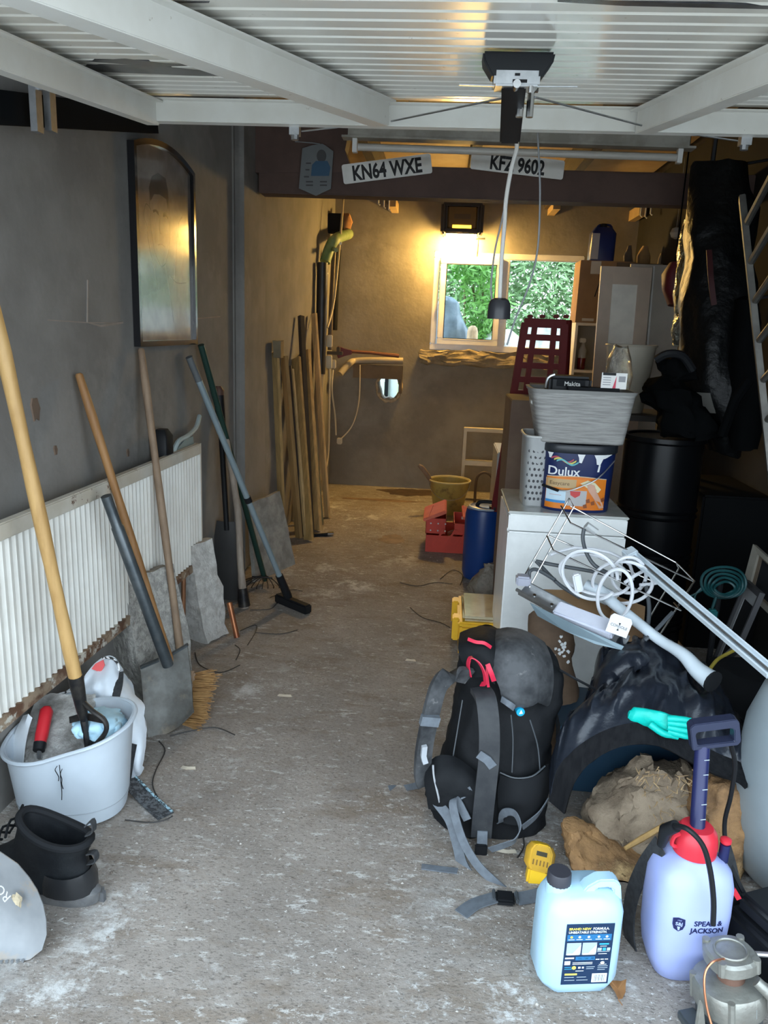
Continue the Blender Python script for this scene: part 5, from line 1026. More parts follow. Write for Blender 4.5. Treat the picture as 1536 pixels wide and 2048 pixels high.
MB().tube(CR([p+V((-.05, 0, hc_*.9)), p+V((-.03, 0, hc_*1.02)), p+V((.05, 0, hc_*1.02)), p+V((.07, 0, hc_*.85))], 3), .01, 6).obj('carry_handle', MATS['can_blue'], t)
# white wardrobe door with raised panel, and the plain panel behind it
Y = 5.4; A, B_, C_, E_ = D(1203, 532, Y), D(1306, 527, Y), D(1292, 760, Y), D(1186, 760, Y)
t = thing('shaker_panel', 'cream shaker wardrobe door standing among the cartons', 'door panel', V((A.x+.2, Y, 0))); mWd = plain('wardrobe_cream', (.68, .55, .43), .45); mWd2 = plain('wardrobe_panel', (.97, .94, .84), .45)
sl_ = (E_.x-A.x)/(A.z-E_.z)
def sk(x, z, d): return V((x+sl_*(A.z-z)*.9, Y+d, z))
wA = A.x; wB = B_.x; zt_ = A.z
def skb(x0, x1, z0, z1, d0, d1, nm, m_): b = MB(); b.add([sk(x0, z0, d0), sk(x1, z0, d0), sk(x1, z0, d1), sk(x0, z0, d1), sk(x0, z1, d0), sk(x1, z1, d0), sk(x1, z1, d1), sk(x0, z1, d1)], [(0, 3, 2, 1), (4, 5, 6, 7), (0, 1, 5, 4), (1, 2, 6, 5), (2, 3, 7, 6), (3, 0, 4, 7)]); return b.obj(nm, m_, t, smooth=False)
fwid = .085; px0, px1 = D(1224, 570, Y).x, D(1275, 570, Y).x; pzt = D(1224, 568, Y).z
skb(wA, px0, 0, zt_, 0, .03, 'stile', mWd); skb(px1, wB, 0, zt_, 0, .03, 'stile', mWd); skb(px0, px1, pzt, zt_, 0, .03, 'rail', mWd); skb(px0, px1, 0, .12, 0, .03, 'rail', mWd); skb(px0, px1, .12, pzt, .008, .025, 'panel', mWd2)
p0_, p1_ = D(1310, 530, Y+.06), D(1375, 522, Y+.06)
b = MB(); b.bx((p0_.x-.16, Y+.04, 0), (p1_.x, Y+.06, p0_.z)); b.obj('plain_panel', plain('wardrobe_grey', (.5, .45, .38), .5), label='plain grey wardrobe side standing right of the cream door', cat='panel', smooth=False)
b = MB(); b.ribbon([D(1308, 532, Y+.035), D(1295, 690, Y+.035)], (1, 0, 0), .012, .008); b.obj('edge_strip', mWhite, label='thin white edging strip between the wardrobe panels', cat='strip', smooth=False)
# high shelf with clutter
a, c = D(1235, 525, 6.3), D(1360, 530, 6.3); MB().bx((a.x, 6.3, a.z-.03), (1.615, 6.6, a.z)).obj('wall_shelf', M('dull_shelf_wood', (.15, .11, .075), .7), label='dark wall shelf in the rear right corner', cat='shelf', smooth=False)
for x, y, s_, c_, nm, lb in ((1290, 505, .05, (.30, .20, .10), 'paper_bundle', 'tan paper bundle on the dark wall shelf'), (1258, 515, .035, (.12, .10, .08), 'small_tin', 'small brown tin on the dark wall shelf'), (1330, 510, .04, (.2, .17, .12), 'screw_box', 'dull brown box on the dark wall shelf')):
    p = D(x, y, 6.4); b = MB(); z0 = a.z; b.loft([ellring(V((p.x, 6.42, z0+h)), s_*k, s_*k, 3, 12) for h, k in ((0, 1), (.06, .95), (.1, .7), (.14, .4))]); b.jit(.012, 15, s_*100); 
    b.v = [V((q.x, q.y, max(q.z, z0))) for q in b.v]; b.obj(nm, M(nm+'_m', c_, .8), label=lb, cat='clutter')
p = D(1352, 466, 6.0); b = MB(); b.lathe([(.004, -.042), (.03, -.03), (.042, 0), (.03, .03), (.004, .042)], 16, tuple(p)); bulb = b.obj('white_ball', plain('dull_white_ball', (.36, .35, .32), .5), label='small off-white ball hanging in the dark right corner', cat='ball')
MB().tube([p+V((0, 0, .04)), V((p.x, p.y, 2.74))], .002, 4).obj('string', mGrey, bulb)
# white plastic bucket and clear sheet beside the storage box
Y = 4.1; a, c = D(1226, 700, Y), D(1330, 700, Y); cx = (a.x+c.x)/2; r_ = (c.x-a.x)/2; zt2 = D(1270, 692, Y).z; zb2 = D(1270, 830, Y).z
t = thing('stand_table', 'dark side table behind the freezer carrying the white tub', 'table', V((cx, Y+.15, 0)))
MB().bx((cx-.22, Y-.02, zb2-.03), (cx+.28, Y+.4, zb2)).obj('table_top', plain('dark_table', (.05, .042, .036), .6), t, smooth=False, bevel=.004)
for sx_ in (-.19, .25):
    for sy_ in (.02, .36): MB().bx((cx+sx_-.02, Y+sy_-.02, 0), (cx+sx_+.02, Y+sy_+.02, zb2-.03)).obj('leg', MATS['dark_table'], t, smooth=False)
t = thing('white_tub', 'dull white round tub behind the storage box', 'tub', V((cx, Y+.17, zb2))); b = MB(); b.lathe([(r_*.72, 0), (r_*.98, zt2-zb2), (r_*1.02, zt2-zb2), (r_*.95, zt2-zb2), (r_*.7, .01)], 28, (cx, Y+.17, zb2)); b.obj('tub_body', plain('tub_dull_white', (.46, .42, .34), .5), t)
b = MB(); b.tube(ellring(V((cx, Y+.17, zt2)), r_*1.0, r_*1.0, 2, 28), .006, 6, closed=True); b.obj('rim', MATS['tub_dull_white'], t)
b = MB(); c0 = D(1238, 735, Yf+.35); b.loft([ellring(c0+V((0, 0, z)), rx_, .05, 2.2, 18) for z, rx_ in ((-.12, .05), (-.04, .06), (.04, .05), (.09, .03))]); b.jit(.018, 18, 2, 2); b.obj('clear_wrap', M('clear_wrap', (.8, .75, .65), .1, trans=.85, bump=.8, bscale=20, dist=.04), label='clear crinkled wrap standing behind the carded pack', cat='wrapping', ang=30)
# ---------------------------------------------------------------- black bags, added dark cloth and drums in the dark right side
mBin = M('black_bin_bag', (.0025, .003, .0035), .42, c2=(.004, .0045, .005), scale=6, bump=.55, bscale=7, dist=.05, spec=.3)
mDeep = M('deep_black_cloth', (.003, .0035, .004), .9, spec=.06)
mFoil = M('crinkled_foil_bag', (.20, .17, .10), .18, metal=.7, c2=(.30, .26, .16), scale=10, bump=1.0, bscale=18, dist=.05)
rows = [(335, 1385, 1500, 4.15, .10), (420, 1375, 1510, 4.1, .14), (520, 1372, 1495, 4.05, .16), (620, 1365, 1500, 4.0, .18), (700, 1360, 1500, 3.95, .18), (780, 1365, 1500, 3.9, .18), (860, 1395, 1490, 3.9, .14), (900, 1410, 1480, 3.9, .10)]
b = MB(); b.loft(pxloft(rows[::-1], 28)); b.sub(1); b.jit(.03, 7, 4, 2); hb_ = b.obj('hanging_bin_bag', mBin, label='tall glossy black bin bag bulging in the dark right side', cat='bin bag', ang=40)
q = D(1430, 335, 4.15); MB().tube([q+V((0, .05, 0)), V((q.x, q.y+.05, 2.74))], .012, 6).obj('tie', mBlack, hb_)
b = MB(); b.loft(pxloft([(640, 1350, 1385, 4.2, .05), (590, 1352, 1388, 4.2, .06), (540, 1355, 1390, 4.2, .06), (480, 1362, 1390, 4.2, .05), (440, 1370, 1386, 4.2, .04)], 18)); b.sub(1); b.jit(.02, 12, 6, 2); b.obj('foil_sack', mFoil, label='crinkled gold-lit foil sack at the edge of the black bag', cat='sack', ang=40)
b = MB(); b.loft(pxloft([(690, 1345, 1390, 4.15, .05), (665, 1342, 1395, 4.15, .06), (640, 1348, 1395, 4.15, .05), (615, 1365, 1392, 4.15, .04)], 18)); b.sub(1); b.jit(.02, 14, 9, 2); b.obj('foil_scrap', M('crinkled_silver', (.26, .26, .22), .2, metal=.7, bump=1.0, bscale=22, dist=.05), label='crinkled silver sheet below the dark red bag', cat='foil', ang=40)
b = MB(); b.loft(pxloft([(610, 1338, 1375, 4.35, .06), (580, 1325, 1372, 4.35, .08), (550, 1325, 1368, 4.35, .08), (525, 1340, 1362, 4.35, .05)], 18)); b.jit(.012, 12, 3); rh = b.obj('red_holdall', plain('dark_red_cloth', (.09, .006, .012), .6), label='dark red cloth bag hanging beside the wardrobe panel', cat='bag'); q = D(1350, 528, 4.35); MB().tube([q+V((0, 0, -.03)), V((q.x, q.y, 2.74))], .004, 5).obj('hanging_cord', mDeep, rh)
b = MB(); b.ribbon([D(1418, 500, 3.82), D(1422, 560, 3.78), D(1428, 610, 3.78)], (1, 0, 0), .025, .006, 4); b.obj('red_strap', plain('dull_red_strap', (.035, .003, .004), .6), label='dull red strap running down the black bin bag', cat='strap')
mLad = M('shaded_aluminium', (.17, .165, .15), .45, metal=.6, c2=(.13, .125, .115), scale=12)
t = thing('black_tool_bag', 'lumpy black tool bag heaped right of the storage box', 'tool bag', D(1360, 870, 3.6))
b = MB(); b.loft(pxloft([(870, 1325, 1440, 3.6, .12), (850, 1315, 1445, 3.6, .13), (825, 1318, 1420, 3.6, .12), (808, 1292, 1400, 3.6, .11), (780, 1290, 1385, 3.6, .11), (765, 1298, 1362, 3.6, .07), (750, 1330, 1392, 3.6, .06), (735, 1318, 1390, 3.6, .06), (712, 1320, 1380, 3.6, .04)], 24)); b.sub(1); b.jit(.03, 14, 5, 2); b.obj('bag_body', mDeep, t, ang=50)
b = MB(); b.tube(CR([D(1312, 720, 3.5), D(1335, 708, 3.48), D(1365, 712, 3.48), D(1385, 740, 3.5)], 4), .018, 8); b.obj('carry_handle', mBlack, t)
b = MB(); b.tube([D(1498, 760, 3.4), D(1470, 800, 3.4), D(1445, 870, 3.45)], .022, 8); b.obj('strap_arm', mDeep, t)
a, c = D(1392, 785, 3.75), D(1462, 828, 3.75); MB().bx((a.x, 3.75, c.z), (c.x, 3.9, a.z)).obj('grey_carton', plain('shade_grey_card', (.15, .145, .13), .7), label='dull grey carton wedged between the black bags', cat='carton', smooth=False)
for pts, lb in (([(620, 1405, 1440, 4.45, .08), (520, 1390, 1450, 4.45, .11), (420, 1385, 1450, 4.45, .11), (340, 1395, 1445, 4.45, .08)], 'added dark cloth filling the gloom behind the black bin bag'), ([(900, 1462, 1520, 3.72, .07), (800, 1458, 1525, 3.72, .08), (700, 1462, 1525, 3.72, .08), (600, 1475, 1518, 3.72, .06)], 'added dark cloth bundle filling the gloom by the ladder')):
    b = MB(); b.loft(pxloft(pts, 22)); b.sub(1); b.jit(.03, 6, 3, 2); o = b.obj('gloom_cloth', mDeep, label=lb, cat='coat', group='added dark cloth on the right wall')  # invented cloth, added to keep this side dark
    q = D(pts[-1][1]+20, pts[-1][0], pts[-1][3]); MB().tube([q, V((1.63, q.y, q.z+.06))], .008, 6).obj('hook', mBlack, o)
# black ribbed drums
Yd = 3.55; a, c = D(1268, 900, Yd), D(1432, 900, Yd); cx, r_ = (a.x+c.x)/2, (c.x-a.x)/2; zt3 = D(1340, 880, Yd).z
t = thing('black_drum', 'large glossy black ribbed drum in the dark right side', 'drum', V((cx, Yd+r_, 0))); mBD = plain('glossy_black_drum', (.003, .0035, .0045), .3, spec=.3)
prof = [(r_*.93, 0), (r_, .02)]
for z in [.12+.03*k for k in range(4)]+[.42+.03*k for k in range(4)]+[.68, .71]:
    if z < zt3-.05: prof += [(r_, z-.008), (r_*1.045, z), (r_, z+.008)]
prof += [(r_, zt3-.03), (r_*1.05, zt3-.02), (r_*1.05, zt3), (r_*.95, zt3), (r_*.93, zt3-.04)]
b = MB(); b.lathe(prof, 40, (cx, Yd+r_, 0)); b.obj('drum_body', mBD, t)
MB().lathe([(r_*.92, 0), (r_*.92, .02), (.03, .03)], 32, (cx, Yd+r_, zt3-.03)).obj('lid', mBD, t)
MB().bx((cx+.17+r_*.2, Yd+.15, 0), (1.6, 4.3, .78)).obj('dark_crate', plain('near_black_crate', (.003, .0035, .004), .8, spec=.1), label='near-black crate between the drum and the right wall', cat='crate', smooth=False, bevel=.01)
# teal extension lead reel
c = D(1447, 1165, 2.95); t = thing('hose_coil', 'coiled teal lead hanging in the shadows by the picture frames', 'cable coil', c-V((0, 0, .08))); mTeal = plain('teal_pvc', (.008, .055, .06), .4)
for k in range(5): MB().tube([c+V(((.085-.012*k)*cos(a), -.01*k*.5+.006*sin(3*a+k), (.065-.010*k)*sin(a)-.004*k)) for a in [2*pi*q/28 for q in range(28)]], .0055, 6, closed=True).obj('coil', mTeal, t)
MB().tube(CR([c+V((-.075, 0, -.02)), c+V((-.10, 0, -.06)), c+V((-.095, 0, -.11))], 4), .004, 6).obj('lead', mTeal, t); MB().tube(CR([c+V((-.07, 0, -.03)), c+V((-.11, .0, -.06)), c+V((-.15, .0, -.075))], 4), .004, 6).obj('lead', mTeal, t)
b = MB(); b.bx(c+V((-.045, -.02, -.16)), c+V((-.01, .01, -.11))); b.obj('plug', plain('teal_plug', (.012, .12, .13), .4), t, bevel=.006); MB().tube([c+V((-.028, 0, -.11)), c+V((-.02, 0, -.06))], .006, 6).obj('plug_lead', mTeal, t)
b = MB(); b.tube([c+V((0, .03, .05)), c+V((0, .03, -.02)), V((c.x, c.y+.03, .0))], .012, 8); b.obj('stand', mDark, t)
# picture frames leaning on the right wall
def pframe(label, px4, Ys, w_, mat, inner, mat2, name='picture_frame'):
    q = [D(x, y, Y) for (x, y), Y in zip(px4, Ys)]; t = thing(name, label, 'picture frame', (q[0]+q[1])/2, 'empty picture frames by the right wall'); n = (q[1]-q[0]).cross(q[3]-q[0]).normalized(); n = n if n.x < 0 else -n
    c = sum(q, V())/4
    for i in range(4):
        a, d = q[i], q[(i+1) % 4]; ai, di = a.lerp(c, w_), d.lerp(c, w_); b = MB(); b.loft([[a, d, di, ai], [p-n*.02 for p in (a, d, di, ai)]]); b.obj('moulding', mat, t, smooth=False)
    if inner:
        b = MB(); r1 = [p.lerp(c, w_) for p in q]; r2 = [p.lerp(c, w_+inner) for p in q]
        for i in range(4): b2 = MB(); b2.loft([[r1[i]-n*.012, r1[(i+1) % 4]-n*.012, r2[(i+1) % 4]-n*.012, r2[i]-n*.012], [r1[i]-n*.016, r1[(i+1) % 4]-n*.016, r2[(i+1) % 4]-n*.016, r2[i]-n*.016]]); b2.obj('mount', mat2, t, smooth=False)
        b = MB(); r3 = [p.lerp(c, w_+inner)-n*.015 for p in q]; b.loft([r3, [p-n*.004 for p in r3]]); b.obj('backing', mDark, t, smooth=False)
    return t
mPF = M('weathered_frame', (.30, .28, .24), .6, c2=(.24, .225, .19), scale=6)
pframe('pale ornate picture frame leaning in front of the right wall', [(1483, 1175), (1600, 1290), (1620, 1190), (1506, 1088)], [3.3, 2.9, 2.95, 3.35], .22, mPF, .1, plain('brown_slip', (.14, .11, .08), .6))
pframe('dark slim picture frame with a white mount propped by the teal coil', [(1410, 1352), (1470, 1300), (1520, 1185), (1490, 1158)], [3.1, 2.9, 2.9, 3.1], .12, plain('slim_dark_frame', (.06, .06, .065), .5), .28, plain('mount_white', (.34, .35, .36), .7))
# aluminium ladder on its edge along the right wall
t = thing('aluminium_ladder', 'dull aluminium ladder leaning at the far right edge', 'ladder', V((1.3, 2.75, 0)))
a, c = D(1484, 395, 3.35), D(1560, 1120, 2.95); d = (c-a)*(a.z/(a.z-c.z))*.985
MB(frame(a, d, (-.3, -1, 0))).bx((0, -.012, -.035), (d.length, .012, .035)).obj('stile', mLad, t, smooth=False, bevel=.003)
off = D(1600, 275, 2.75)-D(1500, 460, 3.3); e0 = a+off*1.3; 
MB(frame(e0, d, (-.3, -1, 0))).bx((0, -.012, -.035), (d.length, .012, .035)).obj('stile', mLad, t, smooth=False, bevel=.003)
for k in range(12):
    f_ = (.09+.118*k)*.62; MB().tube([a+d*f_, a+d*f_+off*1.3], .014, 8).obj('rung', mLad, t)
# ================================================================ wire basket heap in front of the freezer
bz = D(1200, 1300, 2.6)
t = thing('wire_basket', 'tilted chrome wire basket full of cables in front of the freezer', 'wire basket', D(1210, 1290, 2.6))
def wire(pts, r=.0032, par=t, nm='wire', mat=mChrome): return MB().tube([D(*p) for p in pts], r, 7).obj(nm, mat, par)
wire([(1041, 1165, 2.72), (1139, 996, 2.84), (1148, 1013, 2.78), (1049, 1192, 2.66)]); wire([(1141, 1012, 2.84), (1352, 1125, 2.76), (1389, 1162, 2.60), (1345, 1230, 2.52), (1298, 1305, 2.46)])
wire([(1122, 1012, 2.80), (1141, 1046, 2.70), (1388, 1163, 2.60)]); wire([(1094, 1072, 2.76), (1107, 1101, 2.66), (1362, 1221, 2.52)]); wire([(1352, 1125, 2.76), (1358, 1137, 2.74), (1297, 1240, 2.62)]); wire([(1094, 1070, 2.80), (1300, 1160, 2.74), (1330, 1175, 2.70)]); wire([(1362, 1221, 2.52), (1348, 1205, 2.56)])
# steel drawer runner
a, c = D(1045, 1178, 2.66), D(1250, 1290, 2.46); t = thing('drawer_runner', 'galvanised steel drawer runner lying under the wire basket', 'drawer runner', c)
fm = frame(a, c-a, (.2, -.6, .8)); L = (c-a).length; b = MB(fm); b.bx((0, -.028, -.004), (L, .028, 0)); b.bx((0, -.030, -.004), (L, -.026, .018)); b.bx((0, .026, -.004), (L, .030, .018)); b.obj('channel', mSteel, t, smooth=False)
q = [D(*k) for k in ((1060, 1206, 2.50), (1150, 1250, 2.44), (1248, 1293, 2.38), (1243, 1300, 2.38), (1190, 1288, 2.41), (1130, 1262, 2.45), (1075, 1232, 2.49))]; b = MB(); b.loft([q, [p+V((0, .006, 0)) for p in q]]); b.obj('side_plate', plain('blue_grey_plate', (.20, .27, .31), .4, metal=.4), t, smooth=False)
b = MB(fm); b.bx((-.01, -.034, .012), (L*.92, -.026, .022)); b.obj('inner_slide', mSteel, t, smooth=False); MB(fm).bx((.12, -.02, -.016), (L, .02, -.005)).obj('outer_slide', plain('blue_grey_steel', (.16, .24, .28), .4, metal=.5), t, smooth=False)
for k in range(5): MB(fm).tube([(.05+.07*k, 0, .0), (.05+.07*k, 0, .004)], .006, 8).obj('rivet', mChrome, t)
q = D(1046, 1160, 2.68); b = MB(); b.box(q, (.05, .05, .035)); b.jit(.006, 30); b.obj('end_bracket', plain('lilac_grey_plastic', (.36, .37, .44), .5), t, bevel=.006)
# white charger box with cut-out text tag
a = D(1112, 1225, 2.55); c = D(1230, 1270, 2.44); t = thing('white_power_box', 'long white plastic power box lying on the drawer runner', 'power box', a)
fm = frame(a, c-a, (.15, -.62, .78)); L = (c-a).length; b = MB(fm); b.bx((0, -.03, .0), (L, .03, .035)); b.obj('box_shell', plain('lilac_white_plastic', (.66, .68, .78), .4), t, bevel=.006)
q = D(1238, 1252, 2.40); fm2 = frame(q, (D(1262, 1258, 2.40)-D(1212, 1240, 2.40)), (D(1250, 1225, 2.42)-D(1228, 1275, 2.40))); b = MB(fm2); b.prism([(-.036, -.030), (.036, -.03), (.038, .02), (.03, .034), (-.028, .034), (-.036, .024)], 0, .004)
b = MB(fm2); b.v = []; b.f = []; pts = [(-.036, -.03), (.036, -.03), (.038, .022), (.03, .034), (-.028, .034), (-.036, .024)]; b.loft([[V((x, k, z)) for x, z in pts] for k in (0, .003)]); tag_ = b.obj('paper_tag', plain('tag_white', (.74, .75, .80), .5), t, smooth=False)
lettering('CONSOLE', .0125, lambda x, y: fm2 @ V((x, -.0006, -.006+y)), mInk, tag_)
for z, s_ in ((.010, 1), (-.016, -1)):
    b = MB(fm2); b.add([V((-.004, -.0006, z)), V((.004, -.0006, z)), V((0, -.0006, z-.009*s_))], [(0, 1, 2)]); b.obj('arrow', mInk, tag_, smooth=False)
# cardboard sheets under the heap
for i, (q4, lb) in enumerate((([(1085, 1180, 2.72), (1215, 1185, 2.80), (1240, 1245, 2.66), (1100, 1235, 2.62)], 'flattened brown cardboard under the left of the wire basket'), ([(1235, 1195, 2.74), (1290, 1215, 2.7), (1285, 1285, 2.5), (1200, 1280, 2.5)], 'brown cardboard flap under the right of the wire basket'))):
    q = [D(*k) for k in q4]; b = MB(); b.grid([[q[0].lerp(q[1], i_/4) for i_ in range(5)], [q[3].lerp(q[2], i_/4) for i_ in range(5)]], .005); b.obj('cardboard_sheet', mCard, label=lb, cat='cardboard', smooth=False)
# bent white plastic spout and long curtain rail
mWP = plain('white_pvc', (.66, .74, .80), .35)
t = thing('plastic_spout', 'bent white plastic spout poking out of the heap to the right', 'spout', D(1430, 1362, 2.2))
pts = CR([D(1200, 1180, 2.66), D(1225, 1205, 2.6), D(1275, 1245, 2.5), D(1320, 1280, 2.42), D(1365, 1308, 2.33), D(1395, 1340, 2.27), D(1424, 1362, 2.22)], 4); n_ = len(pts)
MB().tube(pts, [.022-.004*sin(i/n_*pi)+(.014*max(0, (i/n_-.55))*2) for i in range(n_)], 14).obj('tube', mWP, t); MB().tube([pts[0]+V((-.05, .02, .0)), pts[0]+V((.03, -.02, -.02))], .03, 10).obj('collar', mWP, t); MB().tube([pts[-1], pts[-1]+(pts[-1]-pts[-2])*.6], .035, 14).obj('end_lip', mDark, t)
a, c = D(1258, 1108, 2.66), D(1545, 1352, 2.02); t = thing('curtain_rail', 'long white curtain rail sticking out to the right edge', 'rail', c); fm = frame(a, c-a, (-.2, -.5, .8)); L = (c-a).length
b = MB(fm); b.bx((0, -.016, 0), (L, .016, .006)); b.bx((0, -.018, 0), (L, -.013, .018)); b.bx((0, .013, 0), (L, .018, .018)); b.obj('rail', mWP, t, smooth=False); MB(fm).bx((-.012, -.022, -.004), (.03, .022, .022)).obj('end_stop', mWP, t, bevel=.004); MB(fm).bx((.02, -.004, .004), (L-.01, .004, .012)).obj('slot_strip', mSteel, t, smooth=False)
# cables
mWC = plain('white_flex', (.74, .76, .80), .4); mGC = plain('grey_flex', (.075, .085, .095), .5)
def loop(cx, cy, rx_, ry_, Y0, dY, ph=0, turns=1.0, n=26, tilt=0.0): return [(cx+rx_*cos(ph+2*pi*turns*k/n)*cos(tilt)-ry_*sin(ph+2*pi*turns*k/n)*sin(tilt), cy+rx_*cos(ph+2*pi*turns*k/n)*sin(tilt)+ry_*sin(ph+2*pi*turns*k/n)*cos(tilt), Y0+dY*sin(2*pi*turns*k/n)) for k in range(n+1)]
t = thing('white_cable_coil', 'tangled coil of white flex inside the wire basket', 'cable', D(1210, 1180, 2.62))
for pts in (loop(1190, 1150, 72, 38, 2.66, .05, 2.6, 1.1, tilt=.25), loop(1245, 1165, 60, 42, 2.60, .05, 1.2, 1.2), loop(1180, 1150, 58, 46, 2.56, .04, .2, .9, tilt=.5), loop(1258, 1150, 34, 36, 2.60, .05, 0, 1.15), loop(1230, 1190, 34, 52, 2.52, .04, .6, 1.0, tilt=.2), [(1250, 1165, 2.55), (1290, 1140, 2.6), (1315, 1150, 2.62), (1318, 1165, 2.62), (1280, 1170, 2.6)], [(1100, 1110, 2.7), (1150, 1095, 2.74), (1220, 1105, 2.72), (1260, 1130, 2.7), (1265, 1160, 2.66)]):
    MB().tube(CR([D(*p) for p in pts], 2), .0062, 7).obj('loop', mWC, t)
p = D(1155, 1165, 2.58); b = MB(frame(p, (.3, .1, -1), (0, -1, .2))); b.bx((-.035, -.014, -.012), (.035, .014, .012)); b.obj('plug', mWC, t, bevel=.005)
t = thing('grey_cable', 'dark grey cable with a clear plug looped over the wire basket', 'cable', D(1180, 1060, 2.7))
for pts in ([(1168, 1058, 2.68), (1166, 1080, 2.67), (1175, 1110, 2.66), (1195, 1135, 2.64), (1240, 1155, 2.64)], [(1072, 1122, 2.74), (1110, 1130, 2.72), (1170, 1140, 2.70), (1220, 1150, 2.66)], [(1072, 1122, 2.74), (1085, 1135, 2.72), (1120, 1170, 2.66), (1160, 1195, 2.60)], [(1058, 1155, 2.70), (1060, 1142, 2.71), (1075, 1140, 2.7), (1110, 1160, 2.66)], [(1290, 1160, 2.62), (1298, 1210, 2.56), (1296, 1250, 2.5), (1290, 1280, 2.45)], [(1290, 1280, 2.44), (1310, 1262, 2.45), (1345, 1225, 2.5)]):
    MB().tube(CR([D(*p) for p in pts], 5), .007, 7).obj('flex', mGC, t)
b = MB(); b.tube([D(1172, 1050, 2.68), D(1192, 1064, 2.68)], .013, 8); b.jit(.004, 60); b.obj('clear_plug', plain('cloudy_clear', (.55, .57, .57), .2), t)
# log leaning under the heap
a, c = D(1098, 1232, 2.80), G(1180, 1480, .02); c = V((.49, 2.42, .03)); b = MB(); pts = [a.lerp(c, k/10) for k in range(11)]; b.tube(pts, [.075+.01*sin(k*1.3) for k in range(11)], 18); b.sub(1); b.jit(.012, 9, 2, 2); lg = b.obj('smooth_log', M('brown_log', (.20, .13, .085), .75, c2=(.145, .095, .062), scale=7, bump=.2), label='smooth brown log leaning between backpack and jacket', cat='log', ang=60)
b = MB(); rnd = random.Random(4)
for k in range(16):
    p = D(1118+rnd.gauss(0, 9), 1300+rnd.gauss(0, 13), 2.58); d_ = p-a.lerp(c, .3); b.loft([[p+V((rnd.uniform(.003, .007)*cos(q), -.003-kk, rnd.uniform(.003, .008)*sin(q))) for q in [pi*i/4 for i in range(8)]] for kk in (0, .004)])
b.obj('paint_splash', plain('dried_white_paint', (.75, .76, .76), .5), lg, smooth=False, kind='stuff')

# ================================================================ rucksack
mPk = M('black_ripstop', (.006, .007, .0085), .7, c2=(.010, .011, .013), scale=9, bump=.3, bscale=14, dist=.02, spec=.25); mPkG = M('dusty_black_cloth', (.075, .078, .083), .85, c2=(.020, .022, .025), scale=9, lo=.4, hi=.62, c3=(.15, .15, .15), s3=30, lo3=.62, hi3=.72)
mGW = M('grey_webbing', (.135, .155, .18), .75, c2=(.11, .125, .145), scale=40); mRed = plain('bright_red_tape', (.62, .02, .06), .5)
c0 = G(960, 1690); t = thing('rucksack', 'dusty black rucksack with grey straps standing in the foreground', 'rucksack', c0)
rows = [(1700, 905, 985, 2.17, .07), (1680, 888, 1030, 2.19, .11), (1640, 872, 1075, 2.20, .135), (1590, 862, 1090, 2.21, .14), (1530, 880, 1095, 2.22, .13), (1470, 898, 1100, 2.24, .125), (1410, 908, 1112, 2.26, .125), (1360, 918, 1122, 2.28, .12), (1320, 925, 1112, 2.29, .11), (1290, 932, 1085, 2.30, .085), (1272, 945, 1050, 2.30, .05)]
rg = pxloft(rows, 60, 2.7); rg = list(zip(*[CR([r[j] for r in rg], 4) for j in range(60)]))
b = MB(); b.loft([list(r) for r in rg]); b.jit(.018, 8, 2, 2); b.jit(.007, 26, 4, 2); b.v = [V((p.x, p.y, max(p.z, .002))) for p in b.v]; b.obj('main_body', mPk, t, ang=60)
cloth(t, 'top_lid', [[(985, 1270, 2.27), (1015, 1262, 2.27), (1050, 1268, 2.28), (1085, 1290, 2.30)], [(982, 1300, 2.175), (1015, 1295, 2.16), (1055, 1300, 2.17), (1098, 1325, 2.22)], [(988, 1345, 2.13), (1020, 1345, 2.115), (1060, 1350, 2.125), (1100, 1365, 2.19)], [(1005, 1385, 2.115), (1030, 1392, 2.10), (1065, 1395, 2.115), (1095, 1400, 2.18)], [(1015, 1405, 2.125), (1038, 1412, 2.11), (1070, 1405, 2.12), (1092, 1405, 2.19)]], mPkG, .012, 3, .012)
cloth(t, 'lid_front', [[(922, 1272, 2.26), (945, 1262, 2.27), (970, 1260, 2.27), (992, 1268, 2.27)], [(920, 1300, 2.18), (945, 1295, 2.16), (970, 1292, 2.155), (990, 1300, 2.165)], [(930, 1325, 2.165), (950, 1328, 2.15), (972, 1330, 2.14), (990, 1340, 2.14)], [(940, 1345, 2.17), (955, 1350, 2.155), (972, 1352, 2.145), (990, 1365, 2.14)]], mPk, .010, 6, .012)
b = MB(); b.ribbon([D(936, 1278, 2.15), D(952, 1284, 2.135), D(968, 1286, 2.13), D(982, 1295, 2.14)], (0, .3, 1), .010, .003, 4); b.obj('red_zip_tape', mRed, t)
b = MB(); b.ribbon([D(940, 1352, 2.12), D(936, 1330, 2.11), D(942, 1316, 2.10), D(958, 1326, 2.09), D(968, 1345, 2.085), D(970, 1365, 2.09), D(962, 1368, 2.1)], (.5, -1, .2), .016, .003, 4); b.obj('red_haul_loop', mRed, t)
b = MB(); b.ribbon([D(975, 1328, 2.10), D(982, 1345, 2.09), D(988, 1362, 2.10)], (1, 0, .4), .014, .003, 3); b.ribbon([D(975, 1330, 2.1), D(974, 1350, 2.095), D(977, 1374, 2.10)], (1, 0, 0), .008, .003, 3); b.obj('red_tab', mRed, t)
cloth(t, 'side_pocket', [[(1000, 1545, 2.085), (1030, 1556, 2.075), (1065, 1552, 2.085), (1092, 1530, 2.13)], [(998, 1585, 2.075), (1030, 1592, 2.06), (1065, 1590, 2.07), (1092, 1575, 2.12)], [(1000, 1640, 2.075), (1030, 1648, 2.06), (1060, 1640, 2.075), (1084, 1620, 2.12)]], mDark, .010, 8, .01)
b = MB(); b.tube(CR([D(1000, 1545, 2.075), D(1030, 1556, 2.065), D(1065, 1552, 2.075), D(1090, 1532, 2.11)], 4), .0025, 5); b.obj('pocket_hem', mGC, t)
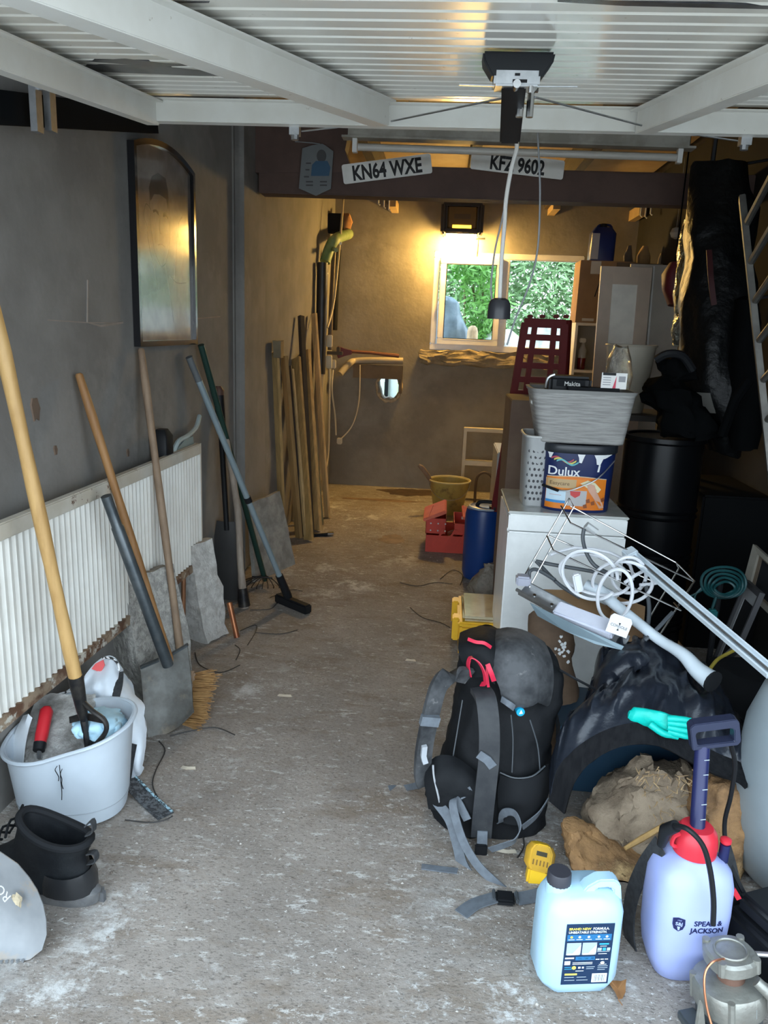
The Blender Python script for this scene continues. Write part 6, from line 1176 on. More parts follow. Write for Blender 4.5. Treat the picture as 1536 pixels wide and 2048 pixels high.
cloth(t, 'hip_pad', [[(862, 1530, 2.10), (885, 1515, 2.09), (920, 1530, 2.09), (948, 1550, 2.08)], [(858, 1570, 2.07), (885, 1560, 2.05), (920, 1565, 2.05), (948, 1580, 2.05)], [(862, 1610, 2.07), (888, 1615, 2.055), (918, 1620, 2.05), (945, 1625, 2.05)]], mPk, .010, 9, .02)
for pts in ([(1022, 1430, 2.10), (1026, 1480, 2.10), (1024, 1545, 2.085)], [(1060, 1440, 2.10), (1075, 1490, 2.11), (1080, 1540, 2.11)], [(925, 1400, 2.125), (915, 1460, 2.11), (905, 1520, 2.10)]): MB().tube(CR([D(*p) for p in pts], 5), .0022, 5).obj('seam_piping', mGC, t)
# straps
b = MB(); b.ribbon([D(938, 1352, 2.13), D(905, 1348, 2.09), D(880, 1368, 2.06), D(866, 1410, 2.05), D(856, 1455, 2.05), D(848, 1500, 2.06), D(845, 1545, 2.08), D(850, 1568, 2.10)], (.9, .45, .1), .052, .014, 6); b.obj('shoulder_strap', mPkG, t)
b = MB(); b.ribbon([D(862, 1432, 2.035), D(857, 1450, 2.035)], (.95, .3, .1), .056, .018); b.obj('reflective_tab', mGW, t); b = MB(); b.ribbon([D(848, 1490, 2.045), D(846, 1510, 2.05), D(850, 1525, 2.05)], (.95, .3, .1), .016, .02); b.obj('strap_buckle', plain('pale_grey_clip', (.40, .42, .45), .4), t)
b = MB(); b.ribbon([D(960, 1378, 2.12), D(972, 1400, 2.07), D(978, 1450, 2.04), D(978, 1510, 2.025), D(972, 1570, 2.015), D(966, 1625, 2.01), D(962, 1672, 2.02)], (1, 0, .05), .060, .016, 5); b.obj('shoulder_strap', M('padded_black_strap', (.02, .022, .026), .65, c2=(.035, .037, .04), scale=14, c3=(.10, .10, .10), s3=22, lo3=.64, hi3=.72), t)
b = MB(); b.ribbon([D(957, 1508, 2.012), D(975, 1520, 2.010), D(986, 1534, 2.012)], (.2, 0, 1), .026, .004); b.obj('reflective_tab', mGW, t)
b = MB(); b.ribbon([D(965, 1662, 2.005), D(964, 1690, 2.0)], (1, 0, 0), .03, .004); b.obj('webbing_end', mGW, t)
b = MB(); b.box(D(962, 1700, 1.995), (.036, .012, .036)); b.obj('ladder_lock', mBlack, t, bevel=.003)
b = MB(); b.ribbon([D(1003, 1398, 2.09), D(1018, 1408, 2.07), D(1028, 1416, 2.08)], (0, .2, 1), .018, .004, 3); b.obj('webbing_end', mGW, t)
p = D(1042, 1426, 2.09); b = MB(frame(p, (1, .15, 0), (0, 0, 1))); b.loft([[V((.0125*cos(2*pi*i/20), k, .0125*sin(2*pi*i/20))) for i in range(20)] for k in (.004, .03)]); bd = b.obj('round_badge', plain('badge_blue', (.01, .35, .62), .4), t)
b = MB(frame(p, (1, .15, 0), (0, 0, 1))); b.add([V((-.005, .0036, -.006)), V((.007, .0036, -.004)), V((.001, .0036, .008))], [(0, 1, 2)]); b.obj('badge_mark', mWh, bd, smooth=False)
b = MB(); b.ribbon([D(866, 1572, 2.06), D(872, 1600, 2.045), D(900, 1640, 2.02), D(915, 1690, 1.98), D(925, 1730, 1.94), D(950, 1765, 1.90), D(990, 1785, 1.87), D(1008, 1793, 1.855)], (.75, -.2, .6), .034, .003, 6); b.obj('belt_webbing', mGW, t)
b = MB(); b.ribbon([D(935, 1640, 2.01), D(912, 1598, 2.03), D(906, 1610, 2.01), D(915, 1650, 1.99), D(930, 1690, 1.95), D(955, 1730, 1.91), D(985, 1760, 1.88), D(1008, 1780, 1.865)], (.75, -.2, .6), .026, .003, 6); b.obj('belt_webbing', mGW, t)
b = MB(); b.ribbon([D(908, 1596, 2.035), D(925, 1588, 2.03), D(944, 1580, 2.03)], (.1, 0, 1), .026, .003, 4); b.obj('webbing_tab', mGW, t)
b = MB(); b.ribbon([D(980, 1700, 1.96), D(1010, 1690, 1.95), D(1030, 1680, 1.95), D(1040, 1655, 1.97), D(1030, 1628, 2.0), D(1010, 1625, 2.03), D(1000, 1645, 2.05)], (.1, -.4, 1), .024, .003, 6); b.obj('belt_webbing', mGW, t)
b = MB(); b.ribbon([D(1095, 1600, 2.1), D(1075, 1630, 2.05), D(1045, 1655, 2.02)], (.3, 0, 1), .022, .003, 5); b.obj('belt_webbing', mGW, t)
b = MB(); b.ribbon([G(778, 1577, .003), G(815, 1575, .005), D(852, 1566, 2.10)], (0, 1, .3), .022, .003, 4); b.obj('webbing_tail', mGW, t)
b = MB(); b.ribbon([G(843, 1733, .003), G(880, 1738, .004), G(915, 1742, .01)], (0, 1, 0), .022, .003, 4); b.obj('webbing_tail', mGW, t)
b = MB(); b.ribbon([G(922, 1828, .004), G(950, 1808, .006), G(990, 1795, .012)], (.3, 1, 0), .042, .003, 4); b.obj('belt_tail', mGW, t)
b = MB(); q = G(1010, 1796, .012); b.box(q, (.05, .045, .018)); b.obj('side_release_buckle', mBlack, t, bevel=.005)
for dx in (-.03, .032): b = MB(); b.box(q+V((dx, .004, .002)), (.008, .04, .016)); b.obj('buckle_bar', mGC, t, bevel=.003)
b = MB(); b.ribbon([q+V((.03, 0, 0)), G(1075, 1790, .008), G(1110, 1775, .004)], (0, 1, .1), .04, .003, 4); b.obj('belt_webbing', mGW, t)
b = MB(); b.tube(CR([D(866, 1530, 2.05), D(868, 1555, 2.04), D(876, 1590, 2.03), D(880, 1610, 2.04)], 4), .003, 6); b.obj('grey_piping', plain('piping_pale', (.35, .36, .38), .6), t)

# ================================================================ logs and stumps
mStump = M('grey_root_wood', (.31, .24, .17), .95, c2=(.17, .125, .085), scale=9, detail=8, bump=.9, dist=.03, c3=(.42, .30, .16), s3=4, lo3=.58, hi3=.68)
mSplit = M('split_log_face', (.36, .20, .085), .8, c2=(.17, .095, .045), scale=9, detail=9, bump=1.0, dist=.03, c3=(.56, .38, .18), s3=5, lo3=.54, hi3=.66)
def lump(name, label, rows, mat, amp, seed, sub=1, cat='log', floor=True, **k):
    rg = pxloft(rows, 64, 2.6); rg = [list(r) for r in zip(*[CR([r[j] for r in rg], 6) for j in range(64)])]; b = MB(); b.loft(rg); b.jit(amp*1.5, 10, seed, 2); b.jit(amp*.8, 30, seed+1, 2); b.jit(amp*.35, 85, seed+2, 2)
    if floor: b.v = [V((p.x, p.y, max(p.z, .001))) for p in b.v]
    return b.obj(name, mat, label=label, cat=cat, ang=45, **k)
st = lump('root_stump', 'grey fibrous root stump lying under the jacket', [(1755, 1180, 1330, 2.08, .06), (1730, 1160, 1365, 2.10, .09), (1690, 1165, 1385, 2.12, .11), (1640, 1175, 1395, 2.15, .12), (1590, 1205, 1400, 2.17, .11), (1555, 1250, 1405, 2.18, .08), (1532, 1285, 1370, 2.19, .04)], mStump, .02, 3, 2)
b = MB(); rnd = random.Random(11)
for k in range(70):
    cx, cy = rnd.choice(((1320, 1545), (1345, 1590), (1310, 1620), (1370, 1560), (1290, 1560), (1335, 1640)));  p = D(cx+rnd.gauss(0, 16), cy+rnd.gauss(0, 12), 2.04+rnd.uniform(-.02, .05)); d_ = V((rnd.gauss(0, 1), -.6+rnd.gauss(0, .5), rnd.gauss(.2, 1))).normalized(); L = rnd.uniform(.01, .03); b.tube([p, p+d_*L*.6, p+d_*L+V((rnd.gauss(0, .008), 0, rnd.gauss(0, .008)))], [.0025, .0016, .0006], 4)
b.obj('splinters', M('pale_splinters', (.40, .28, .15), .8, c2=(.26, .17, .09), scale=30), st, smooth=False, kind='stuff')
lump('split_log', 'split log with pale torn face at the right under the jacket', [(1765, 1400, 1470, 2.0, .05), (1720, 1385, 1480, 2.02, .08), (1660, 1380, 1495, 2.04, .10), (1600, 1385, 1510, 2.07, .10), (1560, 1395, 1513, 2.09, .08), (1545, 1410, 1495, 2.10, .05)], mSplit, .012, 7, 2)
lump('bark_chunk', 'orange-brown bark chunk lying left of the root stump', [(1765, 1190, 1290, 1.95, .03), (1745, 1135, 1310, 1.98, .06), (1715, 1128, 1300, 2.01, .075), (1680, 1128, 1230, 2.04, .06), (1655, 1135, 1180, 2.05, .03)], mSplit, .014, 12, 2)
a, c = D(1250, 1697, 1.93), D(1330, 1650, 1.99); MB().tube([a, a.lerp(c, .4), c], [.006, .009, .008], 8).obj('stick', mWoodPale, label='short pale stick resting on the root stump', cat='stick')
b = MB(); b.bx((.45, 2.36, 0), (.95, 2.66, .24)); b.sub(2); b.jit(.02, 5); b.obj('blue_crate_bundle', plain('dull_blue_sheet', (.02, .06, .11), .55), label='dull blue sheeting bundle under the black jacket', cat='sheeting')
# ---------------------------------------------------------------- jacket
mJk = M('black_nylon', (.012, .015, .023), .30, c2=(.016, .020, .029), scale=6, bump=.3, bscale=12, dist=.03); mRib = M('ribbed_hem', (.006, .0065, .008), .85, c2=(.010, .0105, .012), spec=.15, scale=70, stretch=(1, 1, .15), bump=.6, dist=.006)
JC = [[(1128, 1628, 2.02), (1152, 1560, 2.02), (1200, 1512, 2.02), (1260, 1490, 2.02), (1320, 1493, 2.02), (1375, 1520, 2.01), (1430, 1548, 1.99), (1475, 1560, 1.97), (1495, 1575, 1.96)],
      [(1098, 1602, 2.05), (1116, 1535, 2.05), (1170, 1482, 2.05), (1240, 1450, 2.05), (1310, 1447, 2.05), (1380, 1478, 2.05), (1440, 1508, 2.04), (1482, 1525, 2.03), (1498, 1545, 2.02)],
      [(1104, 1510, 2.16), (1128, 1450, 2.17), (1180, 1412, 2.18), (1240, 1387, 2.18), (1310, 1385, 2.18), (1380, 1408, 2.17), (1440, 1446, 2.15), (1480, 1490, 2.12), (1498, 1525, 2.10)],
      [(1145, 1450, 2.30), (1175, 1405, 2.32), (1213, 1365, 2.34), (1252, 1338, 2.35), (1302, 1328, 2.35), (1370, 1355, 2.33), (1430, 1402, 2.30), (1478, 1465, 2.26), (1500, 1515, 2.22)],
      [(1180, 1400, 2.42), (1188, 1345, 2.46), (1203, 1302, 2.48), (1243, 1283, 2.50), (1300, 1282, 2.50), (1362, 1303, 2.48), (1422, 1362, 2.45), (1475, 1440, 2.40), (1505, 1505, 2.35)]]
back = [D(x, y, Y) for x, y, Y in JC[-1]]
t = thing('black_jacket', 'black nylon jacket heaped over the logs', 'jacket', D(1280, 1500, 2.3))
cloth(t, 'ribbed_hem', JC[:2], mRib, .004, 2, .010, 6, 30)
R = [CR([D(*q) for q in r], 11) for r in JC[1:]]; R.append([p+V((.02, .12, -.10)) for p in R[-1]]); R.append([V((p.x+.02, p.y+.05, p.z*.35)) for p in R[-1]])
n_ = len(R[0]); cols = [CR([R[i][j] for i in range(len(R))], 14) for j in range(n_)]; rr = []
nv = len(cols[0])
for i in range(nv):
    row = []
    for j in range(n_):
        p = cols[j][i]; u, v = j/n_, i/nv; e_ = min(1, v*6)
        fold = 1-2.6*abs(noise.noise(V((u*9+v*1.5, v*2.2, 3.1))))+.6*(1-2.6*abs(noise.noise(V((u*21-v*3, v*4.5, 8.2)))))
        row.append(p+V((0, -.55, .8)).normalized()*e_*(.034*fold+.026*noise.noise(V((u*4, v*3, 1.7)))+.006*noise.noise(V((u*40, v*14, 2)))))
    rr.append(row)
b = MB(); b.grid(rr, .006); b.obj('jacket_body', mJk, t, ang=80)
cloth(t, 'sleeve', [[(1180, 1400, 2.36), (1200, 1340, 2.40), (1230, 1300, 2.44), (1275, 1290, 2.46)], [(1195, 1400, 2.28), (1215, 1350, 2.30), (1250, 1318, 2.33), (1290, 1310, 2.37)], [(1215, 1395, 2.26), (1240, 1365, 2.28), (1275, 1340, 2.30), (1310, 1332, 2.34)]], mJk, .03, 5, .01, 6, 16, (0, -.6, .7))
b = MB(); b.tube(CR([D(1120, 1340, 2.22), D(1150, 1357, 2.2), D(1190, 1378, 2.22)], 4), .004, 6); b.obj('drawcord', mBlack, t)
b = MB(); b.box(D(1385, 1426, 2.12), (.022, .004, .010)); b.obj('red_zip_pull', mRed, t, bevel=.002)
# glove
mTq = M('turquoise_nitrile', (.0, .52, .44), .45, c2=(.0, .45, .38), scale=12, bump=.3)
t = thing('rubber_glove', 'turquoise rubber glove lying on the black jacket', 'glove', D(1320, 1450, 2.08))
gp = [(1258, 1428, 2.07), (1272, 1430, 2.06), (1300, 1436, 2.05), (1330, 1445, 2.04), (1355, 1452, 2.035), (1378, 1458, 2.03)]; pts = CR([D(*q) for q in gp], 4)
rings = []
for i, p in enumerate(pts): k = i/(len(pts)-1); rr_ = .020+.008*sin(k*pi*.9) if k > .06 else .012; rings.append([p+V((0, -rr_*.55*cos(a), rr_*sin(a)))+V((.2*rr_*sin(a), 0, 0)) for a in [2*pi*q/16 for q in range(16)]])
b = MB(); b.loft(rings); b.jit(.004, 40, 2); b.obj('palm', mTq, t)
for i, (dy, L) in enumerate(((-14, 0), (-4, 6), (7, 4), (17, -2))):
    pts = CR([D(1335, 1448+dy*.8, 2.02), D(1358, 1452+dy, 2.015), D(1382+L, 1456+dy*1.1, 2.02)], 4); MB().tube(pts, [.010, .010, .009, .0075], 10).obj('finger', mTq, t)
pts = CR([D(1300, 1448, 2.03), D(1325, 1466, 2.015), D(1355, 1474, 2.02)], 4); MB().tube(pts, [.011, .010, .008], 10).obj('thumb', mTq, t)

# ================================================================ battery charger
c = G(1062, 1772); c.y += .03; t = thing('battery_charger', 'yellow and clear battery pack standing behind the jerrycan', 'battery charger', c); mCh = plain('charger_yellow', (.85, .52, .02), .35)
a, e = D(1068, 1775, 1.90), D(1084, 1688, 1.95); d = e-a; fm = frame(a, d, (0, -1, .25)); L = d.length
b = MB(fm); b.bx((-.02, -.028, -.02), (L*.45, .028, .02)); b.obj('base_block', mCh, t, bevel=.006)
b = MB(fm); b.loft([[V((x, y*wv, z)) for y, z in ((-1, -.02), (1, -.02), (1, .012), (.8, .022), (-.8, .022), (-1, .012))] for x, wv in ((L*.40, .026), (L*.52, .036), (L*.85, .036), (L*.98, .026), (L*1.02, .018))]); b.obj('head', mCh, t, bevel=.003)
b = MB(fm); b.bx((L*.76, -.015, .022), (L*.86, .015, .0235)); b.obj('label', mBlack, t, smooth=False)
for k in range(5): MB(fm).bx((L*.54, -.02+.010*k-.002, .0215), (L*.66, -.02+.010*k+.002, .0232)).obj('vent', plain('vent_shadow', (.30, .16, .01), .6), t, smooth=False)
b = MB(fm); b.loft([[V((x, y*wv, z)) for y, z in ((-1, -.024), (1, -.024), (1, .016), (.8, .027), (-.8, .027), (-1, .016))] for x, wv in ((L*.42, .030), (L*.52, .040), (L*.85, .040), (L*1.0, .028))], cap=False); b.obj('clear_cover', M('clear_amber', (1, .9, .6), .1, trans=.95, ior=1.2), t)
# ================================================================ jerrycan
c = G(1152, 1985); c += V((-.003, .055, 0)); JM = Matrix.Translation(c) @ Euler((0, 0, radians(9))).to_matrix().to_4x4()
t = thing('jerrycan', 'translucent white jerrycan with a navy label in the foreground', 'jerrycan', c); mJ = M('translucent_hdpe', (.42, .62, .76), .35, c2=(.38, .58, .73), scale=3, sub=.25)
hx, hy, JH = .095, .066, .225
def chring(z, kx, ky, dx=0.0):
    X, Y_ = hx*kx, hy*ky; cx_ = .03*kx; o = []
    for x, y in ((-X+cx_, -Y_), (-X*.3, -Y_), (X*.3, -Y_), (X-cx_, -Y_), (X-.008, -Y_+.018), (X, -Y_+.03), (X, Y_-.03), (X-cx_, Y_), (X*.3, Y_), (-X*.3, Y_), (-X+cx_, Y_), (-X, Y_-.03), (-X, -Y_+.03), (-X+.008, -Y_+.018)): o.append(V((x+dx, y, z)))
    return o
b = MB(JM); b.loft([chring(0, .80, .80), chring(.004, .86, .86), chring(.03, 1, 1), chring(JH*.45, 1, 1), chring(JH*.92, .99, .99), chring(JH*1.02, .93, .93), chring(JH*1.10, .80, .78), chring(JH*1.14, .62, .6)]); b.obj('can_body', mJ, t, bevel=.004, ang=50)
gx = [(-.012, .19), (-.012, .245), (.004, .268), (.03, .285), (.068, .285), (.083, .27), (.090, .225), (.09, .19)]; gh = [(.022, .246), (.026, .262), (.058, .264), (.066, .258), (.066, .246), (.058, .242), (.028, .242)]
b = MB(JM); b.slab(gx, [gh], (0, -.030, 0), (1, 0, 0), (0, 0, 1), (0, 1, 0), .034); b.obj('carry_handle', mJ, t, bevel=.006, ang=50)
b = MB(JM); b.lathe([(.03, JH*1.02), (.029, JH*1.16), (.024, JH*1.18)], 20, (-.055, 0, 0)); b.obj('neck', mJ, t)
b = MB(JM)
r_ = []
for z, k in ((JH*1.13, 1), (JH*1.135, 1.04), (JH*1.27, 1.0), (JH*1.285, .92)): r_.append([V((-.055+.027*k*(1+.02*(i % 2))*cos(2*pi*i/40), .027*k*(1+.02*(i % 2))*sin(2*pi*i/40), z)) for i in range(40)])
b.loft(r_); b.obj('screw_cap', plain('cap_charcoal', (.035, .035, .045), .5), t)
JF = lambda x, z, o=.0012: JM @ V((x, -hy-o, z))
def jq(x0, x1, z0, z1, mat, o, nm): b = MB(); b.add([JF(x0, z0, o), JF(x1, z0, o), JF(x1, z1, o), JF(x0, z1, o)], [(0, 1, 2, 3)]); return b.obj(nm, mat, lab, smooth=False)
mLN = plain('label_navy', (.008, .028, .075), .4); mLB = plain('label_mid_blue', (.02, .14, .32), .4); mLY = plain('label_yellow', (.80, .66, .12), .4); mLW = plain('label_print_white', (.70, .76, .80), .4); mLG = plain('label_grey', (.36, .42, .48), .4); mLC = plain('label_cyan', (.04, .35, .62), .4)
b = MB(JM); b.bx((-.050, -hy-.0012, .036), (.062, -hy+.004, .200)); lab = b.obj('label', mLN, t, smooth=False)
X0, X1, Z0, Z1 = -.050, .062, .036, .200
def U(x): return X0+(X1-X0)*x
def Vv(z): return Z1-(Z1-Z0)*z
lettering('BRAND NEW', .0088, lambda x, y: JF(U(.05)+x, Vv(.09)+y, .0018), mLY, lab, align='LEFT', bold=.0002, sx=.98); lettering('FORMULA.', .0088, lambda x, y: JF(U(.55)+x, Vv(.09)+y, .0018), mLW, lab, align='LEFT', bold=.0002, sx=.92); lettering('UNBEATABLE STRENGTH.', .0088, lambda x, y: JF(U(.05)+x, Vv(.145)+y, .0018), mLW, lab, align='LEFT', bold=.0002, sx=.88)
jq(U(.03), U(.96), Vv(.27), Vv(.165), mLB, .0015, 'icon_band')
for x in (.12, .29, .48, .69, .86):
    b = MB(); q = JF(U(x), Vv(.205), .0019); b.add([JF(U(x)+.0032*cos(a), Vv(.205)+.0032*sin(a), .0019) for a in [2*pi*k/10 for k in range(10)]], [tuple(range(10))]); b.obj('icon', mLY if x == .12 else mLW, lab, smooth=False); jq(U(x-.065), U(x+.065), Vv(.25), Vv(.24), mLW, .0019, 'icon_caption')
for x0, x1 in ((.04, .34), (.37, .67)):
    jq(U(x0), U(x1), Vv(.50), Vv(.30), mLG, .0017, 'photo_panel'); jq(U(x0+.02), U(x1-.03), Vv(.50), Vv(.475), plain('label_cream', (.80, .72, .55), .4), .0021, 'photo_caption')
    b = MB(); b.add([JF(U(x1-.16), Vv(.47), .0020), JF(U(x1), Vv(.47), .0020), JF(U(x1), Vv(.33), .0020)], [(0, 1, 2)]); b.obj('photo_highlight', mLW, lab, smooth=False)
for x0, x1, z0, z1, m_ in ((.72, .92, .315, .34, mLC), (.74, .88, .36, .368, mLW), (.69, .78, .39, .44, mLG), (.80, .87, .39, .44, mLC), (.89, .96, .39, .44, mLG), (.69, .95, .45, .456, mLW), (.72, .9, .485, .495, mLW), (.03, .22, .54, .565, mLW), (.25, .66, .53, .59, mLB), (.30, .38, .55, .57, mLC), (.44, .52, .55, .57, mLC), (.58, .64, .55, .57, mLC), (.68, .76, .575, .59, mLW), (.78, .85, .575, .59, mLW), (.87, .94, .575, .59, mLW), (.20, .62, .625, .635, mLW), (.20, .62, .65, .66, mLW), (.03, .15, .60, .665, mLW), (.04, .18, .70, .71, mLC), (.04, .20, .73, .74, mLC), (.33, .38, .70, .73, mLW), (.41, .45, .70, .73, mLW), (.28, .45, .765, .775, mLW), (.50, .68, .70, .71, mLG), (.50, .66, .73, .74, mLG), (.76, .92, .665, .672, mLW), (.74, .95, .69, .70, mLG), (.74, .95, .72, .73, mLG), (.74, .90, .75, .76, mLG), (.06, .32, .81, .84, mLY), (.06, .26, .87, .88, mLG), (.32, .52, .87, .88, mLG), (.06, .28, .92, .93, mLG), (.32, .56, .92, .93, mLG)): jq(U(x0), U(x1), Vv(z1), Vv(z0), m_, .0019, 'print_block')
b = MB(); b.add([JF(U(.24)+.005*cos(a), Vv(.715)+.005*sin(a), .0020) for a in [2*pi*k/12 for k in range(12)]], [tuple(range(12))]); b.obj('icon', mLY, lab, smooth=False); b = MB(); b.add([JF(U(.83)+.005*cos(a), Vv(.64)+.004*sin(a), .0020) for a in [2*pi*k/12 for k in range(12)]], [tuple(range(12))]); b.obj('icon', mLW, lab, smooth=False)
bcd = jq(U(.64), U(.96), Vv(.97), Vv(.82), mLW, .0018, 'barcode'); 
for k in range(11): x = .68+.022*k; b = MB(); w_ = .004+.006*((k*7) % 3)/2; b.add([JF(U(x), Vv(.95), .0022), JF(U(x+w_), Vv(.95), .0022), JF(U(x+w_), Vv(.84), .0022), JF(U(x), Vv(.84), .0022)], [(0, 1, 2, 3)]); b.obj('barcode_bar', mLN, lab, smooth=False)
# ================================================================ pump sprayer
c = G(1362, 1966); c += V((.008, .064, 0)); SM = Matrix.Translation(c) @ Euler((0, 0, radians(6))).to_matrix().to_4x4()
t = thing('pump_sprayer', 'white pressure sprayer with red collar and blue pump in the foreground', 'sprayer', c); mS = M('bluish_white_tank', (.36, .42, .72), .35, c2=(.33, .39, .69), scale=3, sub=.25)
shp = [(0, .062, .055), (.006, .07, .062), (.05, .085, .072), (.10, .092, .077), (.18, .095, .078), (.25, .093, .076), (.285, .085, .068), (.305, .066, .055), (.318, .04, .04), (.325, .036, .036)]
b = MB(SM); b.loft([ellring((0, 0, z), rx_, ry_, 3.2, 36) for z, rx_, ry_ in shp]); b.obj('tank', mS, t)
def sp(x, z, o=.001):
    for (z0, a0, b0), (z1, a1, b1) in zip(shp, shp[1:]):
        if z0 <= z <= z1: k = (z-z0)/(z1-z0); rx_, ry_ = a0+(a1-a0)*k, b0+(b1-b0)*k; break
    return SM @ V((x, -ry_*max(0, 1-abs(x/rx_)**3.2)**(1/3.2)-o, z))
mSN = plain('sprayer_navy', (.012, .016, .075), .4); mSR = plain('sprayer_red', (.62, .03, .05), .35)
lettering('SPEAR &', .0185, lambda x, y: sp(.020+x, .175+y), mSN, t, bold=.0005); lettering('JACKSON', .0185, lambda x, y: sp(.020+x, .156+y), mSN, t, bold=.0005)
bg_ = [(x-.016, z+.036) for x, z in [(-.046, .156), (-.034, .159), (-.019, .155), (-.018, .140), (-.022, .128), (-.032, .122), (-.042, .128), (-.046, .140)]]
vs, fs = patch(sp, bg_, 2); b = MB(); b.add(vs, fs); cr_ = b.obj('badge', mSN, t, smooth=False)
lettering('S&J', .012, lambda x, y: sp(-.048+x, .175+y, .002), mS, cr_, bold=.0004); lettering('1760', .005, lambda x, y: sp(-.048+x, .1865+y, .002), mS, cr_)
b = MB(); b.add([sp(x-.016, z+.036, .002) for x, z in ((-.036, .136), (-.029, .136), (-.030, .127), (-.033, .125))], [(0, 1, 2, 3)]); b.obj('badge_mark', mS, cr_, smooth=False)
b = MB(SM); b.lathe([(.038, .318), (.05, .32), (.051, .345), (.046, .372), (.036, .385), (.024, .386)], 28); b.obj('red_collar', mSR, t)
b = MB(SM); b.tube(CR([(-.045, -.01, .335), (-.062, -.015, .345), (-.06, -.015, .365), (-.045, -.01, .37)], 3), .005, 6); b.obj('collar_lug', mSR, t)
ax = SM @ V((0, 0, .38)); ht = D(1405, 1492, 1.72); MB().tube([ax, ht], .0175, 14).obj('pump_rod', mSN, t)
for k in range(5): q = ax.lerp(ht, .15+.18*k); MB().tube([q+V((.0, -.0175, 0)), q+V((.012, -.0172, .002))], .0012, 5).obj('rod_notch', mLG, t)
hf = frame(ht+V((.02, 0, .035)), (D(1465, 1445, 1.72)-D(1385, 1455, 1.72)), (0, 0, 1)); b = MB(hf); o_ = [(-.055, -.03), (.05, -.03), (.058, -.02), (.058, .03), (.05, .038), (-.045, .038), (-.055, .03)]; h_ = [(-.042, -.018), (.042, -.018), (.045, .010), (.04, .016), (-.04, .016), (-.044, .01)]
b.slab(o_, [h_], (0, -.016, 0), (1, 0, 0), (0, 0, 1), (0, 1, 0), .032); b.obj('d_handle', plain('dark_blue_grip', (.022, .028, .06), .4), t, bevel=.006)
MB(SM).tube([(.068, -.01, .30), (.068, -.01, .345)], .012, 12).obj('valve_body', mSN, t); MB(SM).lathe([(.008, .345), (.013, .35), (.013, .358), (.006, .362)], 12, (.068, -.01, 0)).obj('relief_valve', mSR, t)
b = MB(); b.tube(CR([D(1348, 1652, 1.60), D(1375, 1658, 1.555), D(1405, 1690, 1.545), D(1420, 1740, 1.545), D(1427, 1800, 1.545), D(1426, 1850, 1.54)], 5), .0062, 8); b.obj('hose', mBlack, t)
MB().tube([D(1352, 1652, 1.60), D(1332, 1660, 1.62), D(1322, 1690, 1.63)], [.014, .016, .010], 10).obj('trigger_grip', mBlack, t)
b = MB(); b.tube(CR([D(1462, 1490, 1.74), D(1470, 1530, 1.75), D(1462, 1590, 1.76), D(1449, 1650, 1.77), D(1458, 1720, 1.74), D(1490, 1790, 1.70), D(1522, 1845, 1.66)], 5), .0058, 8); b.obj('lance_hose', mBlack, t)
b = MB(); b.ribbon([D(1320, 1690, 1.66), D(1285, 1740, 1.70), D(1262, 1800, 1.72), D(1258, 1870, 1.70), D(1280, 1935, 1.68), D(1310, 1955, 1.66)], (.4, -1, 0), .045, .004, 6); b.obj('carry_strap', mWeb, t)
b = MB(); b.ribbon([D(1450, 1700, 1.72), D(1462, 1740, 1.73), D(1475, 1800, 1.72), D(1480, 1860, 1.70)], (.8, .5, 0), .04, .004, 5); b.obj('carry_strap', mWeb, t)
b = MB(); b.ribbon([D(1466, 1778, 1.66), D(1478, 1798, 1.66)], (.3, 0, 1), .012, .004); b.obj('red_tab', mSR, t)
# ================================================================ grey pump / carburettor in the corner
c = G(1425, 2050); c = V((.725, 1.49, 0)); t = thing('aluminium_pump', 'grey cast aluminium pump body with a lever in the bottom right corner', 'pump', c)
mCast = M('cast_aluminium', (.30, .30, .27), .42, metal=.55, c2=(.24, .235, .21), scale=16, bump=.2); mCastD = plain('dark_gunmetal', (.075, .085, .09), .45, metal=.3)
PM = Matrix.Translation(c) @ Euler((radians(-6), radians(-5), radians(15))).to_matrix().to_4x4()
MB(PM).lathe([(.05, 0), (.066, .004), (.068, .05), (.06, .058)], 32, p=2.4).obj('lower_body', mCastD, t); MB(PM).lathe([(.072, .05), (.074, .056), (.074, .098), (.07, .106), (.05, .112)], 32, p=2.4).obj('middle_body', mCast, t)
MB(PM).lathe([(.03, .108), (.03, .145), (.034, .15)], 20, (.005, 0, 0)).obj('neck', M('rusty_neck', (.20, .11, .08), .6, metal=.3), t)
MB(PM).lathe([(.05, .146), (.054, .150), (.054, .172), (.048, .178), (.012, .181)], 32, (.005, 0, 0), 2.6).obj('cap', mCast, t); b = MB(PM); b.tube([V((.005+.034*cos(a), .034*sin(a), .1805)) for a in [2*pi*k/28 for k in range(28)]], .003, 6, closed=True); b.obj('cap_ring', mCast, t)
for a in (.6, 2.2, 3.8, 5.4): MB(PM).tube([V((.005+.054*cos(a), .054*sin(a), .15)), V((.005+.054*cos(a), .054*sin(a), .182))], .009, 8).obj('bolt_boss', mCast, t); MB(PM).tube([V((.074*cos(a+.4), .074*sin(a+.4), .05)), V((.074*cos(a+.4), .074*sin(a+.4), .108))], .008, 8).obj('body_boss', mCast, t)
MB(PM).tube([V((.03, -.055, .140)), V((.062, -.085, .105)), V((.088, -.105, .078))], [.012, .014, .012], 10).obj('lever', mCast, t); MB(PM).tube([V((.088, -.105, .078)), V((.092, -.109, .074))], .009, 8).obj('lever_end', mSteel, t)
MB(PM).tube([V((.055, .0, .16)), V((.09, -.02, .165)), V((.105, -.03, .175)), V((.11, -.02, .18))], .006, 8).obj('crank', mSteel, t)
b = MB(PM); an = -1.05; b.grid([[V((.0752*cos(an+.14*(i-2)), .0752*sin(an+.14*(i-2)), .066+.022*j)) for i in range(5)] for j in range(2)]); lb_ = b.obj('data_label', plain('data_label', (.42, .50, .55), .4), t)
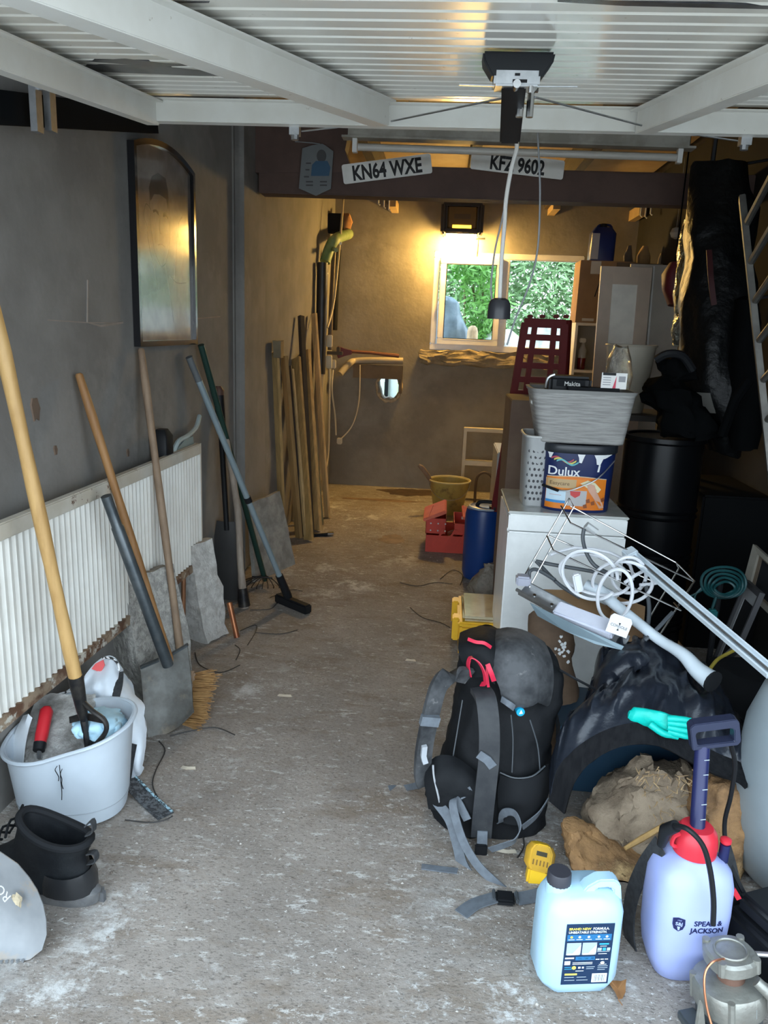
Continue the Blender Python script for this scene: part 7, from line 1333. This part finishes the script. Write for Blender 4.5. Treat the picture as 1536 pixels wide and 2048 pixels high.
for k in range(3): b = MB(PM); b.grid([[V((.0756*cos(an+.1*(i-2)), .0756*sin(an+.1*(i-2)), .070+.006*k+.002*j)) for i in range(5)] for j in range(2)]); b.obj('label_line', mGC, lb_)
MB().tube(CR([PM @ V((-.02, -.02, .178)), PM @ V((-.06, -.03, .185)), PM @ V((-.085, -.04, .16)), PM @ V((-.088, -.06, .09)), PM @ V((-.07, -.085, .035)), PM @ V((.0, -.11, .012))], 5), .0026, 6).obj('copper_line', M('bright_copper', (.62, .26, .14), .3, metal=.9), t)
b = MB(PM); b.bx((-.11, -.07, .0), (-.068, .03, .03)); b.obj('mounting_foot', mCastD, t, bevel=.004); b = MB(PM); b.prism([(-.115, 0), (-.08, 0), (-.09, .10), (-.098, .115)], -.045, -.037); b.v = [PM @ V((q.x, q.z, q.y)) for q in [PM.inverted() @ p for p in b.v]]; b.obj('mounting_ear', mCast, t, bevel=.002)
# black radio-like tool box in the corner
c = V((.90, 1.62, 0)); t = thing('black_power_tool', 'black power tool case with pale printing in the bottom right corner', 'power tool', c)
KM = Matrix.Translation(c) @ Euler((0, 0, radians(24))).to_matrix().to_4x4(); MB(KM).bx((-.10, -.10, 0), (.12, .12, .15)).obj('case', mBlack, t, bevel=.016, seg=3); MB(KM).bx((-.085, -.02, .15), (.10, .10, .20)).obj('upper_case', mBlack, t, bevel=.014, seg=3)
MB(KM).bx((-.07, -.104, .07), (-.05, -.10, .105)).obj('white_sticker', mLW, t, smooth=False)
for k in range(3): MB(KM).bx((-.02+.03*k, -.104, .09-.006*k), (.0+.03*k, -.10, .12)).obj('print_mark', mLG, t, smooth=False); MB(KM).bx((-.04+.035*k, -.024, .165), (-.025+.035*k, -.02, .19)).obj('print_mark', mLG, t, smooth=False)
# grey barrel at the right edge
c = V((1.11, 2.02, 0)); t = thing('grey_barrel', 'smooth pale grey barrel cut off by the right edge', 'barrel', c); mBar = plain('pale_grey_barrel', (.30, .35, .38), .3)
MB().lathe([(.10, .0), (.16, .01), (.195, .05), (.212, .12), (.215, .3), (.205, .46), (.175, .56), (.12, .61), (.05, .62)], 40, tuple(c)).obj('barrel_body', mBar, t)
MB().lathe([(.055, .615), (.055, .645), (.04, .65)], 18, tuple(c)).obj('bung', mBlack, t)
# sacking and yellow lead in the gap on the right
b = MB(); b.loft(pxloft([(1500, 1400, 1540, 2.75, .1), (1440, 1390, 1560, 2.75, .16), (1380, 1400, 1560, 2.78, .15), (1330, 1430, 1560, 2.8, .10)], 22)); b.sub(1); b.jit(.03, 7, 2, 2); b.v = [V((p.x, p.y, max(p.z, .0))) for p in b.v]
b.obj('dark_sacking', mDark, label='dark sacking heaped behind the grey barrel', cat='sacking')
MB().tube(CR([D(1415, 1345, 2.45), D(1432, 1322, 2.5), D(1450, 1310, 2.55), D(1490, 1290, 2.6)], 4), .006, 7).obj('yellow_lead', plain('dull_yellow_pvc', (.38, .30, .05), .5), label='dull yellow lead crossing below the curtain rail', cat='cable')
# ================================================================ leaf, wires and crumbs on the floor
c = G(1236, 1980, .004); t = thing('dry_leaf', 'curled orange-brown dry leaf beside the jerrycan', 'leaf', c); mLf = M('dry_leaf', (.30, .14, .05), .7, c2=(.22, .10, .035), scale=20)
o_ = [(-.030, .028), (-.012, .018), (.0, .026), (.012, .02), (.024, .024), (.018, .006), (.014, -.012), (.004, -.026), (-.006, -.030), (-.010, -.012), (-.018, .004)]
b = MB(); vs = [c+V((x, y, .010*abs(sin(x*60))+.004*abs(y)*50*.2)) for x, y in o_]; n_ = len(vs); ce_ = c+V((0, 0, .002)); b.add(vs+[ce_], [(i, (i+1) % n_, n_) for i in range(n_)]); b.add([v+V((0, 0, -.0012)) for v in vs+[ce_]], [((i+1) % n_, i, n_) for i in range(n_)]); b.f += [(i, (i+1) % n_, n_+1+(i+1) % n_, n_+1+i) for i in range(n_)]; b.obj('blade', mLf, t, smooth=False)
MB().tube([c+V((-.006, -.03, .003)), c+V((.0, -.045, .003))], .0012, 5).obj('stalk', mLf, t)
mWire = plain('dark_wire', (.035, .033, .032), .6)
wires = [([(318, 1482), (330, 1502), (312, 1540), (305, 1570), (318, 1600)], 'thin dark wire kinked on the floor below the spade'), ([(340, 1472), (380, 1462), (430, 1455), (470, 1470)], 'thin dark wire running right from the spade blade'),
  ([(250, 1640), (300, 1645), (330, 1640), (345, 1632)], 'thin wire curling round the floor strap'), ([(390, 1305), (400, 1330), (440, 1345), (480, 1330)], 'looped dark wire by the pale concrete lump'),
  ([(470, 1290), (480, 1300), (472, 1320)], 'short dark wire below the copper offcut'), ([(480, 1262), (510, 1250), (512, 1262), (495, 1290)], 'hooked dark wire right of the copper offcut'), ([(510, 1265), (560, 1268), (595, 1260)], 'long thin wire in front of the squeegee'),
  ([(540, 1195), (580, 1180), (605, 1182)], 'dark wire end beside the squeegee head'), ([(500, 1220), (540, 1218), (560, 1205), (600, 1215)], 'bent dark wire under the squeegee head'), ([(820, 1215), (845, 1235), (880, 1245), (900, 1255)], 'thin wire trailing to the yellow organiser case'),
  ([(800, 1165), (835, 1172), (870, 1165), (905, 1168)], 'pale tangled wire left of the blue drum'), ([(880, 1158), (905, 1140), (925, 1150), (920, 1170)], 'wire loop at the foot of the blue drum'), ([(1040, 1650), (1048, 1690), (1035, 1715)], 'thin dark cord between rucksack and battery pack')]
for i, (pts, lb) in enumerate(wires): MB().tube(CR([G(x, y, .004) for x, y in pts], 5), .0022, 5).obj('floor_wire', mWire, label=lb, cat='wire', group='wires on the floor')
# wood chip and shavings
for i, (x, y, L, lb) in enumerate(((570, 1393, .05, 'curved pale wood shaving in the middle of the floor'), (377, 1538, .045, 'small white shaving on the floor right of the bucket'), (1015, 1705, .05, 'pale straw on the floor below the rucksack'), (822, 1322, .04, 'grey flake on the floor left of the rucksack'))):
    p = G(x, y, .004); b = MB(); b.ribbon([p+V((-L*.6, .01, 0)), p+V((-.1*L, -.004, .006)), p+V((L*.5, .006, .002))], (0, 1, .2), .012, .002, 4); b.obj('wood_shaving', M('pale_shaving', (.62, .55, .44), .8), label=lb, cat='shaving', group='shavings on the floor')
rnd = random.Random(21); b = MB()
for k in range(420):
    x = rnd.uniform(-1.0, .5); y = rnd.uniform(1.4, 6.8)
    if rnd.random() < .35: x = rnd.uniform(.25, .55); y = rnd.uniform(1.75, 2.1)
    s_ = rnd.uniform(.0015, .006); p = V((x, y, 0)); h = s_*rnd.uniform(.5, 1.0); r = [p+V((s_*cos(a+rnd.uniform(-.3, .3)), s_*sin(a)*rnd.uniform(.5, 1), 0)) for a in (0, 1.25, 2.5, 3.8, 5.0)]
    b.add(r+[p+V((0, 0, h))], [(i, (i+1) % 5, 5) for i in range(5)]+[(4, 3, 2, 1, 0)])
gr = b.obj('grit', M('floor_grit', (.45, .42, .38), .9, c2=(.16, .13, .11), scale=9), smooth=False, kind='stuff'); gr['label'] = 'loose grit and crumbs scattered over the concrete floor'; gr['category'] = 'grit'
